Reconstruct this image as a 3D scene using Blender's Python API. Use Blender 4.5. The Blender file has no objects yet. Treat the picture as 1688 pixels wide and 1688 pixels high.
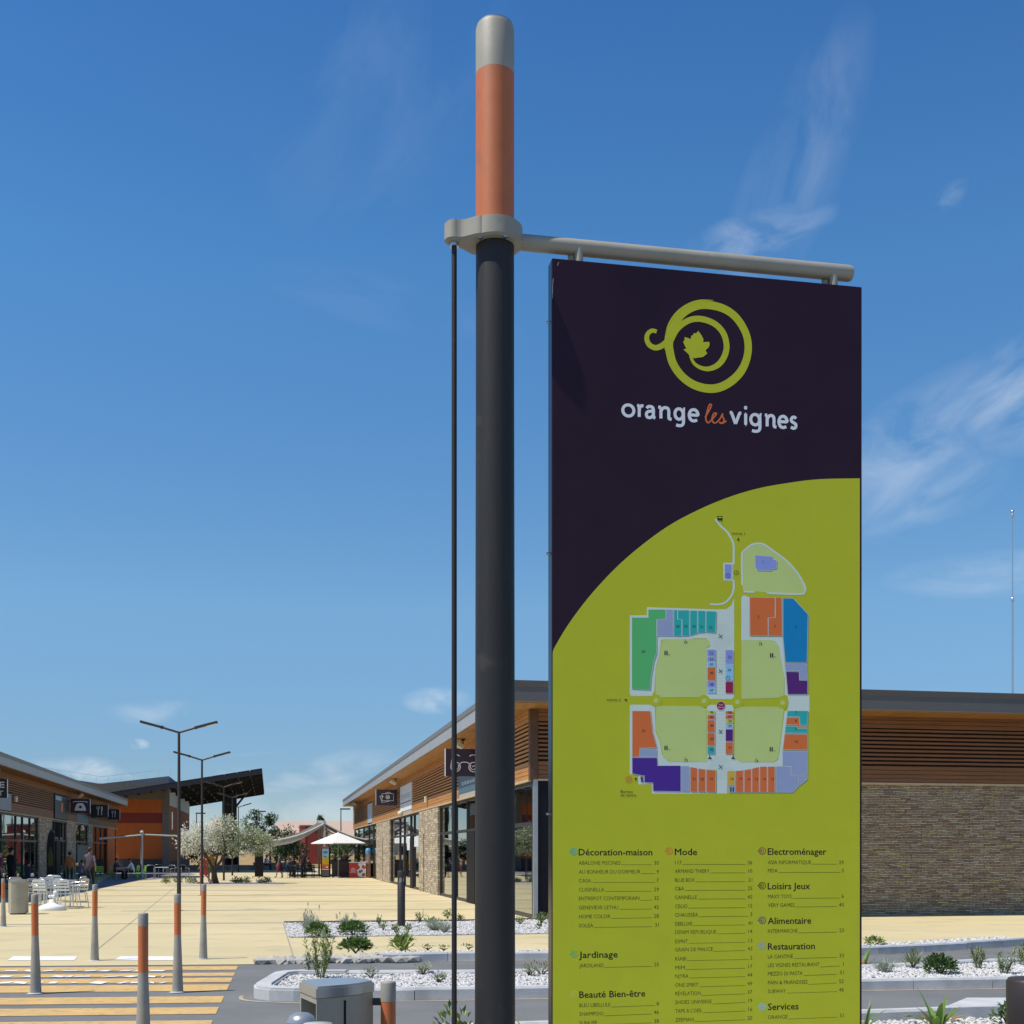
import bpy, bmesh, math, random
from mathutils import Vector, Matrix, noise
SC = bpy.context.scene
COL = SC.collection
rnd = random.Random(7)
R = math.radians
# ------------------------------------------------------------------ camera, sky, sun, exposure
F = 2050.0; CX = 844.0; HY = 1405.0; EYE = 1.65
cam_d = bpy.data.cameras.new('camera'); cam = bpy.data.objects.new('camera', cam_d); COL.objects.link(cam)
cam.location = (0, 0, EYE); cam.rotation_euler = (R(90), 0, 0)
cam_d.sensor_width = 36.0; cam_d.lens = 36.0 * F / 1688.0
cam_d.shift_y = (HY - 844.0) / 1688.0
cam_d.clip_start = 0.05; cam_d.clip_end = 6000
SC.camera = cam
SUN_EL = R(61); SUN_H = Vector((-0.920, -0.391, 0)).normalized()
SUN_DIR = Vector((SUN_H.x * math.cos(SUN_EL), SUN_H.y * math.cos(SUN_EL), math.sin(SUN_EL)))
W = bpy.data.worlds.new('World'); SC.world = W; W.use_nodes = True
nt = W.node_tree; nt.nodes.clear()
def wn(t, **k):
    n = nt.nodes.new(t)
    for a, b in k.items(): setattr(n, a, b)
    return n
def math_node(tree, op, a, b=None, clamp=False):
    n = tree.nodes.new('ShaderNodeMath'); n.operation = op; n.use_clamp = clamp
    for i, v in enumerate((a, b)):
        if v is None: continue
        if isinstance(v, (int, float)): n.inputs[i].default_value = v
        else: tree.links.new(v, n.inputs[i])
    return n.outputs[0]
out = wn('ShaderNodeOutputWorld'); bg = wn('ShaderNodeBackground')
sky = wn('ShaderNodeTexSky', sky_type='NISHITA', sun_disc=False)
sky.sun_elevation = SUN_EL; sky.sun_rotation = math.atan2(SUN_H.x, SUN_H.y)
sky.altitude = 2000; sky.air_density = 1.0; sky.dust_density = 0.0; sky.ozone_density = 6.0
bg.inputs[1].default_value = 0.146
tc = wn('ShaderNodeTexCoord')
sep = wn('ShaderNodeSeparateXYZ'); nt.links.new(tc.outputs['Generated'], sep.inputs[0])
dy = math_node(nt, 'MAXIMUM', math_node(nt, 'ABSOLUTE', sep.outputs[1]), 0.25)
cu = math_node(nt, 'DIVIDE', sep.outputs[0], dy); cv = math_node(nt, 'DIVIDE', sep.outputs[2], dy)
def cloud_patch(cx, cy, rx, ry, ang, sc, sx, sy, lo, hi, amount, seed, dist=0.7):
    # a soft patch of thin cloud fixed to the sky's own directions
    ca, sa = math.cos(ang), math.sin(ang)
    du = math_node(nt, 'SUBTRACT', cu, cx); dv = math_node(nt, 'SUBTRACT', cv, cy)
    p = math_node(nt, 'ADD', math_node(nt, 'MULTIPLY', du, ca), math_node(nt, 'MULTIPLY', dv, sa))
    q = math_node(nt, 'SUBTRACT', math_node(nt, 'MULTIPLY', dv, ca), math_node(nt, 'MULTIPLY', du, sa))
    pp = math_node(nt, 'DIVIDE', p, rx); qq = math_node(nt, 'DIVIDE', q, ry)
    r2 = math_node(nt, 'ADD', math_node(nt, 'MULTIPLY', pp, pp), math_node(nt, 'MULTIPLY', qq, qq))
    mask = math_node(nt, 'SUBTRACT', 1.0, r2, clamp=True)
    cb = wn('ShaderNodeCombineXYZ'); nt.links.new(math_node(nt, 'MULTIPLY', p, sx), cb.inputs[0]); nt.links.new(math_node(nt, 'MULTIPLY', q, sy), cb.inputs[1]); cb.inputs[2].default_value = seed
    nz = wn('ShaderNodeTexNoise'); nt.links.new(cb.outputs[0], nz.inputs['Vector']); nz.inputs['Scale'].default_value = sc
    nz.inputs['Detail'].default_value = 9; nz.inputs['Roughness'].default_value = 0.56; nz.inputs['Distortion'].default_value = dist
    mr = wn('ShaderNodeMapRange'); nt.links.new(nz.outputs[0], mr.inputs[0]); mr.inputs[1].default_value = lo; mr.inputs[2].default_value = hi
    return math_node(nt, 'MULTIPLY', math_node(nt, 'MULTIPLY', mask, mr.outputs[0]), amount)
def d(px, py): return ((px - CX) / F, (HY - py) / F)
tot = None
for (px, py, rx, ry, ang, sc, sx, sy, lo, hi, am, seed) in [
    (1495, 745, 0.12, 0.045, R(38), 5, 2.0, 5.0, 0.42, 0.95, 0.50, 3.1),
    (1500, 815, 0.09, 0.035, R(18), 5, 2.0, 5.0, 0.42, 0.95, 0.46, 9.1),
    (1310, 280, 0.15, 0.040, R(68), 5, 1.4, 3.0, 0.38, 0.95, 0.30, 5.7),
    (1250, 385, 0.07, 0.022, R(18), 6, 2.0, 4.0, 0.36, 0.9, 0.58, 1.3),
    (1680, 650, 0.06, 0.05, R(35), 5, 2.0, 5.0, 0.40, 0.9, 0.6, 6.3),
    (1650, 945, 0.10, 0.02, R(4), 5, 2.0, 5.0, 0.35, 0.8, 0.5, 2.3),
    (640, 120, 0.16, 0.09, R(60), 4, 1.5, 3.0, 0.42, 0.95, 0.13, 8.8),
    (640, 500, 0.12, 0.025, R(-14), 4, 1.2, 3.0, 0.40, 0.95, 0.12, 4.4),
    (1565, 325, 0.022, 0.010, R(45), 14, 2.0, 4.0, 0.40, 0.9, 0.2, 7.9),
    (150, 1272, 0.055, 0.013, R(-4), 26, 1.0, 1.6, 0.42, 0.70, 0.5, 4.2),
    (265, 1178, 0.05, 0.013, 0.0, 20, 1.0, 1.8, 0.42, 0.8, 0.33, 6.6),
    (228, 1227, 0.010, 0.005, 0.0, 40, 1.0, 1.4, 0.36, 0.6, 0.42, 1.9),
    (480, 1280, 0.16, 0.022, R(3), 14, 1.0, 2.6, 0.42, 0.75, 0.42, 2.7),
    (560, 1330, 0.22, 0.022, 0.0, 10, 1.0, 2.2, 0.40, 0.8, 0.5, 5.2),
    (720, 1155, 0.03, 0.012, 0.0, 22, 1.0, 1.6, 0.42, 0.7, 0.4, 3.3)]:
    c = cloud_patch(*d(px, py), rx, ry, ang, sc, sx, sy, lo, hi, am, seed)
    tot = c if tot is None else math_node(nt, 'MAXIMUM', tot, c)
# clouds elsewhere in the sky (seen in reflections and from other positions)
nz = wn('ShaderNodeTexNoise'); nt.links.new(tc.outputs['Generated'], nz.inputs['Vector']); nz.inputs['Scale'].default_value = 3.0; nz.inputs['Detail'].default_value = 8
back = math_node(nt, 'MULTIPLY', math_node(nt, 'SUBTRACT', nz.outputs[0], 0.5, clamp=True), math_node(nt, 'MULTIPLY', math_node(nt, 'MULTIPLY', sep.outputs[1], -1.0), 1.0, clamp=True))
tot = math_node(nt, 'ADD', tot, back, clamp=True)
hs = wn('ShaderNodeHueSaturation'); hs.inputs['Saturation'].default_value = 1.215; hs.inputs['Hue'].default_value = 0.5; hs.inputs['Value'].default_value = 1.0
# low sky dimmed and whitened by the dry air near the horizon
air = wn('ShaderNodeValToRGB'); nt.links.new(sep.outputs[2], air.inputs[0]); er = air.color_ramp.elements
for i, (pos, c) in enumerate(((0.0, (.44, .415, .41)), (.05, (.44, .42, .42)), (.19, (.87, .77, .63)), (.42, (.97, .94, .83)), (.62, (.86, .83, .82)))):
    e = er[i] if i < 2 else er.new(pos)
    e.position = pos; e.color = (*c, 1)
am = wn('ShaderNodeMix', data_type='RGBA', blend_type='MULTIPLY'); am.inputs['Factor'].default_value = 1; nt.links.new(sky.outputs[0], am.inputs['A']); nt.links.new(air.outputs[0], am.inputs['B'])
nt.links.new(am.outputs['Result'], hs.inputs['Color'])
mx = wn('ShaderNodeMix', data_type='RGBA'); nt.links.new(tot, mx.inputs['Factor']); nt.links.new(hs.outputs[0], mx.inputs['A']); mx.inputs['B'].default_value = (4.0, 4.3, 4.6, 1)
nt.links.new(mx.outputs['Result'], bg.inputs[0]); nt.links.new(bg.outputs[0], out.inputs[0])
sun_d = bpy.data.lights.new('sun', 'SUN'); sun = bpy.data.objects.new('sun', sun_d); COL.objects.link(sun)
sun_d.energy = 3.4; sun_d.angle = R(0.53); sun_d.color = (1.0, 0.94, 0.84)
sun.rotation_euler = (-SUN_DIR).to_track_quat('-Z', 'Y').to_euler(); sun.location = SUN_DIR * 60
SC.view_settings.view_transform = 'Standard'; SC.view_settings.look = 'None'; SC.view_settings.gamma = 1
SC.view_settings.exposure = 0.50
SC.render.engine = 'CYCLES'
SC.cycles.max_bounces = 6; SC.cycles.transparent_max_bounces = 12
SC.cycles.use_denoising = True

# ------------------------------------------------------------------ helpers
TH = R(11.0)
VX = Vector((math.cos(TH), math.sin(TH), 0)); UX = Vector((-math.sin(TH), math.cos(TH), 0))
def G(px, py, h=0.0):
    Z = F * (EYE - h) / (py - HY)
    return Vector(((px - CX) / F * Z, Z, h))
def PX(px, Y): return (px - CX) / F * Y
def ZZ(py, Y): return EYE + (HY - py) / F * Y

def tag(o, label=None, cat=None, group=None, kind=None):
    if label: o['label'] = label
    if cat: o['category'] = cat
    if group: o['group'] = group
    if kind: o['kind'] = kind
    return o
def thing(name, label, cat, loc=(0, 0, 0), rz=0.0, group=None, kind=None):
    o = bpy.data.objects.new(name, None); COL.objects.link(o); o.empty_display_size = 0.2
    o.location = loc; o.rotation_euler = (0, 0, rz)
    return tag(o, label, cat, group, kind)
def copy_tree(o, parent=None):
    c = o.copy(); COL.objects.link(c)
    if parent is not None: c.parent = parent
    for ch in list(o.children): copy_tree(ch, c)
    return c
def dup(root, loc, rz, label, group=None, scale=None):
    c = copy_tree(root); c.location = loc; c.rotation_euler = (0, 0, rz)
    if scale: c.scale = scale
    c['label'] = label
    if group: c['group'] = group
    return c

class MB:
    def __init__(s): s.v = []; s.f = []; s.m = []; s.s = []
    def add(s, vs, fs, m=0, smooth=False):
        b = len(s.v); s.v += [Vector(p) for p in vs]
        for f in fs: s.f.append([i + b for i in f]); s.m.append(m); s.s.append(smooth)
    def face(s, pts, m=0): s.add(pts, [list(range(len(pts)))], m)
    def hexa(s, p, m=0):
        s.add(p, [(0, 3, 2, 1), (4, 5, 6, 7), (0, 1, 5, 4), (1, 2, 6, 5), (2, 3, 7, 6), (3, 0, 4, 7)], m)
    def box(s, x0, x1, y0, y1, z0, z1, m=0, M=None):
        p = [Vector(c) for c in ((x0, y0, z0), (x1, y0, z0), (x1, y1, z0), (x0, y1, z0), (x0, y0, z1), (x1, y0, z1), (x1, y1, z1), (x0, y1, z1))]
        if M: p = [M @ c for c in p]
        s.hexa(p, m)
    def bbox(s, x0, x1, y0, y1, z0, z1, b=0.01, m=0, M=None):
        # box with all edges bevelled by b
        bm = bmesh.new(); bmesh.ops.create_cube(bm, size=1)
        for v in bm.verts:
            v.co = Vector((x0 + (v.co.x + .5) * (x1 - x0), y0 + (v.co.y + .5) * (y1 - y0), z0 + (v.co.z + .5) * (z1 - z0)))
        bmesh.ops.bevel(bm, geom=bm.edges[:], offset=b, segments=2, profile=0.6, affect='EDGES')
        s.bm(bm, m, M); bm.free()
    def bm(s, bm, m=0, M=None, smooth=False):
        bm.verts.index_update()
        s.add([(M @ v.co) if M else v.co.copy() for v in bm.verts], [[v.index for v in f.verts] for f in bm.faces], m, smooth)
    def prism(s, poly, z0, z1, m=0, mtop=None):
        n = len(poly)
        s.face([(p[0], p[1], z1) for p in poly], m if mtop is None else mtop); s.face([(p[0], p[1], z0) for p in reversed(poly)], m)
        for i in range(n):
            a, b = poly[i], poly[(i + 1) % n]
            s.face([(a[0], a[1], z0), (b[0], b[1], z0), (b[0], b[1], z1), (a[0], a[1], z1)], m)
    def cyl(s, p0, p1, r0, r1=None, n=12, m=0, caps=True, smooth=True):
        p0 = Vector(p0); p1 = Vector(p1); r1 = r0 if r1 is None else r1
        d = (p1 - p0).normalized(); a = d.orthogonal().normalized(); b = d.cross(a)
        ring = lambda p, r: [p + (a * math.cos(2 * math.pi * i / n) + b * math.sin(2 * math.pi * i / n)) * r for i in range(n)]
        A = ring(p0, r0); B = ring(p1, r1)
        s.add(A + B, [(i, (i + 1) % n, n + (i + 1) % n, n + i) for i in range(n)], m, smooth)
        if caps: s.face(A[::-1], m); s.face(B, m)
    def path(s, pts, r, n=8, m=0):
        pts = [Vector(p) for p in pts]; rs = r if isinstance(r, (list, tuple)) else [r] * len(pts)
        rings = []; a = None
        for i, p in enumerate(pts):
            d = ((pts[min(i + 1, len(pts) - 1)] - pts[max(i - 1, 0)])).normalized()
            if a is None: a = d.orthogonal().normalized()
            a = (a - d * a.dot(d)).normalized(); b = d.cross(a)
            rings.append([p + (a * math.cos(2 * math.pi * k / n) + b * math.sin(2 * math.pi * k / n)) * rs[i] for k in range(n)])
        vs = [q for rg in rings for q in rg]; fs = []
        for i in range(len(pts) - 1):
            for k in range(n): fs.append((i * n + k, i * n + (k + 1) % n, (i + 1) * n + (k + 1) % n, (i + 1) * n + k))
        s.add(vs, fs, m, True); s.face(rings[0][::-1], m); s.face(rings[-1], m)
    def lathe(s, prof, c=(0, 0, 0), n=24, m=0, smooth=True, cap=True):
        c = Vector(c); vs = []; fs = []
        for r, z in prof:
            for i in range(n):
                t = 2 * math.pi * i / n; vs.append(c + Vector((r * math.cos(t), r * math.sin(t), z)))
        for j in range(len(prof) - 1):
            for i in range(n): fs.append((j * n + i, j * n + (i + 1) % n, (j + 1) * n + (i + 1) % n, (j + 1) * n + i))
        s.add(vs, fs, m, smooth)
        if cap:
            s.face(vs[:n][::-1], m); s.face(vs[-n:], m)
    def ball(s, c, rx, ry=None, rz=None, m=0, n=8, M=None):
        ry = rx if ry is None else ry; rz = rx if rz is None else rz; c = Vector(c)
        vs = []; fs = []; k = n
        for j in range(k + 1):
            ph = math.pi * j / k - math.pi / 2
            for i in range(n * 2):
                t = math.pi * i / n; q = Vector((rx * math.cos(ph) * math.cos(t), ry * math.cos(ph) * math.sin(t), rz * math.sin(ph)))
                vs.append(c + ((M @ q) if M else q))
        for j in range(k):
            for i in range(2 * n): fs.append((j * 2 * n + i, j * 2 * n + (i + 1) % (2 * n), (j + 1) * 2 * n + (i + 1) % (2 * n), (j + 1) * 2 * n + i))
        s.add(vs, fs, m, True)
    def build(s, name, mats, parent=None, shift=None):
        if not isinstance(mats, (list, tuple)): mats = [mats]
        me = bpy.data.meshes.new(name)
        vs = s.v if shift is None else [v - Vector(shift) for v in s.v]
        me.from_pydata([tuple(v) for v in vs], [], s.f)
        for mt in mats: me.materials.append(mt)
        me.polygons.foreach_set('material_index', s.m); me.polygons.foreach_set('use_smooth', s.s)
        me.update()
        o = bpy.data.objects.new(name, me); COL.objects.link(o)
        if parent is not None: o.parent = parent
        elif shift is not None: o.location = shift
        return o

# ------------------------------------------------------------------ materials
def srgb(r, g, b): return tuple(((c / 255) / 12.92 if c / 255 <= 0.04045 else ((c / 255 + 0.055) / 1.055) ** 2.4) for c in (r, g, b))
def mat(name, col, rough=0.6, metal=0.0, var=0.12, vscale=6.0, bump=0.0, bscale=60.0, spec=0.5, stretch=None, coat=0.0, spots=None):
    m = bpy.data.materials.new(name); m.use_nodes = True; t = m.node_tree; b = t.nodes['Principled BSDF']
    b.inputs['Roughness'].default_value = rough; b.inputs['Metallic'].default_value = metal
    b.inputs['Specular IOR Level'].default_value = spec; b.inputs['Coat Weight'].default_value = coat
    tcn = t.nodes.new('ShaderNodeTexCoord'); src = tcn.outputs['Object']
    if stretch:
        mp = t.nodes.new('ShaderNodeMapping'); mp.inputs['Scale'].default_value = stretch; t.links.new(src, mp.inputs[0]); src = mp.outputs[0]
    n = t.nodes.new('ShaderNodeTexNoise'); n.inputs['Scale'].default_value = vscale; n.inputs['Detail'].default_value = 6; n.inputs['Roughness'].default_value = 0.6
    t.links.new(src, n.inputs['Vector'])
    mxn = t.nodes.new('ShaderNodeMix'); mxn.data_type = 'RGBA'
    c = Vector(col); lo = c * (1 - var); hi = c * (1 + var)
    mxn.inputs['A'].default_value = (*lo, 1); mxn.inputs['B'].default_value = (*[min(1, q) for q in hi], 1)
    mr = t.nodes.new('ShaderNodeMapRange'); mr.inputs[1].default_value = 0.3; mr.inputs[2].default_value = 0.7
    t.links.new(n.outputs[0], mr.inputs[0]); t.links.new(mr.outputs[0], mxn.inputs['Factor'])
    res = mxn.outputs['Result']
    if spots:  # (colour, scale, threshold, amount)
        n2 = t.nodes.new('ShaderNodeTexNoise'); n2.inputs['Scale'].default_value = spots[1]; n2.inputs['Detail'].default_value = 8; t.links.new(tcn.outputs['Object'], n2.inputs['Vector'])
        m2 = t.nodes.new('ShaderNodeMapRange'); m2.inputs[1].default_value = spots[2]; m2.inputs[2].default_value = spots[2] + 0.12; m2.inputs[4].default_value = spots[3]; t.links.new(n2.outputs[0], m2.inputs[0])
        mm = t.nodes.new('ShaderNodeMix'); mm.data_type = 'RGBA'; t.links.new(m2.outputs[0], mm.inputs['Factor']); t.links.new(res, mm.inputs['A']); mm.inputs['B'].default_value = (*spots[0], 1); res = mm.outputs['Result']
    t.links.new(res, b.inputs['Base Color'])
    if bump:
        n3 = t.nodes.new('ShaderNodeTexNoise'); n3.inputs['Scale'].default_value = bscale; n3.inputs['Detail'].default_value = 4; t.links.new(src, n3.inputs['Vector'])
        bp = t.nodes.new('ShaderNodeBump'); bp.inputs['Strength'].default_value = bump; bp.inputs['Distance'].default_value = 0.01
        t.links.new(n3.outputs[0], bp.inputs['Height']); t.links.new(bp.outputs[0], b.inputs['Normal'])
    return m
def stone_mat(name, cols, roww=0.30, rowh=0.055, mortar=(0.03, 0.025, 0.02), dirty=0.0):
    m = bpy.data.materials.new(name); m.use_nodes = True; t = m.node_tree; b = t.nodes['Principled BSDF']; b.inputs['Roughness'].default_value = 0.85
    tcn = t.nodes.new('ShaderNodeTexCoord'); sp = t.nodes.new('ShaderNodeSeparateXYZ'); t.links.new(tcn.outputs['Object'], sp.inputs[0])
    cb = t.nodes.new('ShaderNodeCombineXYZ'); t.links.new(math_node(t, 'ADD', sp.outputs[0], sp.outputs[1]), cb.inputs[0]); t.links.new(sp.outputs[2], cb.inputs[1])
    # waver the courses a little
    nw = t.nodes.new('ShaderNodeTexNoise'); nw.inputs['Scale'].default_value = 3.0; t.links.new(tcn.outputs['Object'], nw.inputs['Vector'])
    va = t.nodes.new('ShaderNodeVectorMath'); va.operation = 'MULTIPLY_ADD'; t.links.new(nw.outputs['Color'], va.inputs[0]); va.inputs[1].default_value = (0.22, 0.055, 0); t.links.new(cb.outputs[0], va.inputs[2])
    br = t.nodes.new('ShaderNodeTexBrick'); t.links.new(va.outputs[0], br.inputs['Vector'])
    br.inputs['Color1'].default_value = (0, 0, 0, 1); br.inputs['Color2'].default_value = (1, 1, 1, 1); br.inputs['Mortar'].default_value = (0.5, 0.5, 0.5, 1)
    br.inputs['Scale'].default_value = 1.0; br.inputs['Brick Width'].default_value = roww; br.inputs['Row Height'].default_value = rowh
    br.inputs['Mortar Size'].default_value = 0.006; br.inputs['Mortar Smooth'].default_value = 0.3; br.offset = 0.43; br.squash = 0.7; br.squash_frequency = 3
    rp = t.nodes.new('ShaderNodeValToRGB'); rp.color_ramp.interpolation = 'CONSTANT'
    el = rp.color_ramp.elements
    for i, c in enumerate(cols):
        e = el[i] if i < 2 else el.new(0.5)
        e.position = i / len(cols); e.color = (*c, 1)
    t.links.new(br.outputs['Color'], rp.inputs[0])
    n2 = t.nodes.new('ShaderNodeTexNoise'); n2.inputs['Scale'].default_value = 14; n2.inputs['Detail'].default_value = 6; t.links.new(tcn.outputs['Object'], n2.inputs['Vector'])
    mm = t.nodes.new('ShaderNodeMix'); mm.data_type = 'RGBA'; mm.blend_type = 'OVERLAY'; mm.inputs['Factor'].default_value = 0.55; t.links.new(rp.outputs[0], mm.inputs['A']); t.links.new(n2.outputs[0], mm.inputs['B'])
    mo = t.nodes.new('ShaderNodeMix'); mo.data_type = 'RGBA'; t.links.new(br.outputs['Fac'], mo.inputs['Factor']); t.links.new(mm.outputs['Result'], mo.inputs['A']); mo.inputs['B'].default_value = (*mortar, 1)
    t.links.new(mo.outputs['Result'], b.inputs['Base Color'])
    hh = math_node(t, 'ADD', math_node(t, 'MULTIPLY', math_node(t, 'SUBTRACT', 1.0, br.outputs['Fac']), 0.6), math_node(t, 'MULTIPLY', br.outputs['Color'], 0.6))
    bp = t.nodes.new('ShaderNodeBump'); bp.inputs['Strength'].default_value = 0.9; bp.inputs['Distance'].default_value = 0.05; t.links.new(hh, bp.inputs['Height']); t.links.new(bp.outputs[0], b.inputs['Normal'])
    return m
def glass_mat(name, tint, base=0.10):
    m = bpy.data.materials.new(name); m.use_nodes = True; t = m.node_tree; t.nodes.clear()
    o = t.nodes.new('ShaderNodeOutputMaterial'); mx = t.nodes.new('ShaderNodeMixShader'); tr = t.nodes.new('ShaderNodeBsdfTransparent'); gl = t.nodes.new('ShaderNodeBsdfGlossy'); fr = t.nodes.new('ShaderNodeFresnel')
    tr.inputs[0].default_value = (*tint, 1); gl.inputs[0].default_value = (0.9, 0.95, 0.95, 1); gl.inputs[1].default_value = 0.015; fr.inputs[0].default_value = 1.55
    tn = t.nodes.new('ShaderNodeTexNoise'); tcn = t.nodes.new('ShaderNodeTexCoord'); t.links.new(tcn.outputs['Object'], tn.inputs['Vector']); tn.inputs['Scale'].default_value = 0.9
    bp = t.nodes.new('ShaderNodeBump'); bp.inputs['Strength'].default_value = 0.05; bp.inputs['Distance'].default_value = 0.02; t.links.new(tn.outputs[0], bp.inputs['Height']); t.links.new(bp.outputs[0], gl.inputs['Normal'])
    t.links.new(math_node(t, 'ADD', fr.outputs[0], base, clamp=True), mx.inputs[0]); t.links.new(tr.outputs[0], mx.inputs[1]); t.links.new(gl.outputs[0], mx.inputs[2]); t.links.new(mx.outputs[0], o.inputs[0])
    return m
def leaf_mat(name, col, var=0.35, trans=0.25):
    m = bpy.data.materials.new(name); m.use_nodes = True; t = m.node_tree; b = t.nodes['Principled BSDF']; b.inputs['Roughness'].default_value = 0.55
    gi = t.nodes.new('ShaderNodeNewGeometry'); rp = t.nodes.new('ShaderNodeMix'); rp.data_type = 'RGBA'
    c = Vector(col); rp.inputs['A'].default_value = (*(c * (1 - var)), 1); rp.inputs['B'].default_value = (*[min(1, q) for q in c * (1 + var)], 1)
    t.links.new(gi.outputs['Random Per Island'], rp.inputs['Factor']); t.links.new(rp.outputs['Result'], b.inputs['Base Color'])
    tl = t.nodes.new('ShaderNodeBsdfTranslucent'); t.links.new(rp.outputs['Result'], tl.inputs[0]); ms = t.nodes.new('ShaderNodeMixShader'); ms.inputs[0].default_value = trans
    t.links.new(b.outputs[0], ms.inputs[1]); t.links.new(tl.outputs[0], ms.inputs[2]); t.links.new(ms.outputs[0], t.nodes['Material Output'].inputs[0])
    return m
def wood_mat(name, col, axis):
    st = (0.6, 14, 40) if axis == 'x' else (14, 0.6, 40)
    return mat(name, col, rough=0.6, var=0.34, vscale=1.6, stretch=st, bump=0.15, bscale=8)
M = {}
M['asphalt'] = mat('asphalt', (0.165, 0.166, 0.160), 0.9, var=0.16, vscale=0.8, bump=0.5, bscale=180, spots=((0.20, 0.20, 0.20), 40, 0.56, 0.55))
M['sand'] = mat('sand_paving', (0.585, 0.487, 0.268), 0.9, var=0.11, vscale=0.22, bump=0.3, bscale=140, spots=((0.43, 0.365, 0.215), 0.9, 0.55, 0.5))
M['band'] = mat('paving_band', (0.34, 0.30, 0.235), 0.9, var=0.10, vscale=3, bump=0.2, bscale=140)
M['earth'] = mat('earth', (0.28, 0.22, 0.13), 0.95, var=0.2, vscale=0.05)
M['dry'] = mat('dry_grass', (0.34, 0.22, 0.085), 0.95, var=0.3, vscale=0.6, bump=0.6, bscale=9)
M['yellow'] = mat('yellow_paint', (0.60, 0.385, 0.135), 0.8, var=0.12, vscale=3, bump=0.2, bscale=160, spots=((0.27, 0.23, 0.16), 9, 0.54, 0.6))
M['white_paint'] = mat('white_paint', (0.78, 0.77, 0.74), 0.7, var=0.06, vscale=6, spots=((0.4, 0.4, 0.38), 11, 0.62, 0.5))
M['kerb'] = mat('concrete_kerb', (0.50, 0.50, 0.49), 0.9, var=0.14, vscale=3.5, bump=0.3, bscale=60, spots=((0.30, 0.30, 0.30), 2.2, 0.58, 0.5))
M['gravel'] = mat('white_gravel', (0.34, 0.33, 0.31), 0.95, var=0.35, vscale=45, bump=0.9, bscale=40)
M['stone_a'] = mat('gravel_stone', (0.60, 0.585, 0.56), 0.85, var=0.15, vscale=20)
M['stone_b'] = mat('gravel_stone_grey', (0.36, 0.35, 0.33), 0.85, var=0.2, vscale=20)
M['rock'] = mat('rubble_rock', (0.40, 0.38, 0.34), 0.9, var=0.25, vscale=9, bump=0.5, bscale=25)
M['soil'] = mat('dark_soil', (0.12, 0.09, 0.06), 0.95, var=0.3, vscale=8)
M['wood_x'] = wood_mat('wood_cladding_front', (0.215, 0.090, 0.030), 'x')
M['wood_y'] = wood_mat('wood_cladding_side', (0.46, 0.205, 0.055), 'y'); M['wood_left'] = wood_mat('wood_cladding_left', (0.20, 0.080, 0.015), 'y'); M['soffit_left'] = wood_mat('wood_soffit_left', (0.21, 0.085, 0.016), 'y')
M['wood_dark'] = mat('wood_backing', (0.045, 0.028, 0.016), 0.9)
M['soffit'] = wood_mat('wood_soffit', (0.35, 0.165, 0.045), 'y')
M['stone'] = stone_mat('ledge_stone', [(0.35, 0.235, 0.145), (0.43, 0.325, 0.195), (0.25, 0.175, 0.125), (0.47, 0.375, 0.18), (0.38, 0.29, 0.205), (0.30, 0.20, 0.125), (0.50, 0.415, 0.30), (0.29, 0.225, 0.16)], roww=0.30, rowh=0.043, mortar=(0.06, 0.045, 0.035))
M['stone_pale'] = stone_mat('pier_stone', [(0.42, 0.33, 0.22), (0.52, 0.43, 0.30), (0.34, 0.27, 0.18), (0.58, 0.50, 0.36), (0.45, 0.38, 0.29)], roww=0.36, rowh=0.085, mortar=(0.12, 0.10, 0.07))
M['fascia'] = mat('grey_metal_fascia', (0.36, 0.365, 0.37), 0.5, 0.2, var=0.05, vscale=1.5)
M['fascia_cap'] = mat('roof_edge_cap', (0.19, 0.18, 0.17), 0.5, 0.2, var=0.05)
M['charcoal'] = mat('charcoal_panel', (0.008, 0.009, 0.013), 0.5, var=0.1, spec=0.15)
M['frame'] = mat('dark_window_frame', (0.03, 0.03, 0.034), 0.45, 0.2, var=0.1)
M['alu'] = mat('grey_aluminium', (0.42, 0.43, 0.44), 0.4, 0.6, var=0.06)
M['glass'] = glass_mat('shop_glass', (0.26, 0.30, 0.29), 0.26)
M['inside'] = mat('shop_interior', (0.16, 0.155, 0.15), 0.9, var=0.5, vscale=0.9)
M['plaster'] = mat('grey_plaster', (0.36, 0.35, 0.33), 0.9, var=0.08)
M['roofing'] = mat('roof_membrane', (0.30, 0.30, 0.31), 0.9)
M['aubergine'] = mat('aubergine_panel', (0.028, 0.009, 0.021), 0.40, var=0.14, vscale=2, spec=0.22)
M['panel_side'] = mat('panel_side', (0.02, 0.022, 0.026), 0.25, 0.0, var=0.1)
M['steel'] = mat('brushed_steel', (0.62, 0.62, 0.61), 0.25, 0.9, var=0.05)
M['pole'] = mat('anthracite_paint', (0.030, 0.027, 0.024), 0.5, 0.0, var=0.16, vscale=5, stretch=(3, 3, .35), bump=0.25, bscale=420, spec=0.35, spots=((0.075, 0.068, 0.055), 6, 0.63, 0.5))
M['taupe'] = mat('taupe_paint', (0.36, 0.33, 0.26), 0.5, 0.0, var=0.12, vscale=4, bump=0.15, bscale=380, spots=((0.22, 0.20, 0.16), 9, 0.62, 0.5))
M['orange'] = mat('orange_paint', (0.56, 0.155, 0.045), 0.5, 0.0, var=0.07, vscale=7, bump=0.15, bscale=380, spots=((0.34, 0.13, 0.07), 7, 0.60, 0.5))
M['bollard_grey'] = mat('bollard_grey', (0.335, 0.315, 0.27), 0.6, var=0.14, vscale=6, bump=0.25, bscale=300, spots=((0.17, 0.15, 0.12), 8, 0.60, 0.6))
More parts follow.
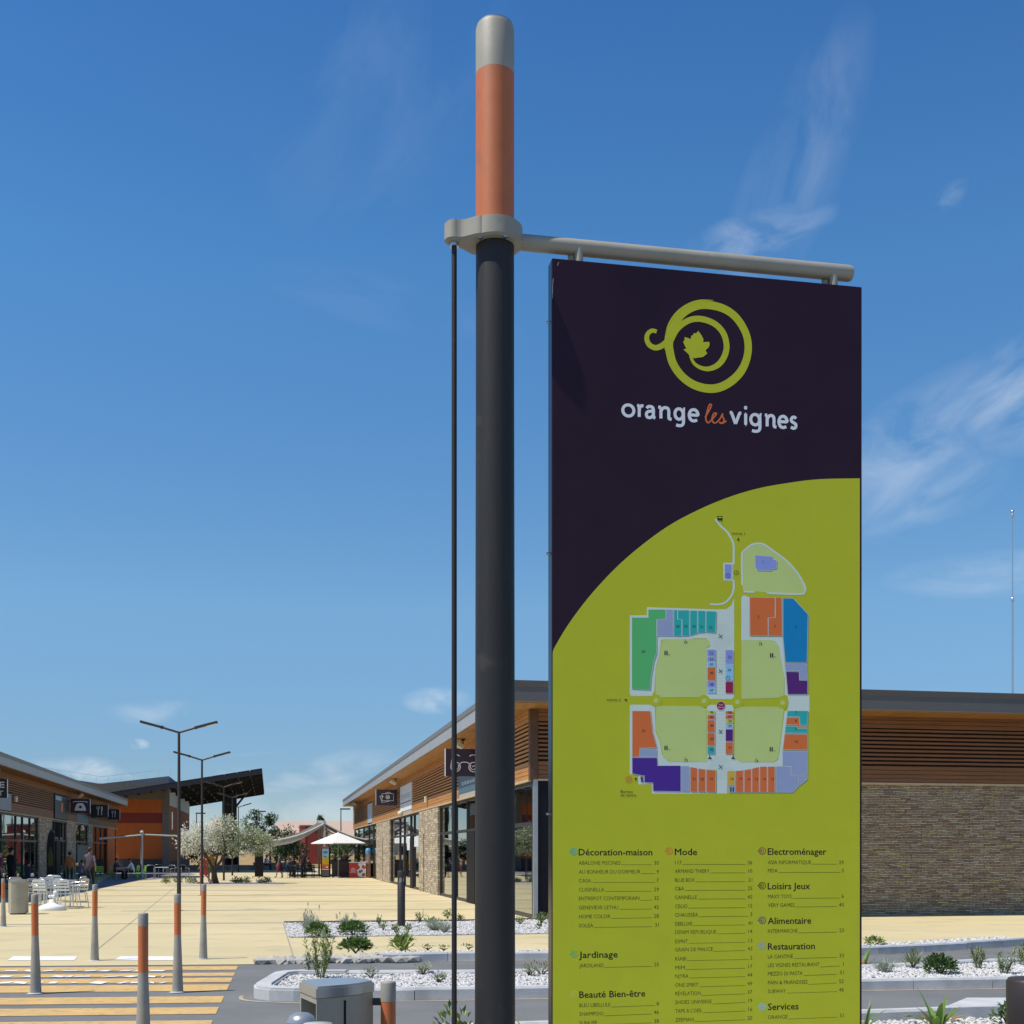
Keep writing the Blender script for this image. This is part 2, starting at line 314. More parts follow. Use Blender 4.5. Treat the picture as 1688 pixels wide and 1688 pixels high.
M['lamp_dark'] = mat('lamp_brown', (0.032, 0.023, 0.020), 0.5, 0.0, var=0.1)
M['lens'] = mat('lamp_lens', (0.55, 0.56, 0.55), 0.2, var=0.03)
M['black'] = mat('black', (0.010, 0.010, 0.012), 0.6, var=0.2, spec=0.15)
M['white'] = mat('white_plastic', (0.80, 0.80, 0.79), 0.45, var=0.03)
M['cream'] = mat('cream_enamel', (0.62, 0.57, 0.44), 0.5, var=0.05)
M['brick_orange'] = mat('orange_wall', (0.52, 0.125, 0.022), 0.8, var=0.10, vscale=1.2, stretch=(1, 1, 0.3))
M['brick_red'] = mat('dark_red_wall', (0.24, 0.034, 0.022), 0.8, var=0.08)
M['canopy'] = mat('solar_panel_dark', (0.008, 0.008, 0.011), 0.5, 0.0, var=0.2, vscale=3)
M['canopy_steel'] = mat('canopy_steel', (0.018, 0.017, 0.018), 0.5, 0.0)
M['pink_tile'] = mat('pink_roof_tiles', (0.47, 0.345, 0.265), 0.9, var=0.14, vscale=2, stretch=(3, 1, 8))
M['house_wall'] = mat('house_wall', (0.55, 0.47, 0.38), 0.9, var=0.06)
M['sail'] = mat('canvas_taupe', (0.13, 0.11, 0.085), 0.85, var=0.08)
M['sail_light'] = mat('canvas_beige', (0.48, 0.44, 0.34), 0.85, var=0.08)
M['green_plastic'] = mat('green_plastic', (0.17, 0.42, 0.06), 0.5)
M['bark'] = mat('bark', (0.10, 0.075, 0.055), 0.95, var=0.3, vscale=8, bump=0.6, bscale=30, stretch=(4, 4, 1))
M['leaf_mid'] = leaf_mat('leaf_green', (0.115, 0.20, 0.045)); M['leaf_dark'] = leaf_mat('leaf_dark_green', (0.062, 0.115, 0.032)); M['leaf_yellow'] = leaf_mat('leaf_yellow_green', (0.30, 0.35, 0.09))
M['leaf_grey'] = leaf_mat('leaf_grey_green', (0.36, 0.40, 0.31)); M['leaf_olive'] = leaf_mat('leaf_olive', (0.33, 0.36, 0.16)); M['blossom'] = leaf_mat('white_blossom', (0.80, 0.80, 0.70), 0.10, 0.35)
M['leaf_far'] = leaf_mat('leaf_far_tree', (0.05, 0.085, 0.035)); M['leaf_dry'] = leaf_mat('leaf_dry', (0.33, 0.22, 0.09)); M['leaf_spike'] = leaf_mat('leaf_spiky', (0.17, 0.29, 0.05), 0.25)
M['lav'] = leaf_mat('lavender_flower', (0.30, 0.30, 0.30), 0.2)

# ------------------------------------------------------------------ 2D drawing helpers (for printed graphics and lettering)
def catmull(pts, sub=6, closed=False):
    pts = [Vector(p) for p in pts]; n = len(pts); o = []
    rng = n if closed else n - 1
    for i in range(rng):
        p0 = pts[(i - 1) % n] if (closed or i > 0) else pts[0]; p1 = pts[i]; p2 = pts[(i + 1) % n]; p3 = pts[(i + 2) % n] if (closed or i + 2 < n) else pts[-1]
        for k in range(sub):
            t = k / sub
            o.append(0.5 * ((2 * p1) + (p2 - p0) * t + (2 * p0 - 5 * p1 + 4 * p2 - p3) * t * t + (3 * p1 - p0 - 3 * p2 + p3) * t ** 3))
    if not closed: o.append(pts[-1])
    return o
def stroke(pts, w, sub=6, closed=False, smooth=True):
    # returns quads covering a line of width w (w may vary: list, one per control point)
    P3 = [Vector((p[0], p[1], (w[i] if isinstance(w, (list, tuple)) else w))) for i, p in enumerate(pts)]
    q = catmull(P3, sub, closed) if smooth and len(pts) > 2 else P3
    n = len(q); L = []; Rr = []
    for i in range(n):
        a = q[(i - 1) % n] if (closed or i > 0) else q[i]; b = q[(i + 1) % n] if (closed or i < n - 1) else q[i]
        dx, dyy = b.x - a.x, b.y - a.y; l = math.hypot(dx, dyy) or 1; nx, ny = -dyy / l, dx / l; h = q[i].z / 2
        L.append((q[i].x + nx * h, q[i].y + ny * h)); Rr.append((q[i].x - nx * h, q[i].y - ny * h))
    out = []
    for i in range(n if closed else n - 1):
        j = (i + 1) % n; out.append([L[i], L[j], Rr[j], Rr[i]])
    return out
_tx = {}
def text_polys(body, bold=0.0, res=2):
    key = (body, bold)
    if key in _tx: return _tx[key]
    cu_ = bpy.data.curves.new('lettering', 'FONT'); cu_.body = body; cu_.size = 1.0; cu_.resolution_u = res; cu_.offset = bold; cu_.fill_mode = 'FRONT'
    ob = bpy.data.objects.new('lettering', cu_); COL.objects.link(ob)
    dg = bpy.context.evaluated_depsgraph_get(); ev = ob.evaluated_get(dg); me = ev.to_mesh()
    P = [(v.co.x, v.co.y) for v in me.vertices]; Fc = [list(p.vertices) for p in me.polygons]
    ev.to_mesh_clear(); bpy.data.objects.remove(ob); bpy.data.curves.remove(cu_)
    xs = [p[0] for p in P] or [0, 1]
    _tx[key] = (P, Fc, min(xs), max(xs)); return _tx[key]
def put_text(mb, body, x, z, h, m, fn, width=None, align='l', bold=0.0):
    # letters of cap height h with their baseline at (x, z); fn maps (x, z) to 3D
    P, Fc, a, b = text_polys(body, bold); s = h / 0.72; sx = s
    if width: sx = width / max(1e-6, b - a)
    off = x - a * sx if align == 'l' else (x - b * sx if align == 'r' else x - (a + b) / 2 * sx)
    mb.add([fn(off + p[0] * sx, z + p[1] * s) for p in P], Fc, m)
# ------------------------------------------------------------------ ground
def sheet(name, poly, z, m, label, cat, kind='structure', thick=None):
    b = MB()
    if thick: b.prism(poly, z - thick, z, 0)
    else: b.face([(p[0], p[1], z) for p in poly])
    o = b.build(name, m); return tag(o, label, cat, None, kind)
sheet('ground', [(-2500, -2500), (2500, -2500), (2500, 4000), (-2500, 4000)], -0.05, M['earth'], 'bare earth ground reaching the horizon', 'ground')
sheet('road', [(-70, -8), (70, -8), (70, 30), (-70, 30)], 0.0, M['asphalt'], 'grey asphalt road between the planted kerbs', 'road')
PLAZA = [(-70, 10.0), (-30, 15.0), (-14, 16.9), (-7.5, 17.95), (-4.0, 18.25), (-2.9, 18.5), (-2.0, 18.95), (-0.9, 19.1), (2, 19.4), (5.6, 20.2), (9.1, 22.3), (13, 25.7), (20, 33.2), (34, 47), (60, 60), (60, 140), (-70, 118)]
sheet('plaza_paving', PLAZA, 0.006, M['sand'], 'sand coloured plaza paving', 'paving')
def vstrip(b, c, x0, x1, w, z, m=0, ang=TH):
    v = Vector((math.cos(ang), math.sin(ang), 0)); u = Vector((-math.sin(ang), math.cos(ang), 0))
    c = Vector((c[0], c[1], z)); b.face([c + v * x0 - u * w / 2, c + v * x1 - u * w / 2, c + v * x1 + u * w / 2, c + v * x0 + u * w / 2], m)
b = MB()
for Y, w, l0, l1 in [(29.3, 0.24, -12, 8.2), (35.6, 0.22, -7, 7), (41.8, 0.34, -16, 8), (47.9, 0.42, -15, 7), (54.3, 0.45, -13, 7), (61.2, 0.5, -12, 6), (69.0, 0.6, -10, 9), (79.5, 0.6, -9, 10)]:
    cx = -9.37 - .1946 * (Y - 35) + 5.5
    vstrip(b, (cx, Y), l0, l1, w, 0.0095, 0, R(6.5))
# thin expansion joints running towards the far end
for px0, py0, px1, py1 in [(467, 1523, 484, 1580), (150, 1574, 290, 1462)]:
    a = G(px0, py0); e = G(px1, py1); dd = (e - a).normalized(); n = Vector((-dd.y, dd.x, 0)) * 0.012
    b.face([a - n + Vector((0, 0, .0095)), e - n + Vector((0, 0, .0095)), e + n + Vector((0, 0, .0095)), a + n + Vector((0, 0, .0095))])
tag(b.build('paving_bands', M['band']), 'greyish bands and joints set across the sand coloured plaza', 'paving', None, 'structure')
g = lambda x, y: G(x, y)[:2]
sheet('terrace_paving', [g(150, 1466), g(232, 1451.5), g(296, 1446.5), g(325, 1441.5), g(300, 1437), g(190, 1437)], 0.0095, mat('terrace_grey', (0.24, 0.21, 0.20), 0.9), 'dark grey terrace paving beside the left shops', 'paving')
# crossing: broad yellow bars, white decoration between the first of them
b = MB()
for z0, z1 in [(18.00, 17.43), (17.02, 16.58), (16.33, 15.78), (15.52, 14.80), (14.24, 13.62), (13.24, 12.68), (12.2, 11.62), (11.1, 10.55), (10.0, 9.5)]:
    xe = lambda Y: -4.0 + (18.2 - Y) * .178
    s = 0.085
    pts_a = []; pts_b = []
    for k in range(13):
        t = k / 12; x = xe(z1) - 13 * t
        pts_a.append((x, z1 + (x - xe(z1)) * s + rnd.uniform(-.012, .012), 0.005)); x = xe(z0) - 13 * t; pts_b.append((x, z0 + (x - xe(z0)) * s * 0.9 + rnd.uniform(-.012, .012), 0.005))
    for k in range(12): b.face([pts_a[k + 1], pts_a[k], pts_b[k], pts_b[k + 1]])
tag(b.build('crossing_bars', M['yellow']), 'yellow painted bars of the pedestrian crossing', 'road marking', None, 'structure')
b = MB()
for yc, h, px0, px1 in [(1601.2, 0.30, 10, 272), (1610.6, 0.30, 0, 270), (1620.8, 0.36, 0, 270)]:
    x = px0
    Z = F * EYE / (yc - HY)
    while x < px1:
        l = rnd.uniform(7, 26); sk = rnd.uniform(-9, 9); gp = rnd.uniform(4, 26)
        tilt = rnd.uniform(-.06, .06)
        a0, a1 = PX(x, Z), PX(min(px1, x + l), Z); dx = sk / F * Z
        hh = h * rnd.uniform(.3, .8)
        b.face([(a0, Z - hh / 2 - tilt, 0.010), (a1, Z - hh / 2 + tilt, 0.010), (a1 + dx, Z + hh / 2 + tilt, 0.010), (a0 + dx, Z + hh / 2 - tilt, 0.010)])
        x += l + gp
for px0, px1 in [(16, 124), (192, 288)]:
    p = [G(px0 - 4, 1584), G(px1 - 2, 1584), G(px1 + 4, 1577.6), G(px0 + 6, 1577.6)]
    b.face([(q.x, q.y, 0.011) for q in p])
tag(b.build('white_markings', M['white_paint']), 'white painted patches along the plaza edge and crossing', 'road marking', None, 'structure')

def resample(pts, step):
    pts = [Vector((p[0], p[1], 0)) for p in pts]; o = [pts[0]]; carry = 0
    for a, c in zip(pts, pts[1:]):
        L = (c - a).length; t = step - carry
        while t < L: o.append(a + (c - a) * (t / L)); t += step
        carry = (L - (t - step))
    o.append(pts[-1]); return o
def kerb(name, pts, w, h, label, step=1.0, smooth=True, z0=0.0):
    if smooth: pts = [(p.x, p.y) for p in catmull([(p[0], p[1], 0) for p in pts], 5)]
    q = resample(pts, step); b = MB()
    prof = [(-w / 2, z0 - 0.02), (-w / 2 + .004, h - .03), (-w / 2 + .022, h - .004), (w / 2 - .022, h), (w / 2 - .004, h - .025), (w / 2, z0 - 0.02)]
    nrm = []
    for i in range(len(q)):
        dd = (q[min(i + 1, len(q) - 1)] - q[max(i - 1, 0)]).normalized(); nrm.append(Vector((dd.y, -dd.x, 0)))
    for i in range(len(q) - 1):
        a, c = q[i], q[i + 1]; dd = (c - a)
        if dd.length < .05: continue
        dd.normalize(); a2 = a + dd * .004; c2 = c - dd * .004; dz = rnd.uniform(-.006, .006)
        A = [a2 + nrm[i] * o + Vector((0, 0, z + dz)) for o, z in prof]; Cc = [c2 + nrm[i + 1] * o + Vector((0, 0, z + dz)) for o, z in prof]
        for k in range(len(prof) - 1): b.face([A[k], Cc[k], Cc[k + 1], A[k + 1]])
        b.face(A[::-1]); b.face(Cc)
    return tag(b.build(name, M['kerb']), label, 'kerb', None, 'structure')
def in_poly(x, y, poly):
    c = False; n = len(poly)
    for i in range(n):
        x0, y0 = poly[i]; x1, y1 = poly[(i + 1) % n]
        if (y0 > y) != (y1 > y) and x < (x1 - x0) * (y - y0) / (y1 - y0) + x0: c = not c
    return c
OCT = [(1, 0, 0), (-1, 0, 0), (0, 1, 0), (0, -1, 0), (0, 0, 1), (0, 0, -1)]
OCF = [(0, 2, 4), (2, 1, 4), (1, 3, 4), (3, 0, 4), (2, 0, 5), (1, 2, 5), (3, 1, 5), (0, 3, 5)]
def gravel(name, poly, z, n, smin, smax, label, vis=None, mats=None):
    b = MB(); xs = [p[0] for p in poly]; ys = [p[1] for p in poly]; k = 0; tries = 0
    while k < n and tries < n * 12:
        tries += 1
        x = rnd.uniform(min(xs), max(xs)); y = rnd.uniform(min(ys), max(ys))
        if not in_poly(x, y, poly) or (vis and not vis(x, y)): continue
        k += 1; s = rnd.uniform(smin, smax); a = rnd.uniform(0, 6.28); ca, sa = math.cos(a), math.sin(a); tx = rnd.uniform(-.5, .5)
        vs = []
        for v in OCT:
            p = Vector(v) * s; p.x *= rnd.uniform(.8, 1.5); p.y *= rnd.uniform(.6, 1.0); p.z *= rnd.uniform(.5, .8)
            p.z += p.x * tx; vs.append((x + p.x * ca - p.y * sa, y + p.x * sa + p.y * ca, z + p.z + s * .25))
        b.add(vs, OCF, 0 if rnd.random() < .88 else 1)
    return tag(b.build(name, mats or [M['stone_a'], M['stone_b']]), label, 'gravel', None, 'stuff')
# central island
BACKK = [(-2.55, 15.92), (-1, 16.0), (1.5, 16.3), (4.7, 16.75), (6.3, 17.4), (9, 18.9), (14, 22)]
FRONTK = [(-2.45, 13.85), (-0.67, 13.95), (1.8, 14.35), (4.2, 14.92), (6.2, 15.2), (9, 15.9), (14, 17.6)]
b = MB(); b.prism([(-2.98, 14.35), (-2.90, 14.02), (-2.70, 13.83), (-2.42, 13.77), (-2.1, 13.78), (-2.1, 13.98), (-2.55, 14.02), (-2.72, 14.18), (-2.76, 14.4), (-2.80, 15.68), (-2.72, 15.80), (-2.1, 15.83), (-2.1, 16.03), (-2.72, 16.03), (-2.92, 15.95), (-3.02, 15.72)], -0.02, 0.142)
bm_ = bmesh.new(); me_ = bpy.data.meshes.new('tmp'); me_.from_pydata([tuple(v) for v in b.v], [], b.f); bm_.from_mesh(me_); bmesh.ops.remove_doubles(bm_, verts=bm_.verts, dist=1e-4)
bmesh.ops.bevel(bm_, geom=[e for e in bm_.edges if all(v.co.z > .1 for v in e.verts)], offset=.025, segments=2, affect='EDGES'); b = MB(); b.bm(bm_); bm_.free(); bpy.data.meshes.remove(me_)
tag(b.build('kerb', M['kerb']), 'rounded pale concrete kerb nose at the end of the gravel island', 'kerb', None, 'structure')
kerb('kerb', [(-2.09, 15.93)] + BACKK[1:], 0.20, 0.14, 'concrete kerb along the far side of the gravel island')
kerb('kerb', [(-2.09, 13.88)] + FRONTK[1:], 0.20, 0.142, 'concrete kerb along the near side of the gravel island')
ISL = [(-2.73, 14.2), (-2.5, 14.05), (-2.09, 13.99)] + [(x, y + .09) for x, y in FRONTK[1:]] + [(x, y - .09) for x, y in BACKK[::-1][:-1]] + [(-2.09, 15.82), (-2.72, 15.79), (-2.79, 15.65)]
sheet('gravel_bed', ISL, 0.085, M['gravel'], 'pale gravel bed inside the central road island', 'gravel bed')
gravel('gravel', ISL, 0.09, 12000, 0.012, 0.029, 'white gravel stones covering the central road island', lambda x, y: -2.9 < x < 7.0)
# far kerb with its planting strip
FK = [(-1.95, 18.62), (-0.9, 18.9), (2, 19.25), (5.6, 20.0), (9.1, 22.1), (13, 25.5), (20, 33)]
kerb('kerb', FK, 0.18, 0.14, 'curving concrete kerb between the road and the plaza')
STRIP = [(x - .02, y + .07) for x, y in FK[:5]] + [(x - .25, y + .55) for x, y in FK[:5][::-1]]
sheet('gravel_bed', STRIP, 0.10, M['gravel'], 'narrow gravel strip behind the curving plaza kerb', 'gravel bed')
gravel('gravel', STRIP, 0.105, 1500, 0.016, 0.034, 'white gravel stones in the narrow strip behind the plaza kerb')
# back gravel bed on the plaza
BED = [G(468, 1523)[:2], G(477, 1546.5)[:2], G(700, 1543)[:2], G(905, 1540)[:2], (2.6, 25.9), (3.1, 30.2), G(905, 1517)[:2], G(760, 1520)[:2]]
sheet('gravel_bed', BED, 0.012, M['gravel'], 'white gravel bed set in the plaza paving before the corner shop', 'gravel bed')
gravel('gravel', BED, 0.014, 9000, 0.015, 0.034, 'white gravel stones in the bed before the corner shop', lambda x, y: x < 1.9)
b = MB()
p0, p1, p2 = G(468, 1522.6), G(760, 1519.6), G(905, 1516.6)
for a, c in ((p0, p1), (p1, p2)):
    dd = (c - a).normalized(); n = Vector((-dd.y, dd.x, 0)) * .05
    b.hexa([a - n, c - n, c + n, a + n] + [q + Vector((0, 0, .055)) for q in (a - n, c - n, c + n, a + n)])
tag(b.build('kerb', mat('rusty_edging', (0.16, 0.10, 0.055), 0.8, var=.2)), 'thin rusty edging behind the back gravel bed', 'kerb', None, 'structure')
# near bed at the foot of the sign
NK = [(-0.62, 10.9), (0.33, 11.12), (2.0, 11.5), (3.4, 11.92), (4.25, 12.12), (6.5, 12.6), (9, 13.3)]
kerb('kerb', NK, 0.16, 0.15, 'concrete kerb behind the planting bed at the foot of the sign')
b = MB(); b.prism([(4.15, 12.0), (5.2, 12.22), (5.2, 12.85), (4.7, 12.85)], -.01, .149); tag(b.build('kerb', M['kerb']), 'wide pale concrete slab joined to the near kerb', 'kerb', None, 'structure')
NB = [(-0.6, 3.0), (6.5, 3.0), (9, 13.2)] + [(x, y - .09) for x, y in NK[::-1][1:]]
sheet('gravel_bed', NB, 0.03, M['gravel'], 'white gravel planting bed around the foot of the sign', 'gravel bed')
gravel('gravel', NB, 0.035, 9000, 0.011, 0.029, 'white gravel stones around the foot of the sign', lambda x, y: y > 9.3 and -.6 < x < 5.4)
kerb('kerb', [(-0.7, 3.0), (-0.72, 10.85)], 0.14, 0.12, 'straight concrete kerb along the open end of the sign bed', smooth=False)
def dust(pts, off, w, label):
    q = catmull([(x, y, 0) for x, y in pts], 6); b = MB(); L_ = []
    for i, v in enumerate(q):
        dd = (q[min(i + 1, len(q) - 1)] - q[max(i - 1, 0)]).normalized(); n = Vector((dd.y, -dd.x, 0)); ww = w * (.6 + .8 * abs(noise.noise(v * 2.3))); L_.append((v + n * off, v + n * (off + ww)))
    for (a, c), (e, f_) in zip(L_, L_[1:]): b.face([(a.x, a.y, .004), (c.x, c.y, .004), (f_.x, f_.y, .004), (e.x, e.y, .004)])
    return tag(b.build('road_dust', mat('sand_dust', (.40, .33, .23), .95, var=.2, vscale=8)), label, 'sand', None, 'structure')
dust([(-2.98, 14.3), (-2.88, 13.95), (-2.45, 13.74), (-2.09, 13.78)] + [(x, y) for x, y in FRONTK[1:]], .10, .07, 'pale sand gathered along the near kerb of the island')
dust(FK, .09, .06, 'pale sand gathered along the curving plaza kerb')
# rough stone edging between plaza and road
b = MB()
for i in range(150):
    t = rnd.random(); x = -3.75 + t * 2.35; y = 18.42 + t * .25 + rnd.uniform(-.05, .62) * min(1, .25 + t * 1.2)
    s = rnd.uniform(.06, .15); a = rnd.uniform(0, 6.28)
    bm_ = bmesh.new(); bmesh.ops.create_icosphere(bm_, subdivisions=1, radius=1)
    for v in bm_.verts: v.co = Vector((v.co.x * s * 1.3, v.co.y * s, v.co.z * s * .55)) * rnd.uniform(.8, 1.2)
    b.bm(bm_, 0, Matrix.Translation((x, y, .02 + .03 * t)) @ Matrix.Rotation(a, 4, 'Z')); bm_.free()
tag(b.build('rubble', M['rock']), 'low rough grey stones edging the plaza beside the kerb', 'rubble', None, 'stuff')
# far ground beyond the plaza
b = MB()
b.add([(-90, 140, -.02), (30, 140, -.02), (60, 195, 1.35), (-140, 195, 1.35), (-200, 260, 1.5), (90, 260, 1.5)], [(0, 1, 2, 3), (3, 2, 5, 4)])
tag(b.build('terrain', M['dry']), 'dry ochre grass bank beyond the plaza', 'grass bank', None, 'structure')
sheet('far_road', [(-80, 119), (20, 119), (20, 139), (-80, 139)], -0.01, M['asphalt'], 'grey road beyond the plaza', 'road')

# ------------------------------------------------------------------ right shop building (local x = along front wall, y = along side wall)
def slats(b, place, L0, L1, holes=()):
    # place(l, d, z): l along the wall, d outwards
    def board(z0, z1, dep):
        segs = [(L0, L1)]
        for h0, h1, hz0, hz1 in holes:
            if z1 > hz0 and z0 < hz1:
                segs = [s2 for s in segs for s2 in ((s[0], min(s[1], h0)), (max(s[0], h1), s[1])) if s2[1] - s2[0] > .01]
        for a, c in segs:
            l = a
            while l < c - .01:
                e = min(c, l + 4.2)
                P = [place(l, 0, z0), place(e, 0, z0), place(e, dep, z0), place(l, dep, z0), place(l, 0, z1), place(e, 0, z1), place(e, dep, z1), place(l, dep, z1)]
                b.hexa(P); l = e + .004
    z = 3.46
    for k in range(4): board(z, z + .098, .035); z += .109
    for k in range(9): board(z + .045, z + .098, .045); z += .105
    z += .03
    while z < 5.12: board(z, min(z + .098, 5.165), .035); z += .109
right = thing('shop_building', 'long low shop building with slatted wood fascia and stone wall behind the map sign', 'building', (0.49, 30.5, 0), TH)
b = MB(); b.box(-.817, 30, -1.165, 66.6, 5.20, 5.67); roofR = b.build('roof', M['fascia'], right)
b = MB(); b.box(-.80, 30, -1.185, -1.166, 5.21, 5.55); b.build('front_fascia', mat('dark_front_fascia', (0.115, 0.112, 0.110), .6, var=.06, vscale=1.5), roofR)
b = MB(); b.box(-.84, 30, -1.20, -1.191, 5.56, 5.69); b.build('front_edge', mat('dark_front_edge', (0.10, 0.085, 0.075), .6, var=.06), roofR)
b = MB(); b.box(-.84, 30, -1.19, 66.63, 5.55, 5.70); b.build('roof_edge', M['fascia_cap'], roofR)
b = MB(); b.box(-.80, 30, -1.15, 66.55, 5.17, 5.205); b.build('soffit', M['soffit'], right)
b = MB(); b.box(.04, 28, .04, 66.5, 3.45, 5.17); b.build('upper_wall', M['wood_dark'], right)
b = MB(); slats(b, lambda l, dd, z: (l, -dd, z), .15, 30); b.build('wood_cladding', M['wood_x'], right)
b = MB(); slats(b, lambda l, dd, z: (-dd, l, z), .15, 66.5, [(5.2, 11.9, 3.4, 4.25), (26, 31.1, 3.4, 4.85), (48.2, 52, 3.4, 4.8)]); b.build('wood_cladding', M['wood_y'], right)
b = MB(); b.box(-.06, .14, -.06, .14, 3.44, 5.17); b.build('corner_post', mat('corner_wood', (0.10, 0.045, 0.02), .6, var=.2), right)
b = MB(); b.box(2.2, 30, 0, .3, 0, 3.45); b.build('stone_wall', M['stone'], right)
b = MB(); b.box(.14, 2.2, -.02, .25, 0, 3.44); b.build('charcoal_panel', M['charcoal'], right)
b = MB(); b.box(.03, .14, -.04, .06, 0, 3.44); b.build('corner_mullion', M['alu'], right)
b = MB(); b.box(-.06, .02, .16, 66.5, 3.40, 3.455); b.box(.14, 30, -.06, -.0, 3.405, 3.455); b.build('wood_trim', mat('pale_trim', (0.52, 0.40, 0.24), .6), right)
for a, c, slit in ((17.2, 23.3, 21.6), (36.7, 45.2, 41.0)):
    b = MB(); b.box(-.04, .5, a, slit - .16, 0, 3.41); b.box(-.04, .5, slit + .16, c, 0, 3.41); b.box(-.04, .5, slit - .16, slit + .16, 2.4, 3.41); b.box(.2, .5, slit - .16, slit + .16, 0, 2.4)
    pier = b.build('stone_pier', M['stone_pale'], right)
    b = MB(); b.box(.17, .198, slit - .155, slit + .155, 0.1, 2.39); b.build('dark_slot', M['black'], pier)
    b = MB(); b.box(-.045, -.002, c - .02 - .25, c, 0, 3.40); 
def glazing(parent, y0, y1, xp, muls, transom, top=3.41, doors=(), sgn=1):
    # shop window in the plane x = xp: frame with its glass as a sub-part
    b = MB(); w = .022
    b.box(xp - .05, xp + .05, y0, y1, 0, .10); b.box(xp - .05, xp + .05, y0, y1, top - .09, top)
    for y in [y0 + w, y1 - w] + list(muls): b.box(xp - .06, xp + .06, y - w, y + w, .0, top)
    if transom: b.box(xp - .045, xp + .045, y0, y1, transom - .05, transom + .05)
    f = b.build('window', M['frame'], parent)
    b = MB(); b.box(xp - .006, xp + .006, y0 + .01, y1 - .01, .05, top - .03); b.build('pane', M['glass'], f)
    return f
glazing(right, .16, 17.2, .10, [4.4, 8.8, 10.6, 13.2], 2.36)
glazing(right, 23.3, 36.7, .10, [26.0, 27.4, 30.2, 32.3], 2.45)
glazing(right, 45.2, 66.3, .10, [48.5, 52.1, 57, 62], 2.45)
b = MB(); b.box(.02, .09, 8.87, 10.5, .02, 2.33); b.build('door', M['black'], right)
b = MB(); b.box(.02, .09, 26.2, 27.3, .02, 2.4); b.build('door', M['black'], right)
b = MB(); b.box(6.5, 6.7, .3, 66.4, 0, 3.44); b.box(.4, 6.6, 66.3, 66.5, 0, 3.44); b.box(.2, 6.6, .3, 66.4, -.01, .012); b.box(.2, 6.6, .31, 66.4, 3.42, 3.44)
for yy in (20.2, 41): b.box(.5, 6.5, yy - .1, yy + .1, 0, 3.43)
# shelving and counters inside
for i in range(26):
    yy = .8 + i * 2.5; x0 = rnd.uniform(1.5, 4); b.box(x0, x0 + rnd.uniform(.5, 1.5), yy, yy + rnd.uniform(.4, 1.6), .012, rnd.uniform(.9, 2.1))
b.build('interior', M['inside'], right)
b = MB(); b.box(-.035, -.0, 45.1, 48.5, .02, 3.38); 
def poster(parent, y0, y1, z0, z1, xp, m, name='poster', extra=None):
    b = MB(); b.box(xp - .012, xp, y0, y1, z0, z1, 0)
    if extra:
        for (a, c, e, f_, mi) in extra: b.box(xp - .016, xp - .012, y0 + (y1 - y0) * a, y0 + (y1 - y0) * c, z0 + (z1 - z0) * e, z0 + (z1 - z0) * f_, mi)
    return b.build(name, m, parent)
RED = mat('red_print', (0.48, 0.035, 0.03), .5); LB = mat('lightblue_print', (0.25, 0.45, 0.60), .5); PW = mat('paper_white', (0.74, 0.75, 0.77), .5); GRY = mat('grey_print', (0.30, 0.34, 0.36), .5)
poster(right, 29.2, 33.3, .62, 2.33, .24, [PW, RED, GRY], 'window_poster', [(.1, .9, .60, .63, 1), (.1, .35, .1, .4, 1), (.45, .9, .1, .3, 1), (.1, .9, .7, .9, 2)])
poster(right, 24.0, 25.6, 1.9, 2.35, .035, [PW, GRY], 'window_poster'); poster(right, 27.5, 28.6, 1.75, 2.3, .035, [PW, GRY], 'window_poster')
# shop name boards on the side wall
BLUE = mat('slate_blue_board', (0.075, 0.14, 0.19), .5, var=.06)
b = MB(); b.box(-.05, .03, 5.3, 11.8, 3.62, 4.24); nb = b.build('name_board', BLUE, right)
b = MB(); put_text(b, "titaudel's", -11.1, 3.86, .16, 0, lambda x, z: (-.053, -x, z), width=4.6); b.build('lettering', M['white'], nb)
b = MB(); b.box(-.03, .03, 5.3, 11.8, 3.42, 3.62); b.build('lintel', M['plaster'], right)
b = MB(); b.box(-.05, .03, 26.05, 31.05, 3.62, 4.84); nb = b.build('name_board', PW, right)
b = MB(); b.box(-.054, -.05, 26.3, 30.9, 3.99, 4.03, 0); b.build('red_line', mat('maroon_line', (0.13, 0.02, 0.03), .5), nb)
b = MB(); b.box(-.053, -.05, 26.5, 30.6, 4.18, 4.42); b.build('grey_band', mat('faded_grey_band', (.52, .55, .57), .5), nb)
b = MB(); b.box(-.03, .03, 26.05, 31.05, 3.42, 3.62); b.build('lintel', M['plaster'], right)
b = MB(); b.box(-.05, .03, 48.3, 51.9, 3.55, 4.78); nb = b.build('name_board', mat('pale_blue_board', (.40, .48, .54), .5), right)
def floodlight(parent, x, y, z, sgn=1):
    b = MB(); b.cyl((x, y, z), (x, y, z + .16), .02, n=6); b.box(x - .05, x + .05, y - .12, y + .12, z + .12, z + .165)
    f = b.build('bracket', M['frame'], parent)
    Mx = Matrix.Translation((x - .12 * sgn, y, z - .02)) @ Matrix.Rotation(R(28) * sgn, 4, 'Y')
    b = MB(); b.bbox(-.17, .15, -.16, .16, -.07, .07, .02, 0, Mx); h = b.build('floodlight', M['cream'], parent)
    b = MB(); b.box(-.178, -.17, -.14, .14, -.055, .055, 0, Mx); b.build('lens', M['lens'], h)
for y in (8.4, 29.5, 57.0): floodlight(right, -.42, y, 5.0)
b = MB(); b.ball((-.16, 30.0, 3.52), .13, m=0); b.cyl((-.16, 30, 3.6), (-.03, 30, 3.66), .04, n=8); b.build('dome_camera', M['cream'], right)
b = MB(); b.bbox(-.15, -.05, 20.2, 20.55, 3.66, 3.92, .02); b.build('alarm_box', M['cream'], right)
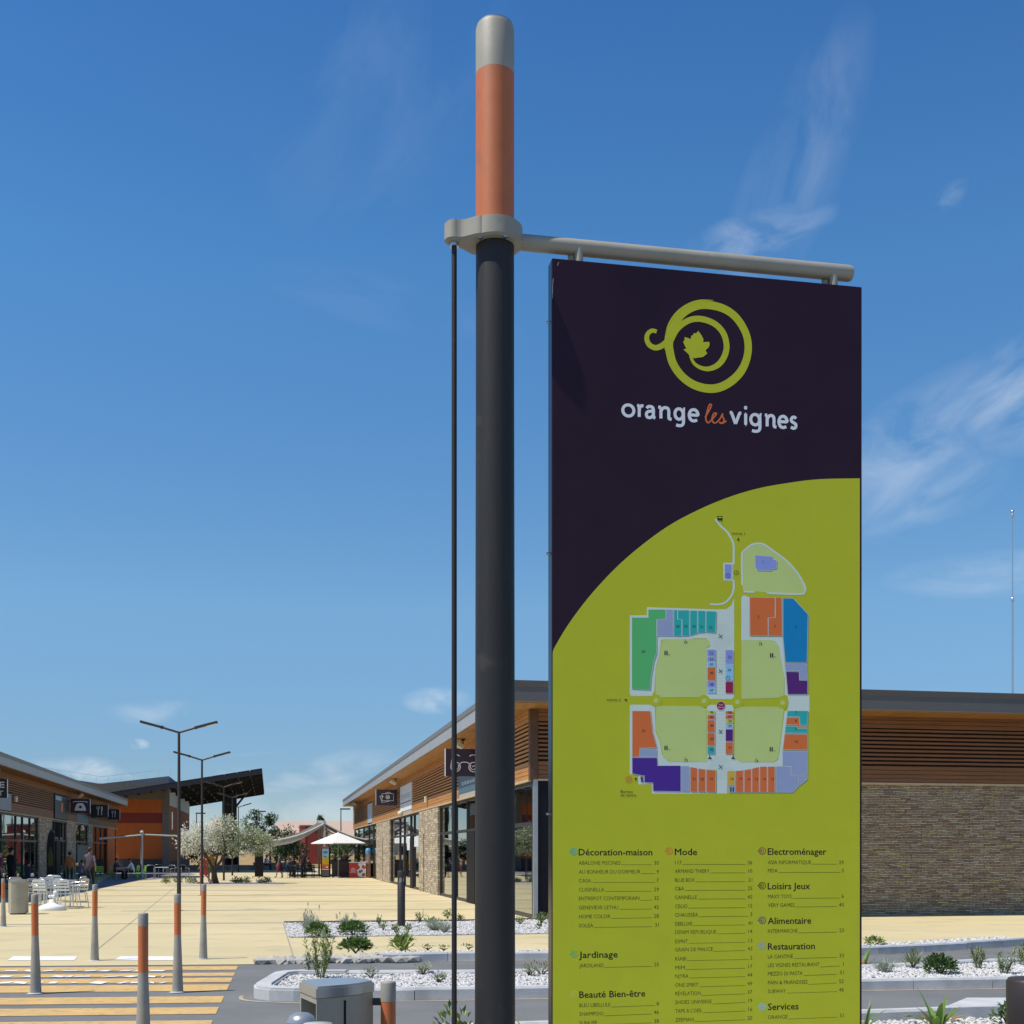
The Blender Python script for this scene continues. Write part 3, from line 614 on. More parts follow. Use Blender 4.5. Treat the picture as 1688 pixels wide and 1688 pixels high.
# roof aerial
mast = thing('aerial_mast', 'thin tall metal aerial mast rising from the flat roof on the right', 'aerial', right.location + VX * 13.8 + UX * 1.2 + Vector((0, 0, 5.67)), TH)
b = MB(); b.cyl((0, 0, 0), (0, 0, 2.95), .032, .026, 8); b.cyl((0, 0, 2.95), (0, 0, 5.3), .018, .013, 8); b.build('pole', M['steel'], mast)
b = MB(); b.lathe([(.02, 2.88), (.042, 2.91), (.042, 2.98), (.02, 3.01)], n=10); b.build('collar', M['steel'], mast)
b = MB(); b.ball((0, 0, 5.38), .050, n=6); b.lathe([(.014, 5.2), (.035, 5.23), (.035, 5.29), (.014, 5.33)], n=10); b.build('tip', M['steel'], mast)

# ------------------------------------------------------------------ left shop building (its wall faces local +x)
LB_Y0 = 94.6
left = thing('shop_building', 'shop building in shade with slatted wood fascia at the left edge', 'building', (-11.67 - .1946 * LB_Y0, LB_Y0, 0), TH)
def ly(px):
    k = (CX - px) / F; Y = 11.67 / (k - .1946); return (Y - LB_Y0) / .9816
b = MB(); b.box(-16, .80, -56, .1, 5.20, 5.67); roofL = b.build('roof', M['fascia'], left)
b = MB(); b.box(-16, .83, -56.02, .13, 5.55, 5.70); b.build('roof_edge', M['fascia_cap'], roofL)
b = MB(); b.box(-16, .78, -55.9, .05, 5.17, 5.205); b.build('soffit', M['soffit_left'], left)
b = MB(); b.box(-15.9, -.04, -55.8, 0, 3.45, 5.17); b.build('upper_wall', M['wood_dark'], left)
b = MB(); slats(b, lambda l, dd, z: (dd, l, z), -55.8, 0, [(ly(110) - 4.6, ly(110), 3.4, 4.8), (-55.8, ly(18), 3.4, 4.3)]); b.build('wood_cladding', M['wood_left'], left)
b = MB(); b.box(.0, .06, -55.8, 0, 3.40, 3.455); b.build('wood_trim', mat('dull_trim', (0.40, 0.31, 0.20), .6), left)
for a, c in ((64, 85), (110, 124), (145, 152)):
    b = MB(); b.box(-.5, .04, ly(a), ly(c), 0, 3.41); b.build('stone_pier', M['stone_pale'], left)
glazing(left, -55.8, ly(64), -.10, [ly(v) for v in (-40, -20, 5, 29, 40, 52)], 2.2)
glazing(left, ly(85), ly(110), -.10, [ly(92), ly(101)], 2.3)
glazing(left, ly(124), ly(145), -.10, [ly(134)], 2.3)
glazing(left, ly(152), -.1, -.10, [ly(160), ly(168), ly(176)], 2.3)
b = MB(); b.box(-6.7, -6.5, -55.7, -.1, 0, 3.44); b.box(-6.6, -.2, -55.7, -.1, -.01, .012); b.box(-6.6, -.2, -55.7, -.1, 3.42, 3.44); b.box(-6.6, -.2, -.25, -.05, 0, 3.43)
for i in range(18):
    yy = -54 + i * 3.0; x0 = -rnd.uniform(2, 5); b.box(x0, x0 + rnd.uniform(.5, 1.5), yy, yy + rnd.uniform(.4, 1.6), .012, rnd.uniform(.9, 2.1))
b.build('interior', M['inside'], left)
b = MB(); b.box(-.03, .10, ly(110) - 4.5, ly(110) - .05, 3.5, 4.78); nb = b.build('name_board', mat('dark_board', (.02, .022, .03), .5), left)
b = MB(); b.box(.10, .105, ly(110) - 2.6, ly(110) - 1.9, 3.9, 4.4); b.build('orange_stripe', M['orange'], nb)
b = MB(); b.box(.10, .105, ly(110) - 4.3, ly(110) - 2.4, 4.5, 4.72); b.build('blue_stripe', LB, nb)
b = MB(); b.box(-.03, .05, -55, ly(18) - .1, 3.5, 4.26); b.build('name_board', mat('grey_blue_board', (.22, .25, .30), .5), left)
b = MB(); b.box(-.02, .05, ly(126), ly(144), 3.42, 4.0); b.build('name_board', mat('teal_board', (.05, .13, .15), .5), left)
b = MB(); b.box(-.02, .06, ly(176), ly(188), .1, 3.4); b.build('orange_panel', M['brick_orange'], left)
b = MB(); b.box(-.09, -.02, ly(94), ly(101), .02, 2.3); b.build('door', M['black'], left)
b = MB(); b.box(-.05, .06, ly(126), ly(143), 1.0, 2.1); b.build('teal_panel', mat('teal_panel', (.02, .09, .10), .5), left)
for y in (ly(117), ly(60) - 12): floodlight(left, .42, y, 5.0, -1)
b = MB(); b.bbox(.05, .15, ly(23) - .2, ly(23) + .15, 3.95, 4.2, .02); b.build('alarm_box', M['cream'], left)

# ------------------------------------------------------------------ projecting pictogram signs
SIGN = mat('sign_aubergine', (0.030, 0.018, 0.040), 0.45, var=.05); SIGNW = mat('sign_white', (0.72, 0.72, 0.72), .5)
SIGNBLK = mat('sign_black', (0.015, 0.015, 0.022), 0.45)
def pictosign(label, loc, w, z0, z1, draw, m, wall_side):
    t = thing('pictogram_sign', label, 'sign', (loc.x, loc.y, z0), TH, 'projecting shop signs along the plaza'); h = z1 - z0
    b = MB(); b.bbox(0, w, 0, .12, 0, h, .008); b.build('board', m, t)
    b = MB(); b.box(-.012, -.001, .0, .12, 0, h) if wall_side == 'r' else b.box(w + .001, w + .012, 0, .12, 0, h); b.build('edge_trim', SIGNW, t)
    x0 = w if wall_side == 'r' else -.18
    for zz in (.2 * h, .8 * h): b = MB(); b.cyl((x0, .06, zz), (x0 + .18, .06, zz), .018, n=6); b.build('bracket', M['frame'], t)
    b = MB(); fn = lambda x, z, k=0: Vector((x * w, -.004 - k * .001, z * h))
    draw(b, fn, w, h); b.build('pictogram', SIGNW, t); return t
def quads(b, fn, qs, m=0):
    for i, q in enumerate(qs): b.face([fn(p[0], p[1], (i % 2) * .05) for p in q], m)
def ring(cx, cz, r, asp, a0=0, a1=2 * math.pi, n=26): return [(cx + r * math.cos(a0 + (a1 - a0) * i / n), cz + r * asp * math.sin(a0 + (a1 - a0) * i / n)) for i in range(n + 1)]
def draw_glasses(b, fn, w, h):
    asp = w / h
    for s in (-1, 1):
        quads(b, fn, stroke(ring(.5 + .24 * s, .34, .125, asp), .026, smooth=False))
        quads(b, fn, stroke([(.5 + .24 * s + s * (.02 + .07 * t) * math.cos(t * 7) * -1, .34 + asp * (.02 + .07 * t) * math.sin(t * 7)) for t in [i / 24 for i in range(25)]], .022, smooth=False))
        quads(b, fn, stroke([(.5 + .355 * s, .40), (.5 + .33 * s, .62), (.5 + .29 * s, .76), (.5 + .20 * s, .78), (.5 + .13 * s, .73)], .028))
    quads(b, fn, stroke([(.375, .46), (.44, .51), (.56, .51), (.625, .46)], .028))
def draw_money(b, fn, w, h):
    quads(b, fn, stroke([(.28, .30), (.82, .30), (.82, .74), (.28, .74)], .03, closed=True, smooth=False))
    quads(b, fn, stroke([(.28, .62), (.18, .60), (.28, .18), (.44, .22), (.62, .28)], .028, smooth=False))
    quads(b, fn, stroke([(.42, .75), (.62, .84), (.72, .76)], .03, smooth=False))
    quads(b, fn, stroke(ring(.55, .52, .085, w / h), .03, smooth=False)); quads(b, fn, stroke(ring(.55, .52, .03, w / h), .03, smooth=False))
    quads(b, fn, [[(.28, .50), (.34, .54), (.34, .58), (.28, .62)]])
def draw_phone(b, fn, w, h):
    quads(b, fn, stroke([(.13, .74), (.18, .80), (.5, .82), (.80, .80), (.86, .74)], .05))
    pts = [(.20, .16), (.80, .16), (.78, .36), (.68, .62), (.60, .70), (.38, .70), (.30, .62), (.22, .36)]
    hole = ring(.5, .42, .075, w / h, 0, 2 * math.pi, 16)[:-1]
    # body with a dial opening: fan of quads between outline and dial
    n = 16
    def outl(a):
        best = None; dx, dz = math.cos(a), math.sin(a)
        for i in range(len(pts)):
            (x0, z0), (x1, z1) = pts[i], pts[(i + 1) % len(pts)]; ex, ez = x1 - x0, z1 - z0; den = dx * ez - dz * ex
            if abs(den) < 1e-9: continue
            t = ((x0 - .5) * ez - (z0 - .42) * ex) / den; u = ((x0 - .5) * dz - (z0 - .42) * dx) / den
            if t > 0 and -1e-6 <= u <= 1 + 1e-6 and (best is None or t < best): best = t
        return (.5 + dx * best, .42 + dz * best)
    angs = sorted([2 * math.pi * i / 32 for i in range(32)] + [math.atan2(p[1] - .42, p[0] - .5) % (2 * math.pi) for p in pts])
    for a, c in zip(angs, angs[1:] + [angs[0] + 2 * math.pi]):
        if c - a < 1e-6: continue
        q = lambda t: (.5 + .08 * math.cos(t), .42 + .08 * w / h * math.sin(t))
        b.face([fn(*q(a)), fn(*outl(a)), fn(*outl(c % (2 * math.pi))), fn(*q(c))])
def draw_forks(b, fn, w, h):
    quads(b, fn, stroke([(.42, .18), (.42, .62)], .035, smooth=False))
    for dx in (-.09, .0, .09): quads(b, fn, stroke([(.42, .60), (.42 + dx * .8, .68), (.42 + dx, .86)], .028, smooth=False))
    quads(b, fn, [[(.60, .18), (.64, .18), (.645, .50), (.68, .60), (.68, .80), (.64, .88), (.60, .86)]])
def wall_r(s): return Vector((right.location.x, right.location.y, 0)) + UX * s
def wall_l(px): return Vector((left.location.x, left.location.y, 0)) + UX * ly(px)
pictosign('dark sign with a white pair of spectacles beside the main post', wall_r(6.4) - VX * 1.24, 1.12, 3.89, 4.70, draw_glasses, SIGN, 'r')
pictosign('dark sign with white banknotes beside the pale bank board', wall_r(31.8) - VX * 1.16, 1.04, 3.97, 4.76, draw_money, SIGN, 'r')
def draw_spirit(b, fn, w, h):
    put_text(b, 'ONE', .92, .54, .32, 0, lambda x, z: fn(x, z), width=.86, align='r', bold=.03); put_text(b, 'SPIRIT', .88, .12, .27, 0, lambda x, z: fn(x, z), width=.80, align='r', bold=.012)
pictosign('black shop sign with bold white capital letters cut by the left edge', wall_l(-40) + VX * .06, 1.12, 3.82, 4.57, draw_spirit, SIGNBLK, 'l')
pictosign('dark sign with a white telephone on the left shops', wall_l(112) + VX * .16, 1.06, 3.93, 4.74, draw_phone, SIGN, 'l')
pictosign('dark sign with white fork and knife, the nearer and larger looking one', wall_l(146) + VX * .16, 1.04, 3.90, 4.72, draw_forks, SIGNBLK, 'l')
pictosign('dark sign with white fork and knife, the last before the orange building', wall_l(173) + VX * .16, 0.84, 3.98, 4.70, draw_forks, SIGNBLK, 'l')

# ------------------------------------------------------------------ orange building and the solar canopy behind
ob = thing('orange_building', 'orange and dark red walled building under the dark solar canopy', 'building', (-28.44, 103, 0), TH)
b = MB(); b.box(-10, -.5, .0, .3, 0, 1.1); b.box(-.06, 0, .5, 27, 0, .9); b.build('plinth', mat('dark_plinth', (.07, .065, .065), .8), ob)
for z0, z1, k in ((1.1, 4.06, 'brick_orange'), (4.06, 4.92, 'brick_red'), (4.92, 6.0, 'brick_orange')):
    b = MB(); b.box(-10, -.5, .05, .3, z0, z1); b.build('wall_band', M[k], ob)
b = MB(); b.box(-10, -.5, .02, .3, 6.0, 7.3); b.build('upper_wall', mat('brown_grey_wall', (.20, .16, .12), .85), ob)
b = MB(); b.box(-.5, .05, -.05, .5, 0, 7.35); b.build('corner_column', mat('grey_column', (.17, .15, .135), .85), ob)
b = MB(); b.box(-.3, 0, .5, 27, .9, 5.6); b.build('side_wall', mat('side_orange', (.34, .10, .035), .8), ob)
b = MB(); b.box(-.3, .02, .5, 27, 5.6, 6.9); b.build('clerestory', mat('pale_clerestory', (.50, .54, .56), .6), ob)
b = MB(); b.box(-.02, .03, 3.0, 4.2, 3.6, 5.1); b.build('window', M['lens'], ob)
b = MB(); b.box(-10, -.3, 26.7, 27, 0, 6.9); b.box(-10, -9.7, .3, 27, 0, 6.9); b.build('rear_wall', M['plaster'], ob)
b = MB()
for x0, z0, x1, z1 in ((-5.6, 7.35, -.1, 8.05), (-13.5, 8.55, -5.6, 7.35)):
    b.hexa([(x0, 1.5, z0 - .9), (x1, 1.5, z1 - .9), (x1, 26, z1 - .9), (x0, 26, z0 - .9), (x0, 1.5, z0), (x1, 1.5, z1), (x1, 26, z1), (x0, 26, z0)])
rf = b.build('roof', mat('dark_grey_roof', (.165, .165, .165), .7), ob)
b = MB()
for i in range(14):
    x = -13 + i * 1.0; z = (8.55 + (x + 13.5) / 7.9 * -1.2) if x < -5.6 else 7.35 + (x + 5.6) / 5.5 * .7
    b.cyl((x, 2, z), (x, 2, z + .62), .008, n=4)
b.path([(-13, 2, 9.1), (-5.6, 2, 7.97), (-.6, 2, 8.6)], .016, 4); b.build('guard_rail', M['alu'], rf)
can = thing('solar_canopy', 'large sloping dark solar canopy on one dark column', 'canopy', (-20.1, 100, 0), TH)
b = MB(); zs = lambda x: 8.42 + x * .174
for i in range(14):
    xa = -14 + i + (.045 if i else 0); xb = -13 + i
    b.hexa([(xa, 0, zs(xa) - .12), (xb, 0, zs(xb) - .12), (xb, 37, zs(xb) - .12), (xa, 37, zs(xa) - .12), (xa, 0, zs(xa)), (xb, 0, zs(xb)), (xb, 37, zs(xb)), (xa, 37, zs(xa))])
deck = b.build('deck', M['canopy'], can)
b = MB()
for i in range(15):
    x = -14 + i * 1.0; xx = min(x + .07, -.0); b.hexa([(x, .15, zs(x) - .34), (xx, .15, zs(xx) - .34), (xx, 36.9, zs(xx) - .34), (x, 36.9, zs(x) - .34), (x, .15, zs(x) - .125), (xx, .15, zs(xx) - .125), (xx, 36.9, zs(xx) - .125), (x, 36.9, zs(x) - .125)])
for y in (0, 6.1, 12.2, 18.3, 24.4, 30.5, 36.7): b.hexa([(-14, y, zs(-14) - .45), (0, y, zs(0) - .45), (0, y + .14, zs(0) - .45), (-14, y + .14, zs(-14) - .45), (-14, y, zs(-14) - .126), (0, y, zs(0) - .126), (0, y + .14, zs(0) - .126), (-14, y + .14, zs(-14) - .126)])
b.build('beams', M['canopy_steel'], deck)
b = MB(); b.bbox(-3.85, -2.5, 19.5, 20.5, 0, zs(-3.2) - .5, .03); b.build('column', M['canopy_steel'], can)
b = MB(); b.cyl((-2.9, 20, 5.6), (-1.2, 20, zs(-1.2) - .4), .10, n=8); b.build('strut', M['canopy_steel'], can)

# ------------------------------------------------------------------ far houses and walls
def house(label, px0, px1, Y, z_eave, z_ridge, m=None):
    x0, x1 = PX(px0, Y), PX(px1, Y); t = thing('house', label, 'house', ((x0 + x1) / 2, Y, 0), 0, 'far houses beyond the plaza'); w = (x1 - x0) / 2
    b = MB(); b.box(-w + .3, w - .3, .3, 9.7, 0, z_eave); wl = b.build('wall', m or M['house_wall'], t)
    b = MB(); b.add([(-w, -.3, z_eave - .1), (w, -.3, z_eave - .1), (w, 5, z_ridge), (-w, 5, z_ridge), (w, 10.3, z_eave - .1), (-w, 10.3, z_eave - .1), (-w, -.3, z_eave - .25), (w, -.3, z_eave - .25), (w, 10.3, z_eave - .25), (-w, 10.3, z_eave - .25)], [(0, 1, 2, 3), (3, 2, 4, 5), (0, 6, 7, 1), (4, 8, 9, 5), (1, 7, 8, 4, 2), (0, 3, 5, 9, 6)])
    b.build('roof', M['pink_tile'], t)
    for i in range(max(2, int(w * 2 / 5))):
        x = -w + 1.5 + i * 4.6
        if x < w - 1: b = MB(); b.box(x, x + 1.0, .26, .31, 1.2, 2.6); b.build('window', M['charcoal'], t)
house('long far house with a pale pink tiled roof beyond the awning', 448, 590, 215, 4.3, 7.2)
house('small far house with a pink tiled roof behind the blossoming tree', 338, 372, 190, 4.8, 6.9)
house('far pink tiled house half hidden by the right shop row', 560, 640, 240, 4.0, 6.3)
rb = thing('red_building', 'small dark red box building beyond the awning', 'building', (PX(508, 150), 150, 0), TH)
b = MB(); b.box(-.9, 2.2, 0, 8, 0, 4.75); b.build('wall', mat('dark_red_render', (.30, .045, .035), .8), rb)
b = MB(); b.box(-.95, -.35, -.06, .02, 0, 4.8); b.build('corner_pilaster', mat('light_red_render', (.55, .12, .08), .8), rb)
b = MB(); b.box(-1.0, 2.3, -.1, 8.1, 4.8, 4.95); b.build('roof', M['roofing'], rb)
lw = thing('low_wall', 'low pale stone bench wall at the far end of the plaza', 'wall', G(392, 1434), R(4))
b = MB(); b.box(-9, 4.8, 0, .6, 0, .36); b.build('wall', M['plaster'], lw); b = MB(); b.box(-9.05, 4.85, -.05, .65, .36, .46); b.build('coping', M['kerb'], lw)
lw2 = thing('low_wall', 'low brown earth coloured wall right of the black banner stand', 'wall', G(446, 1434), R(4))
b = MB(); b.box(-1.6, 2.6, 0, .6, 0, .62); b.build('wall', mat('brown_wall', (.30, .22, .15), .9), lw2); b = MB(); b.box(-1.65, 2.65, -.05, .65, .62, .70); b.build('coping', M['plaster'], lw2)
hd = thing('dark_screen', 'dark opaque screen panel standing behind the far lamp posts', 'screen', (PX(384, 109), 109, 0), R(2))
b = MB(); b.box(-.5, .5, 0, .08, .55, 1.65); b.build('panel', M['black'], hd); 
for x in (-.45, .45): b = MB(); b.cyl((x, .04, 0), (x, .04, .56), .03, n=6); b.build('leg', M['frame'], hd)
# ------------------------------------------------------------------ the map sign (totem): pole, arm, hanging panel with printed plan and shop list
PL = Vector((-0.0874, 6.4, 0))
sg = thing('map_sign', 'tall dark post with orange top carrying the large purple and lime map panel', 'sign', PL, TH)
b = MB(); b.lathe([(.1045, 0), (.1035, 1.5), (.0990, 4.0), (.0985, 4.80)], n=48); b.build('pole', M['pole'], sg)
b = MB(); b.lathe([(.099, 4.80), (.099, 5.645)], n=48); b.build('orange_band', M['orange'], sg)
b = MB(); b.lathe([(.0992, 5.645), (.0992, 5.874), (.094, 5.894)], n=48); cap = b.build('cap', M['taupe'], sg)
b = MB(); b.lathe([(.0965, 5.884), (.092, 5.902), (.06, 5.910), (.001, 5.912)], n=48); b.build('lid', M['steel'], cap)
# clamp: rounded plate round the pole with a lug to the left for the rod
def lobed(c1, r1, c2, r2, n=64):
    # outline of two circles joined by waisted flanks
    pts = []
    for i in range(n + 1):
        a = R(-128) + R(256) * i / n; pts.append((c1 + r1 * math.cos(a), r1 * math.sin(a)))
    ps = pts[-1]; lo = []
    for i in range(1, 14): t = i / 14; lo.append((ps[0] + (c2 + r2 * .3 - ps[0]) * t, ps[1] + (r2 - ps[1]) * (t * t * (3 - 2 * t))))
    pts += lo
    for i in range(n + 1):
        a = R(80) + R(200) * i / n; pts.append((c2 + r2 * math.cos(a), r2 * math.sin(a)))
    pts += [(x, -y) for x, y in reversed(lo)]
    return pts
outl = lobed(0, .142, -.212, .050)
b = MB(); b.prism(outl, 4.765, 4.868)
bm_ = bmesh.new(); me_ = bpy.data.meshes.new('tmp'); me_.from_pydata([tuple(v) for v in b.v], [], b.f); bm_.from_mesh(me_); bmesh.ops.remove_doubles(bm_, verts=bm_.verts, dist=1e-4)
bmesh.ops.bevel(bm_, geom=[e for e in bm_.edges if abs(e.verts[0].co.z - e.verts[1].co.z) < 1e-4], offset=.010, segments=3, affect='EDGES'); b = MB(); b.bm(bm_, smooth=False); bm_.free(); bpy.data.meshes.remove(me_)
clamp = b.build('clamp', M['taupe'], sg)
for q0, q1, r_ in (((-.212, 0, 4.868), (-.212, 0, 4.888), .012), ((-.212, 0, 4.745), (-.212, 0, 4.765), .026), ((.03, -.118, 4.758), (.03, -.118, 4.766), .012), ((-.09, -.085, 4.758), (-.09, -.085, 4.766), .012)): b = MB(); b.cyl(q0, q1, r_, n=8); b.build('bolt', M['steel'], clamp)
b = MB(); b.cyl((-.212, 0, 0), (-.212, 0, 4.75), .0135, n=14); b.build('tie_rod', M['pole'], sg)
b = MB(); b.lathe([(.24, 0.0), (.24, .02)], n=32); b.build('base_plate', M['pole'], sg)
ARMZ = 4.802
b = MB(); b.path([(.13, 0, ARMZ), (.20, 0, ARMZ), (1.955, 0, ARMZ), (1.972, 0, ARMZ)], [.040, .041, .043, .038], 24); arm = b.build('arm', M['taupe'], sg)
PTOP = 4.714
for x in (.44, 1.86):
    for x_, y_ in ((x, -.018), (x - .028, .022)): b = MB(); b.cyl((x_, y_, PTOP - .005), (x_, y_, ARMZ), .022, n=14); b.build('hanger', M['taupe'], arm)
PX0, PX1, PB = .291, 2.012, .40
YF = -.045
b = MB(); b.bbox(PX0, PX1, YF, .045, PB, PTOP, .004); panel = b.build('panel', [M['aubergine']], sg)
for xa in (PX0 - .0012, PX1): b = MB(); b.box(xa, xa + .0012, YF + .006, .04, PB + .005, PTOP - .005); b.build('side_trim', M['panel_side'], panel)
for x, s in ((PX0, -1), (PX1, 1)):
    for z in (4.40, 3.2, 1.85): b = MB(); b.cyl((x, 0, z), (x + .016 * s, 0, z), .008, n=8); b.cyl((x + .016 * s, 0, z), (x + .022 * s, 0, z), .005, n=8); b.build('bolt', M['steel'], panel)
for x in (PX0 + .25, PX1 - .25): b = MB(); b.box(x - .04, x + .04, -.03, .03, 0, PB + .01); b.build('foot', M['panel_side'], sg)
# map photo measurements on the sign's face into sign coordinates (x along the panel, z up)
def face_xz(px, py):
    dv = Vector(((px - CX) / F, 1, (HY - py) / F)); c = Vector((0, 0, EYE)); p0 = PL + UX * YF
    t = (p0 - c).dot(UX) / dv.dot(UX); h = c + dv * t; return ((h - PL).dot(VX), h.z)
class Print:
    def __init__(s): s.b = MB(); s.k = 0; s.mats = []
    def mi(s, m):
        if m not in s.mats: s.mats.append(m)
        return s.mats.index(m)
    def poly(s, pts, m, layer):
        s.k += 1; y = YF - layer * .00016 - (s.k % 60) * .0000022
        s.b.face([(*(lambda q: (q[0], y, q[1]))(face_xz(*p)),) for p in pts], s.mi(m))
    def line(s, pts, w, m, layer, smooth=True, closed=False, sub=6):
        for q in stroke(pts, w, sub, closed, smooth): s.poly(q, m, layer)
    def disc(s, x, y, r, m, layer, n=20): s.poly([(x + r * math.cos(6.2832 * i / n), y + r * math.sin(6.2832 * i / n)) for i in range(n)], m, layer)
    def ring(s, x, y, r, w, m, layer, n=24): s.line([(x + r * math.cos(6.2832 * i / n), y + r * math.sin(6.2832 * i / n)) for i in range(n)], w, m, layer, smooth=False, closed=True)
    def text(s, body, px, py, cap, m, layer, px1=None, align='l', bold=0.0):
        # py is the baseline in the photo
        x, z = face_xz(px, py); upp = (face_xz(px, py - 10)[1] - z) / 10
        wd = abs(face_xz(px1, py)[0] - x) if px1 else None
        s.k += 1; y = YF - layer * .00016 - (s.k % 60) * .0000022
        put_text(s.b, body, x, z, cap * upp, s.mi(m), lambda a, c: (a, y, c), wd, align, bold)
    def done(s, name, parent): return s.b.build(name, s.mats, parent)
def pm(name, rgb, rough=.5): return mat(name, rgb, rough, var=.03, spec=.3)
LIME = pm('print_lime', (.59, .60, .022)); INK = pm('print_ink', (.018, .014, .012)); INK2 = pm('print_ink_soft', (.055, .058, .015)); PWH = pm('print_white', (.88, .88, .88)); POR = pm('print_orange', (.84, .19, .045))
PALE = pm('print_pale', (.76, .84, .72)); KHA = pm('print_khaki', (.66, .76, .24)); GRN = pm('print_green', (.12, .56, .17)); TEA = pm('print_teal', (.03, .50, .43)); LAV = pm('print_lavender', (.38, .44, .62)); VIO = pm('print_violet', (.33, .38, .76)); SKY = pm('print_skyblue', (.36, .66, .86)); BLU = pm('print_blue', (.005, .27, .56)); PUR = pm('print_purple', (.12, .02, .19)); DPU = pm('print_deep_purple', (.085, .024, .30)); CRI = pm('print_crimson', (.36, .016, .08)); YEL = pm('print_yellow', (.72, .72, .07)); AMB = pm('print_amber', (.85, .48, .04)); SHD = pm('print_soft_edge', (.30, .34, .30)); MAP_LINE = pm('print_line', (.62, .72, .54)); WHL = pm('print_line_pale', (.86, .88, .82))
# lime field with its curved top
p = Print()
arc = catmull([(909.2, 1076), (935, 1032), (970, 985), (1010, 941), (1050, 905), (1100, 868), (1150, 841), (1200, 820), (1250, 805), (1300, 796), (1350, 790), (1417.3, 788.5)], 5)
p.k = 0; y = YF - .0002; pts = [face_xz(q[0], q[1]) for q in arc]; x0, x1 = PX0 + .003, PX1 - .003
pts = [(min(x1, max(x0, a)), c) for a, c in pts]
for (a, c), (e, f_) in zip(pts, pts[1:]):
    if e - a > 1e-5: p.b.face([(a, y, PB + .004), (e, y, PB + .004), (e, y, f_), (a, y, c)], p.mi(LIME))
p.done('lime_field', panel)
# scuffs where the edge has been knocked
p = Print(); SCF = pm('scuff', (.42, .38, .34))
for pts_ in ([(921, 432), (919, 438)], [(912, 459), (911, 470), (910.5, 492)]): p.line(pts_, .9, SCF, 3, smooth=False)
p.done('scuff_mark', panel)
# emblem: vine tendril spiral with a leaf (traced in a 4.442x enlargement at 980,460)
E = lambda pts: [(980 + x / 4.442, 460 + y_ / 4.442) for x, y_ in pts]
p = Print()
p.line(E([(545, 500), (572, 612), (640, 712), (740, 780), (860, 803), (965, 772), (1060, 692), (1112, 590), (1125, 480), (1098, 375), (1030, 275), (940, 215), (830, 190), (740, 200), (655, 245), (590, 318), (555, 400), (544, 460), (545, 520)]), [13.5, 13.2, 13, 13.5, 14, 14, 13.5, 12.5, 12, 12, 12.5, 13, 13.5, 13, 13, 14, 15, 14.5, 13.5], LIME, 2, sub=8)
p.line(E([(520, 405), (545, 330), (600, 250), (680, 190), (770, 158), (870, 156)]), [1, 3, 4, 4, 3, .8], LIME, 3)
p.line(E([(702, 565), (730, 618), (780, 650), (840, 657), (905, 628), (950, 568), (967, 490), (945, 400), (885, 332), (800, 296), (720, 294), (650, 325), (595, 378), (560, 450)]), [4.5, 5.2, 6.5, 8, 9.5, 10, 9.6, 9.6, 9.8, 10, 10, 10, 10, 9], LIME, 3, sub=8)
p.line(E([(455, 385), (420, 378), (390, 402), (383, 440), (402, 482), (445, 503), (490, 490), (535, 455)]), [6.5, 7, 7.5, 8, 8.5, 9, 9.5, 10], LIME, 2, sub=8)
p.poly(E([(760, 380), (785, 415), (797, 440), (795, 462), (840, 460), (843, 480), (836, 500), (812, 522), (826, 545), (795, 570), (735, 580), (700, 575), (688, 550), (650, 515), (672, 510), (648, 460), (658, 450), (660, 425), (688, 433), (704, 441), (708, 415), (720, 412), (728, 395), (742, 399)]), LIME, 4)
p.done('emblem', panel)
# centre name in drawn strokes
p = Print()
def glyph(x0, x1, paths, m, w=22, asc=1.0):
    for pth in paths:
        q = []
        for gx, gy in pth:
            X = x0 + 12 + gx * (x1 - x0 - 24); base = 1015 - 12 + (X - 245) * .0744; q.append((X, base - gy * 82))
        p.line(E(q), w / 4.442, m, 2, sub=6)
def arc_(cx, cy, rx, ry, a0, a1, n=14): return [(cx + rx * math.cos(R(a0 + (a1 - a0) * i / n)), cy + ry * math.sin(R(a0 + (a1 - a0) * i / n))) for i in range(n + 1)]
def L2(a, c): return [a, ((a[0] + c[0]) / 2, (a[1] + c[1]) / 2), c]
gO = [arc_(.5, .5, .5, .5, 90, 452)]
gR = [L2((.35, 1), (.35, 0)), L2((0, 1), (.35, 1)), [(.35, .55), (.45, .85), (.7, 1.0), (1.05, .98)]]
gA = [[(.08, .82), (.25, .97), (.5, 1.0), (.75, .93), (.86, .72), (.86, .35), (.88, .08), (1.08, 0)], [(.86, .58), (.5, .58), (.15, .48), (.04, .28), (.15, .05), (.42, 0), (.7, .1), (.86, .32)]]
gN = [L2((.18, 1), (.18, 0)), L2((-.04, 1), (.18, 1)), [(.18, .62), (.32, .9), (.55, 1.0), (.75, .92), (.82, .68), (.82, .25), (.86, .03), (1.05, 0)]]
gG = [arc_(.42, .52, .42, .47, 90, 452), [(.86, 1.0), (.88, .5), (.88, -.15), (.78, -.42), (.5, -.52), (.12, -.48)], L2((.86, 1.0), (1.04, 1.0))]
gE = [[(.04, .52), (.5, .52), (.97, .55), (.92, .8), (.72, .97), (.48, 1.0), (.2, .9), (.03, .6), (.06, .3), (.25, .06), (.55, 0), (.9, .1)]]
gV = [L2((-.02, 1), (.2, 1)), L2((.13, 1), (.5, .02)), L2((.5, .02), (.87, 1)), L2((.8, 1), (1.02, 1))]
gI = [L2((.45, 1), (.45, 0)), L2((-.05, 1), (.45, 1)), L2((.45, 0), (1.1, 0)), arc_(.45, 1.52, .28, .035, 0, 360, 8)]
gS = [[(.93, .88), (.65, 1.0), (.3, .96), (.1, .76), (.25, .58), (.6, .48), (.9, .34), (.85, .1), (.5, 0), (.05, .1)]]
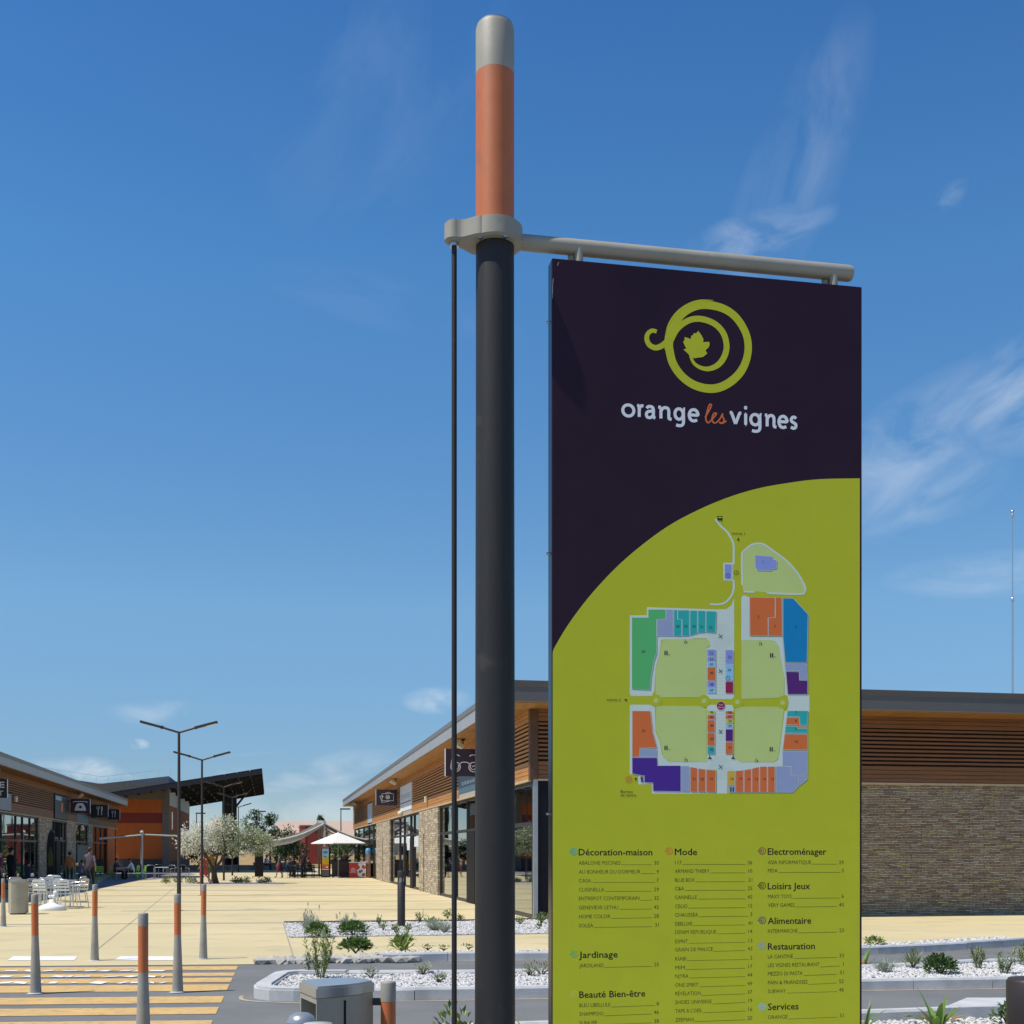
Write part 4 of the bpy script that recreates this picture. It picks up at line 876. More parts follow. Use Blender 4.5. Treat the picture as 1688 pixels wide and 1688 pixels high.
for x0, x1, gl in ((195, 300, gO), (300, 368, gR), (365, 452, gA), (458, 572, gN), (577, 672, gG), (680, 770, gE), (980, 1085, gV), (1092, 1122, gI), (1132, 1232, gG), (1238, 1340, gN), (1337, 1422, gE), (1424, 1490, gS)): glyph(x0, x1, gl, PWH)
p.line(E([(810, 1012), (838, 965), (856, 925), (842, 920), (826, 965), (815, 1025), (832, 1052), (860, 1028), (884, 1000), (892, 984), (874, 985), (860, 1020), (872, 1052), (898, 1046), (922, 1018), (938, 985), (936, 1005), (948, 1030), (936, 1056), (914, 1050), (940, 1054), (966, 1038)]), 2.4, POR, 2)
p.done('name_lettering', panel)
# shop list
LIST = Print()
def row(name, num, x, y, xr, xn, dyn):
    LIST.text(name, x, y + 3.2, 6.4, INK2, 2, px1=xr)
    yn = y - dyn + 3.2; LIST.text(num, xn, yn, 6.4, INK2, 2, align='r')
    nw = 5.2 * len(num); LIST.poly([(xr + 1.5, y + 3.4), (xn - nw - 1, yn + .35), (xn - nw - 1, yn - .25), (xr + 1.5, y + 2.8)], INK2, 2)
c1 = [('ABALONE PISCINES', '30', 1422.3, 1023), ('AU BONHEUR DU DORMEUR', '9', 1437, 1055.5), ('CASA', '7', 1451.5, 974.5), ('CUISINELLA', '29', 1466.4, 996), ('ENTREPOT CONTEMPORAIN', '32', 1481, 1054), ('GENEVIEVE LETHU', '42', 1496, 1019), ('HOME COLOR', '28', 1510.8, 1006), ('SOLEA', '31', 1525.6, 978), ('JARDILAND', '25', 1591.7, 994.8), ('BLEU LIBELLULE', '8', 1657, 1006), ('SHAMPOO', '46', 1671.4, 994.6), ('SUNLIFE', '38', 1686.2, 984)]
for nm, nu, yy, xr in c1: row(nm, nu, 954 + (yy - 1422) * .004, yy, xr, 1086, (yy - 1420) * .0125)
c2 = [('117', '36', 1421.7, 1123.6), ('ARMAND THIERY', '10', 1435.8, 1169.5), ('BLUE BOX', '21', 1450.5, 1145), ('C&A', '25', 1464.6, 1127.6), ('CANNELLE', '45', 1479, 1148.7), ('CELIO', '15', 1493.8, 1133), ('CHAUSSEA', '3', 1508, 1150.8), ('DEELUXE', '41', 1522.6, 1141), ('DENIM REPUBLIQUE', '14', 1536.5, 1180.6), ('ESPRIT', '13', 1551.8, 1133.8), ('GRAIN DE MALICE', '43', 1565.3, 1175), ('KIABI', '2', 1580.4, 1131), ('MIM', '17', 1595, 1128.8), ('NJYRA', '44', 1609, 1134.8), ('ONE SPIRIT', '49', 1623.7, 1151), ('RÉVÉLATION', '37', 1637.8, 1155), ('SHOES UNIVERSE', '19', 1652, 1173), ("TAPE À L'OEIL", '16', 1666.4, 1157.4), ('ZEEMAN', '20', 1681, 1143.3)]
for nm, nu, yy, xr in c2: row(nm, nu, 1112.5 + (yy - 1421) * .003, yy, xr, 1240, (yy - 1420) * .0125)
c3 = [('ASIA INFORMATIQUE', '29', 1421.3, 1337), ('MDA', '5', 1435, 1281.7), ('MAXY TOYS', '6', 1477.7, 1304.8), ('VERY GAMES', '40', 1492, 1309.5), ('INTERMARCHE', '23', 1534.7, 1314.7), ('LA CANTINE', '33', 1576.8, 1307), ('LES VIGNES RESTAURANT', '1', 1591, 1350.8), ('MEZZO DI PASTA', '51', 1605, 1323), ('PAIN & FRIANDISES', '52', 1619.7, 1331.2), ('SUBWAY', '48', 1634, 1295.4), ('ORANGE', '51', 1676.7, 1298)]
for nm, nu, yy, xr in c3: row(nm, nu, 1265.8, yy, xr, 1390.8, (yy - 1420) * .0125)
for tx, x, y, xr in (('Décoration-maison', 954, 1405, 1075), ('Mode', 1112.5, 1404.5, 1148.8), ('Electroménager', 1265.6, 1404, 1362), ('Loisirs Jeux', 1265.6, 1461, 1335), ('Jardinage', 954.5, 1574.3, 1018), ('Beauté Bien-être', 955, 1640, 1063.5), ('Alimentaire', 1265.8, 1518.3, 1337), ('Restauration', 1266, 1560.6, 1343), ('Services', 1266, 1660, 1316)):
    for ox, oy in ((-.28, 0), (.28, 0), (0, -.22), (0, .22)): LIST.text(tx, x + ox, y + 5.0 + oy, 11.2, INK, 2 + ox * .3 + oy * .6, px1=xr + ox)
for x, y, c in ((946, 1404, TEA), (1103, 1403, POR), (1256.5, 1402.8, CRI), (1256.5, 1460, INK), (1256.5, 1517, PUR), (1256.5, 1559.5, LAV), (1257, 1659.5, SKY), (946.5, 1573, GRN), (946.5, 1639, YEL)):
    LIST.ring(x, y, 5.6, 1.1, c, 2); LIST.ring(x - .6, y, 3.2, .9, c, 2); LIST.disc(x - 1.2, y, 1.3, c, 3, 10); LIST.line([(x - 5.4, y - .4), (x - 7.4, y + .3), (x - 8.2, y - .8)], .8, c, 2)
LIST.done('shop_list', panel)
# site plan (traced in 8.44x enlargements)
def Z_(ox, oy): return lambda pts: [(ox + x / 8.44, oy + y_ / 8.44) for x, y_ in pts]
ZA, ZB, ZC, ZD, ZE = Z_(1000, 960), Z_(1150, 840), Z_(1150, 1000), Z_(1000, 1140), Z_(1150, 1140)
m = Print()
for q in (ZA([(322, 458), (560, 458), (560, 345), (1560, 378), (1560, 720), (1150, 790), (760, 800), (735, 1000), (680, 1200), (665, 1500), (630, 1580), (340, 1580), (322, 1550)]),
          ZC([(235, 40), (400, 35), (470, -20), (507, -120), (507, 1260), (480, 1285), (170, 1285), (125, 1235), (125, 575), (180, 560), (150, 470), (120, 440), (-60, 440), (-60, 380), (235, 370)]),
          ZC([(607, -130), (640, -160), (720, -130), (720, 420), (1180, 420), (1250, 1240), (1210, 1230), (1210, 1000), (1150, 700), (1130, 560), (1080, 480), (1000, 465), (607, 465)]),
          ZC([(1250, 1230), (1555, 1230), (1555, 1460), (1245, 1460), (1265, 1340)]),
          ZE([(1210, 270), (1250, 270), (1180, 830), (1180, 1040), (850, 1060), (600, 1100), (410, 1110), (410, 1420), (270, 1420), (270, 1090), (0, 1080), (-400, 1010), (-400, 985), (0, 980), (130, 950), (130, 200), (170, 185), (480, 185), (500, 220), (500, 900), (600, 985), (1060, 985), (1120, 950), (1140, 850)]),
          ZD([(612, 183), (670, 215), (680, 560), (740, 700), (770, 880), (860, 975), (1300, 985), (1300, 1055), (1150, 1050), (700, 1025), (700, 780), (640, 560), (612, 275)]), ZD([(322, 200), (340, 183), (611, 183), (611, 272), (322, 272)]), ZD([(322, 274), (352, 274), (352, 1150), (322, 1150)]), ZD([(440, 1160), (470, 1160), (470, 1265), (640, 1265), (640, 1392), (1530, 1392), (1530, 1420), (630, 1420), (630, 1290), (440, 1290)]),
          ZB([(355, 740), (490, 740), (490, 990), (360, 985)])): m.poly(q, PALE, 2)
m.poly(ZB([(620, 1050), (615, 640), (650, 570), (750, 490), (850, 470), (930, 490), (1060, 580), (1250, 720), (1400, 900), (1500, 1080), (1490, 1140), (1430, 1175), (1010, 1160), (830, 1140), (640, 1140)]), KHA, 2)
m.line(ZB([(620, 1050), (615, 640), (650, 570), (750, 490), (850, 472), (930, 490), (1060, 580), (1250, 725), (1400, 900), (1495, 1080), (1485, 1145), (1430, 1175), (1010, 1163), (980, 1145)]), 2.9, PALE, 3)
m.line(ZB([(640, 1140), (700, 1144), (790, 1148)]), 2.8, PALE, 3)
m.line(ZB([(245, 130), (330, 240), (400, 300), (470, 410), (500, 510), (500, 760)]), 3.1, PALE, 2); m.line(ZB([(500, 980), (500, 1110), (455, 1220), (370, 1300), (270, 1320), (170, 1315)]), 3.1, PALE, 3)
for q in (ZA([(790, 790), (1400, 790), (1440, 890), (1390, 900), (1390, 1580), (1330, 1600), (720, 1600), (680, 1570), (680, 1220), (740, 1000), (760, 860)]),
          ZC([(607, 465), (1000, 465), (1090, 490), (1130, 580), (1160, 780), (1205, 960), (1200, 1240), (1110, 1270), (620, 1285), (607, 1280)]),
          ZD([(690, 200), (1300, 200), (1390, 250), (1390, 900), (1400, 978), (880, 975), (790, 920), (750, 700), (680, 540)]),
          ZE([(520, 240), (600, 210), (1110, 210), (1200, 240), (1150, 700), (1120, 930), (1060, 980), (600, 980), (510, 930)])): m.poly(q, KHA, 3)
for x, y_, r_ in ((685, 125, 34), (1355, 130, 34)): m.disc(1000 + x / 8.44, 1140 + y_ / 8.44, 10, LIME, 4); m.disc(1000 + x / 8.44, 1140 + y_ / 8.44, 4, KHA, 5)
for x, y_ in ((552, 145), (1182, 155)): m.disc(1150 + x / 8.44, 1140 + y_ / 8.44, 10, LIME, 4); m.disc(1150 + x / 8.44, 1140 + y_ / 8.44, 3.8, KHA, 5)
for cx, cy in ((1187.8, 1049), (1187.6, 1264)):
    for r_ in range(5, 22, 3): m.line([(cx + r_ * math.cos(6.2832 * i / 40), cy + r_ * math.sin(6.2832 * i / 40)) for i in range(40 if cy < 1100 or r_ < 20 else 21)], .35, MAP_LINE, 3, smooth=False, closed=False)
    for k in range(14): yy = cy + (24 + k * 5.5 if cy < 1100 else -24 - k * 5.2); m.line([(1180.5, yy), (1195, yy)], .35, MAP_LINE, 3, smooth=False)
def bld(q, c, edge=True):
    if edge: m.poly([(x + 1.4, y_ + 1.5) for x, y_ in q], SHD, 4)
    m.poly(q, c, 5); m.line(q, .55, WHL, 6, smooth=False, closed=True)
bld(ZA([(350, 490), (580, 490), (580, 378), (820, 378), (820, 510), (695, 515), (695, 980), (655, 1100), (620, 1300), (605, 1495), (350, 1480)]), GRN)
bld(ZA([(825, 380), (925, 380), (925, 742), (700, 742), (700, 515), (825, 515)]), LAV)
for q in ([(935, 385), (985, 385), (985, 515), (1045, 518), (1040, 745), (935, 745)], [(990, 388), (1150, 388), (1150, 740), (1050, 745), (1050, 515), (990, 512)], [(1160, 392), (1262, 395), (1262, 705), (1160, 735)], [(1270, 395), (1375, 398), (1375, 690), (1270, 703)], [(1385, 400), (1525, 405), (1515, 700), (1385, 690)]): bld(ZA(q), TEA)
def bar(z, x0, x1, segs):
    for a, c, col in segs: bld(z([(x0, a), (x1, a), (x1, c), (x0, c)]), col)
bar(ZA, 1400, 1515, [(935, 1030, VIO), (1040, 1105, VIO), (1112, 1175, SKY), (1185, 1365, POR), (1375, 1465, VIO), (1470, 1540, SKY)])
bar(ZC, 386, 495, [(605, 785, VIO), (795, 1030, SKY), (1045, 1205, CRI)])
bld(ZC([(722, -130), (1075, -125), (1075, 150), (978, 155), (978, 405), (730, 400)]), POR); bld(ZC([(1082, -125), (1172, -120), (1175, 405), (985, 405), (985, 160), (1082, 155)]), POR)
bld(ZC([(1187, -115), (1330, -115), (1535, 105), (1520, 775), (1218, 775), (1187, 420)]), BLU); bld(ZC([(1220, 795), (1520, 795), (1525, 1020), (1420, 1018), (1415, 890), (1225, 895)]), LAV)
bld(ZC([(1228, 905), (1410, 908), (1415, 1025), (1530, 1030), (1525, 1220), (1255, 1220)]), PUR)
bar(ZE, 135, 238, [(268, 318, YEL), (330, 388, POR), (400, 565, POR), (578, 750, POR), (765, 870, TEA)]); bar(ZE, 388, 492, [(272, 318, POR), (328, 380, POR), (392, 440, YEL), (458, 518, SKY), (525, 690, PUR), (705, 870, POR)])
for q, c in (([(1250, 268), (1535, 268), (1525, 465), (1425, 465), (1420, 350), (1245, 350)], TEA), ([(1240, 362), (1412, 365), (1415, 478), (1525, 482), (1525, 498), (1390, 495), (1388, 465), (1228, 462)], POR), ([(1222, 480), (1380, 485), (1382, 512), (1525, 515), (1525, 580), (1218, 575)], TEA), ([(1210, 590), (1525, 597), (1525, 812), (1187, 808)], POR), ([(1180, 830), (1525, 828), (1525, 1168), (1300, 1168), (1300, 1040), (1180, 1035)], LAV), ([(1090, 1042), (1293, 1042), (1295, 1178), (1405, 1180), (1405, 1310), (1320, 1400), (1090, 1400)], LAV), ([(1418, 1182), (1525, 1182), (1525, 1215), (1418, 1305)], LAV), ([(418, 1105), (515, 1105), (515, 1300), (418, 1300)], AMB), ([(418, 1312), (515, 1312), (515, 1400), (440, 1400)], LAV), ([(530, 1105), (635, 1100), (635, 1400), (530, 1400)], POR), ([(648, 1095), (745, 1080), (745, 1400), (648, 1400)], POR), ([(755, 1075), (855, 1048), (855, 1400), (755, 1400)], POR), ([(865, 1045), (965, 1045), (965, 1400), (865, 1400)], POR), ([(975, 1045), (1075, 1045), (1075, 1400), (975, 1400)], POR)): bld(ZE(q), c)
for q, c in (([(355, 270), (608, 270), (640, 560), (700, 780), (455, 790), (455, 905), (355, 905)], POR), ([(465, 800), (695, 800), (695, 905), (465, 905)], LAV), ([(355, 920), (700, 920), (705, 1030), (1030, 1030), (1030, 1390), (650, 1385), (645, 1270), (525, 1265), (525, 1170), (465, 1165), (355, 1140)], DPU), ([(465, 1190), (510, 1190), (510, 1262), (480, 1262)], DPU), ([(1045, 1035), (1150, 1040), (1148, 1390), (1045, 1390)], LAV), ([(1165, 1050), (1262, 1068), (1262, 1395), (1165, 1392)], POR), ([(1275, 1072), (1375, 1085), (1375, 1398), (1275, 1395)], POR), ([(1388, 1090), (1520, 1100), (1515, 1400), (1388, 1398)], POR)): bld(ZD(q), c)
bld(ZB([(800, 635), (1040, 655), (1040, 690), (1100, 710), (1095, 820), (1030, 830), (1020, 850), (830, 845), (800, 800)]), VIO); bld(ZB([(375, 760), (475, 765), (470, 965), (375, 960)]), VIO, False)
for z, x, y_ in ((ZB, 420, 920), (ZB, 540, 880), (ZC, 420, 995)):
    (cx, cy), = z([(x, y_)]); m.ring(cx, cy, 3.5, .7, INK, 7, 16); m.line([(cx, cy - 1.5), (cx, cy + 1.5)], .7, INK, 7, smooth=False)
(cx, cy), = ZE([(322, 198)]); m.disc(cx, cy, 7.2, PWH, 7); m.disc(cx, cy, 6.8, CRI, 8); m.text('Vous', cx, cy - .6, 2.6, PWH, 9, align='c'); m.text('êtes ici', cx, cy + 3.6, 2.6, PWH, 9, align='c')
(cx, cy), = ZD([(308, 1222)]); m.ring(cx, cy, 4.6, 1.4, POR, 7); m.disc(cx, cy, 1.6, POR, 7); 
(cx, cy), = ZB([(308, 122)]); m.poly([(cx - 4.2, cy - 3.8), (cx + 4.2, cy - 3.8), (cx + 4, cy + 3), (cx - 4, cy + 3)], INK, 7); m.poly([(cx - 2.9, cy - 2.6), (cx + 2.9, cy - 2.6), (cx + 2.9, cy - .2), (cx - 2.9, cy - .2)], LIME, 8); m.disc(cx - 2.6, cy + 3.4, 1, INK, 8, 8); m.disc(cx + 2.6, cy + 3.4, 1, INK, 8, 8)
def arrow(cx, cy, dx, dyy):
    px_, py_ = -dyy, dx; m.line([(cx - dx * 3, cy - dyy * 3), (cx + dx * .5, cy + dyy * .5)], 1.0, INK, 7, smooth=False)
    m.poly([(cx + dx * 3.2, cy + dyy * 3.2), (cx + px_ * 2.6, cy + py_ * 2.6), (cx - px_ * 2.6, cy - py_ * 2.6)], INK, 7)
for z, x, y_, dx, dyy in ((ZB, 565, 412, 0, 1), (ZD, 262, 117, 1, 0), (ZD, 405, 1222, 0, -1)): (cx, cy), = z([(x, y_)]); arrow(cx, cy, dx, dyy)
(cx, cy), = ZB([(478, 345)]); m.text('entrée 1', cx, cy, 4.2, INK, 7, px1=cx + 21)
(cx, cy), = ZD([(5, 130)]); m.text('entrée 2', cx, cy, 4.4, INK, 7, px1=cx + 22.5)
(cx, cy), = ZD([(195, 1408)]); m.text('Bureau', cx, cy, 4.8, INK, 7, px1=cx + 19.5); m.text('du centre', cx, cy + 6, 4.8, INK, 7, px1=cx + 25.5)
for z, x, y_ in ((ZA, 825, 985), (ZC, 1028, 680), (ZD, 825, 785), (ZE, 1022, 805)):
    (cx, cy), = z([(x, y_)])
    for s in (-1.6, 1.6): m.disc(cx + s, cy - 3, 1.1, INK, 7, 8); m.poly([(cx + s - 1.1, cy - 1.8), (cx + s + 1.1, cy - 1.8), (cx + s + .8, cy + 3.4), (cx + s - .8, cy + 3.4)], INK, 7)
    m.text('wc', cx + 3.6, cy + 3.2, 2.4, INK, 7)
for x in ((1442, 1366), (1446, 1366)): (cx, cy), = ZE([(x[0] - 980 if x[0] == 1442 else 494, x[1])]); m.disc(cx, cy - 3, 1.1, INK, 7, 8); m.poly([(cx - 1.1, cy - 1.8), (cx + 1.1, cy - 1.8), (cx + .8, cy + 3.6), (cx - .8, cy + 3.6)], INK, 7)
for z, x, y_ in ((ZA, 1097, 825), (ZC, 872, 510), (ZD, 1102, 945), (ZE, 818, 955)):
    (cx, cy), = z([(x, y_)]); m.ring(cx - .3, cy + 1.4, 2.0, .6, INK, 7, 12); m.line([(cx - .9, cy - 3.6), (cx - .7, cy - .6), (cx + 1.6, cy - .4), (cx + 2.8, cy + 2.6)], .7, INK, 7, smooth=False)
for cx, cy in ((1187.8, 1049.2), (1187.8, 1106.6), (1187.8, 1206.4), (1187.8, 1264.4)):
    for k in range(4): a = k * math.pi / 2 + .5; m.line([(cx, cy), (cx + 2.2 * math.cos(a), cy + 2.2 * math.sin(a)), (cx + 4.2 * math.cos(a + .6), cy + 4.2 * math.sin(a + .6))], .9, INK, 7)
for z, x, y_ in ((ZE, 168, 918), (ZE, 492, 918)): (cx, cy), = z([(x, y_)]); m.poly([(cx - 3.8, cy + 2.4), (cx + 4, cy + 2.4), (cx + 1, cy - 1), (cx, cy - 4.5), (cx - 1, cy - .5)], INK2, 7)
NUM = [(ZA, 510, 978, '26'), (ZA, 988, 630, '28'), (ZA, 1100, 630, '29'), (ZA, 1213, 632, '30'), (ZA, 1322, 636, '31'), (ZA, 1448, 644, '32'), (ZA, 1458, 1005, '52'), (ZA, 1458, 1090, '51'), (ZA, 1458, 1160, '50'), (ZA, 1458, 1280, '49'), (ZA, 1458, 1437, '48'), (ZA, 1458, 1520, '47'), (ZC, 445, 720, '33'), (ZC, 440, 900, '34'), (ZC, 845, 160, '2'), (ZC, 1072, 290, '3'), (ZC, 1360, 300, '4'), (ZB, 905, 745, '1'), (ZD, 512, 565, '25'), (ZD, 1215, 1232, '21'), (ZD, 1330, 1235, '20'), (ZD, 1458, 1232, '19'), (ZE, 195, 305, '46'), (ZE, 195, 372, '45'), (ZE, 195, 490, '44'), (ZE, 195, 675, '43'), (ZE, 195, 825, '42'), (ZE, 448, 306, '36'), (ZE, 448, 366, '37'), (ZE, 448, 430, '38'), (ZE, 448, 498, '39'), (ZE, 448, 798, '41'), (ZE, 1368, 310, '7'), (ZE, 1366, 425, '8'), (ZE, 1368, 540, '9'), (ZE, 1370, 715, '10'), (ZE, 478, 1232, '18'), (ZE, 598, 1232, '17'), (ZE, 715, 1235, '16'), (ZE, 820, 1235, '15'), (ZE, 928, 1235, '14'), (ZE, 1040, 1235, '13')]
for z, x, y_, tx in NUM: (cx, cy), = z([(x, y_)]); m.text(tx, cx, cy, 4.6, INK, 7, align='c')
m.done('site_plan', panel)

# ------------------------------------------------------------------ bollards
def make_bollard(label):
    t = thing('bollard', label, 'bollard', (0, 0, 0), 0, 'tapered orange banded bollards')
    b = MB(); b.lathe([(.064, 0), (.060, .12), (.0535, .30), (.047, .48), (.0415, .62), (.0400, .68)], n=28); b.build('post', M['bollard_grey'], t)
    b = MB(); b.lathe([(.0402, .68), (.0402, 1.055)], n=28); b.build('orange_band', M['orange'], t)
    b = MB(); b.lathe([(.0402, 1.055), (.0402, 1.150), (.037, 1.160), (.001, 1.162)], n=28); b.build('cap', M['bollard_grey'], t)
    b = MB(); b.lathe([(.095, 0.002), (.10, .010), (.07, .016), (.062, .016)], n=24); b.build('footing', M['kerb'], t)
    return t
bp = make_bollard('bollard standing closest, cut by the bottom edge, orange band brightest')
bp.location = (PX(236, 10.05), 10.05, 0)
for px, Z, lb, sc in ((59, 14.5, 'bollard on the crossing in line with the pale umbrella base', 1), (293, 14.62, 'bollard on the crossing overlapping the nearest lamp post', 1), (156, 18.9, 'bollard on the plaza edge between two white paint patches', 1), (335, 19.15, 'bollard on the plaza edge overlapping the second lamp post', 1), (5.5, 27.5, 'bollard at the left frame edge beside the upright litter bin', .92)):
    dup(bp, (PX(px, Z), Z, 0), rnd.uniform(0, 6), lb, None, (1, 1, sc)).rotation_euler[:2] = (R(rnd.uniform(-.5, .5)), R(rnd.uniform(-.6, .6)))

# ------------------------------------------------------------------ double armed lamp posts
def make_lamp(label):
    t = thing('lamp_post', label, 'lamp post', (0, 0, 0), 0, 'double armed lamp posts along the plaza')
    b = MB(); b.path([(0, 0, 0), (0, 0, .9), (0, 0, .92), (0, 0, 5.05)], [.062, .058, .052, .036], 14); b.build('pole', M['lamp_dark'], t)
    for s in (-1, 1):
        b = MB(); b.path([(0, 0, 5.02), (s * .48, 0, 5.165)], .030, 8); a = b.build('arm', M['lamp_dark'], t)
        b = MB(); b.ball((s * .47, 0, 5.165), .06, .05, .05, n=6); b.build('joint', M['lamp_dark'], a)
        Mx = Matrix.Translation((s * .77, 0, 5.245)) @ Matrix.Rotation(-R(15) * s, 4, 'Y')
        b = MB(); b.bbox(-.31, .31, -.085, .085, -.034, .034, .02, 0, Mx); h = b.build('lamp_head', M['lamp_dark'], t)
        b = MB(); b.bbox(-.02 if s > 0 else -.27, .27 if s > 0 else .02, -.062, .062, -.042, -.0345, .002, 0, Mx); b.build('lens', M['lens'], h)
    b = MB(); b.lathe([(.14, 0), (.14, .015)], n=20); b.build('base_plate', M['lamp_dark'], t)
    return t
lp = make_lamp('dark lamp post with two arms, the tallest looking and nearest'); lp.location = (PX(295, 35), 35, 0); lp.rotation_euler = (0, 0, R(4))
for px, Z, lb, sc in ((333, 47.5, 'dark double armed lamp post before the blossoming tree, second in the row', 1.03), (369, 73, 'dark double armed lamp post with its arms against the solar canopy', 1.09), (383, 88, 'dark double armed lamp post behind the tree, fourth in the row', 1.1), (393, 104, 'dark double armed lamp post farthest along the row', 1.08)):
    dup(lp, (PX(px, Z), Z, 0), R(4), lb, None, (1, 1, sc))
def street_light(px, Y, ptop, label, s):
    t = thing('street_light', label, 'street light', (PX(px, Y), Y, 0), 0, 'single headed street lights far behind'); h = ZZ(ptop, Y)
    b = MB(); b.cyl((0, 0, 0), (0, 0, h), .09, .06, 8); b.build('pole', M['lamp_dark'], t)
    b = MB(); b.bbox(-.1, 1.2 * s, -.15, .15, h - .05, h + .12, .03) if s > 0 else b.bbox(1.2 * s, .1, -.15, .15, h - .05, h + .12, .03); b.build('lamp_head', M['lamp_dark'], t)
street_light(562, 160, 1334, 'single far street light beside the right roof end', 1)
street_light(423, 165, 1338, 'single far street light above the dark pine clump', 1)
street_light(324, 170, 1341, 'single far street light left of the blossoming tree top', 1)

# ------------------------------------------------------------------ low path lights
def make_path_light(label):
    t = thing('path_light', label, 'path light', (0, 0, 0), 0, 'dark cylindrical path lights')
    b = MB(); b.lathe([(.085, 0), (.085, 1.0), (.08, 1.005)], n=24); b.build('post', M['lamp_dark'], t)
    b = MB(); b.lathe([(.085, 1.10), (.087, 1.105), (.087, 1.235), (.08, 1.245), (.001, 1.247)], n=24); b.build('cap', M['lamp_dark'], t)
    b = MB(); b.lathe([(.045, 1.0), (.045, 1.1)], n=16); b.build('lens', M['lens'], t)
    for k in range(4):
        a = k * math.pi / 2 + .5; b = MB(); b.box(-.012, .012, -.012, .012, 1.0, 1.104, 0, Matrix.Translation((.07 * math.cos(a), .07 * math.sin(a), 0)) @ Matrix.Rotation(a, 4, 'Z')); b.build('strut', M['lamp_dark'], t)
    return t
pl = make_path_light('dark cylindrical path light in the back gravel bed before the shop'); pl.location = (PX(661.5, 27.2), 27.2, 0)
dup(pl, (PX(1706, 4.0), 4.0, 0), .2, 'dark cylindrical path light at the lower right corner of the picture')

# ------------------------------------------------------------------ litter bins
def make_bin(label):
    # footprint seen from above; straight opening face A-B, bowed front A-R, bowed back
    t = thing('litter_bin', label, 'bin', (0, 0, 0), 0, 'taupe steel litter bins')
    A = Vector((-.148, -.25)); Bp = Vector((-.298, .10)); Mp = Vector((-.075, .265)); Rp = Vector((.125, .10))
    def bow(a, c, k, n=16):
        dd = (c - a); nn = Vector((dd.y, -dd.x)).normalized(); return [a + dd * (i / n) + nn * k * math.sin(math.pi * i / n) for i in range(n)]
    fr = bow(A, Rp, .045); bk = bow(Rp, Mp, .03, 10) + bow(Mp, Bp, .03, 10)
    out_ = [(v.x, v.y) for v in fr + bk + [Bp]]
    def scaled(k): return [((x + .09) * k - .09, (y) * k) for x, y in out_]
    b = MB(); b.prism(scaled(.97), .04, .865); 
    b2 = MB(); b2.prism(scaled(1.0), .868, .93)
    bm_ = bmesh.new(); me_ = bpy.data.meshes.new('tmp'); me_.from_pydata([tuple(v) for v in b2.v], [], b2.f); bm_.from_mesh(me_); bmesh.ops.remove_doubles(bm_, verts=bm_.verts, dist=1e-4)
    bmesh.ops.bevel(bm_, geom=[e for e in bm_.edges if all(v.co.z > .9 for v in e.verts)], offset=.012, segments=2, affect='EDGES'); b2 = MB(); b2.bm(bm_); bm_.free(); bpy.data.meshes.remove(me_)
    # the opening: leave the A-B side open between z .60 and .865 by rebuilding that face
    body = MB(); pts = scaled(.97); n = len(pts); body.face([(p_[0], p_[1], .04) for p_ in reversed(pts)]); body.face([(p_[0], p_[1], .865) for p_ in pts])
    for i in range(n):
        a, c = pts[i], pts[(i + 1) % n]
        if i == n - 1:
            def q(u, z): return (a[0] + (c[0] - a[0]) * u, a[1] + (c[1] - a[1]) * u, z)
            for u0, u1, z0, z1 in ((0, 1, .04, .64), (0, .06, .64, .865), (.96, 1, .64, .865), (.06, .96, .835, .865)): body.face([q(u0, z0), q(u1, z0), q(u1, z1), q(u0, z1)])
            inn = Vector((.17, .075, 0))
            def qi(u, z): return Vector(q(u, z)) + inn
            body.face([q(.06, .64), qi(.06, .64), qi(.06, .835), q(.06, .835)]); body.face([q(.96, .64), qi(.75, .64), qi(.75, .835), q(.96, .835)]); body.face([q(.06, .64), q(.96, .64), qi(.75, .64), qi(.06, .64)]); body.face([q(.06, .835), q(.96, .835), qi(.75, .835), qi(.06, .835)])
            hole = [qi(.06, .64), qi(.75, .64), qi(.75, .835), qi(.06, .835)]; dark = [q(.50, .645), q(.93, .645), q(.93, .83), q(.50, .83)]
        else: body.face([(a[0], a[1], .04), (c[0], c[1], .04), (c[0], c[1], .865), (a[0], a[1], .865)])
    bd = body.build('body', M['taupe'], t)
    b = MB(); b.face(hole); off = Vector((.035, .015, 0)); b.face([Vector(p_) + off for p_ in dark]); b.build('opening', M['black'], bd)
    b2.build('lid', M['bin_lid'], t)
    i0 = 7; a = Vector(pts[i0 - 1]); c = Vector(pts[i0]); e = a + (c - a) * .3; dd = (c - a).normalized(); nn = Vector((dd.y, -dd.x))
    b = MB(); q0 = e - dd * .008 + nn * .0015; q1 = e + dd * .008 + nn * .0015; b.face([(q0.x, q0.y, .05), (q1.x, q1.y, .05), (q1.x, q1.y, .845), (q0.x, q0.y, .845)]); b.build('door_gap', M['black'], bd)
    b = MB(); b.prism(scaled(.8), 0, .04); b.build('base', M['frame'], t)
    return t
M['bin_lid'] = mat('bin_lid_steel', (.42, .43, .42), .28, .55, var=.04)
lbn = make_bin('taupe steel litter bin with a square opening, at the bottom of the picture'); lbn.location = (-.90, 6.90, 0)
dup(lbn, (PX(21, 33), 33, 0), R(-118), 'distant taupe litter bin left of the aluminium tables', None, (1.35, 1.35, 1.0))
ps = thing('bin_post', 'short grey and orange post bracketed to the near litter bin', 'post', (PX(640, 7.0), 7.0, 0))
b = MB(); b.lathe([(.046, 0), (.0435, .3), (.0425, .812)], n=28); b.build('orange_band', M['orange'], ps)
b = MB(); b.lathe([(.0435, .812), (.0435, .915), (.041, .924), (.001, .926)], n=28); b.build('cap', M['bollard_grey'], ps)
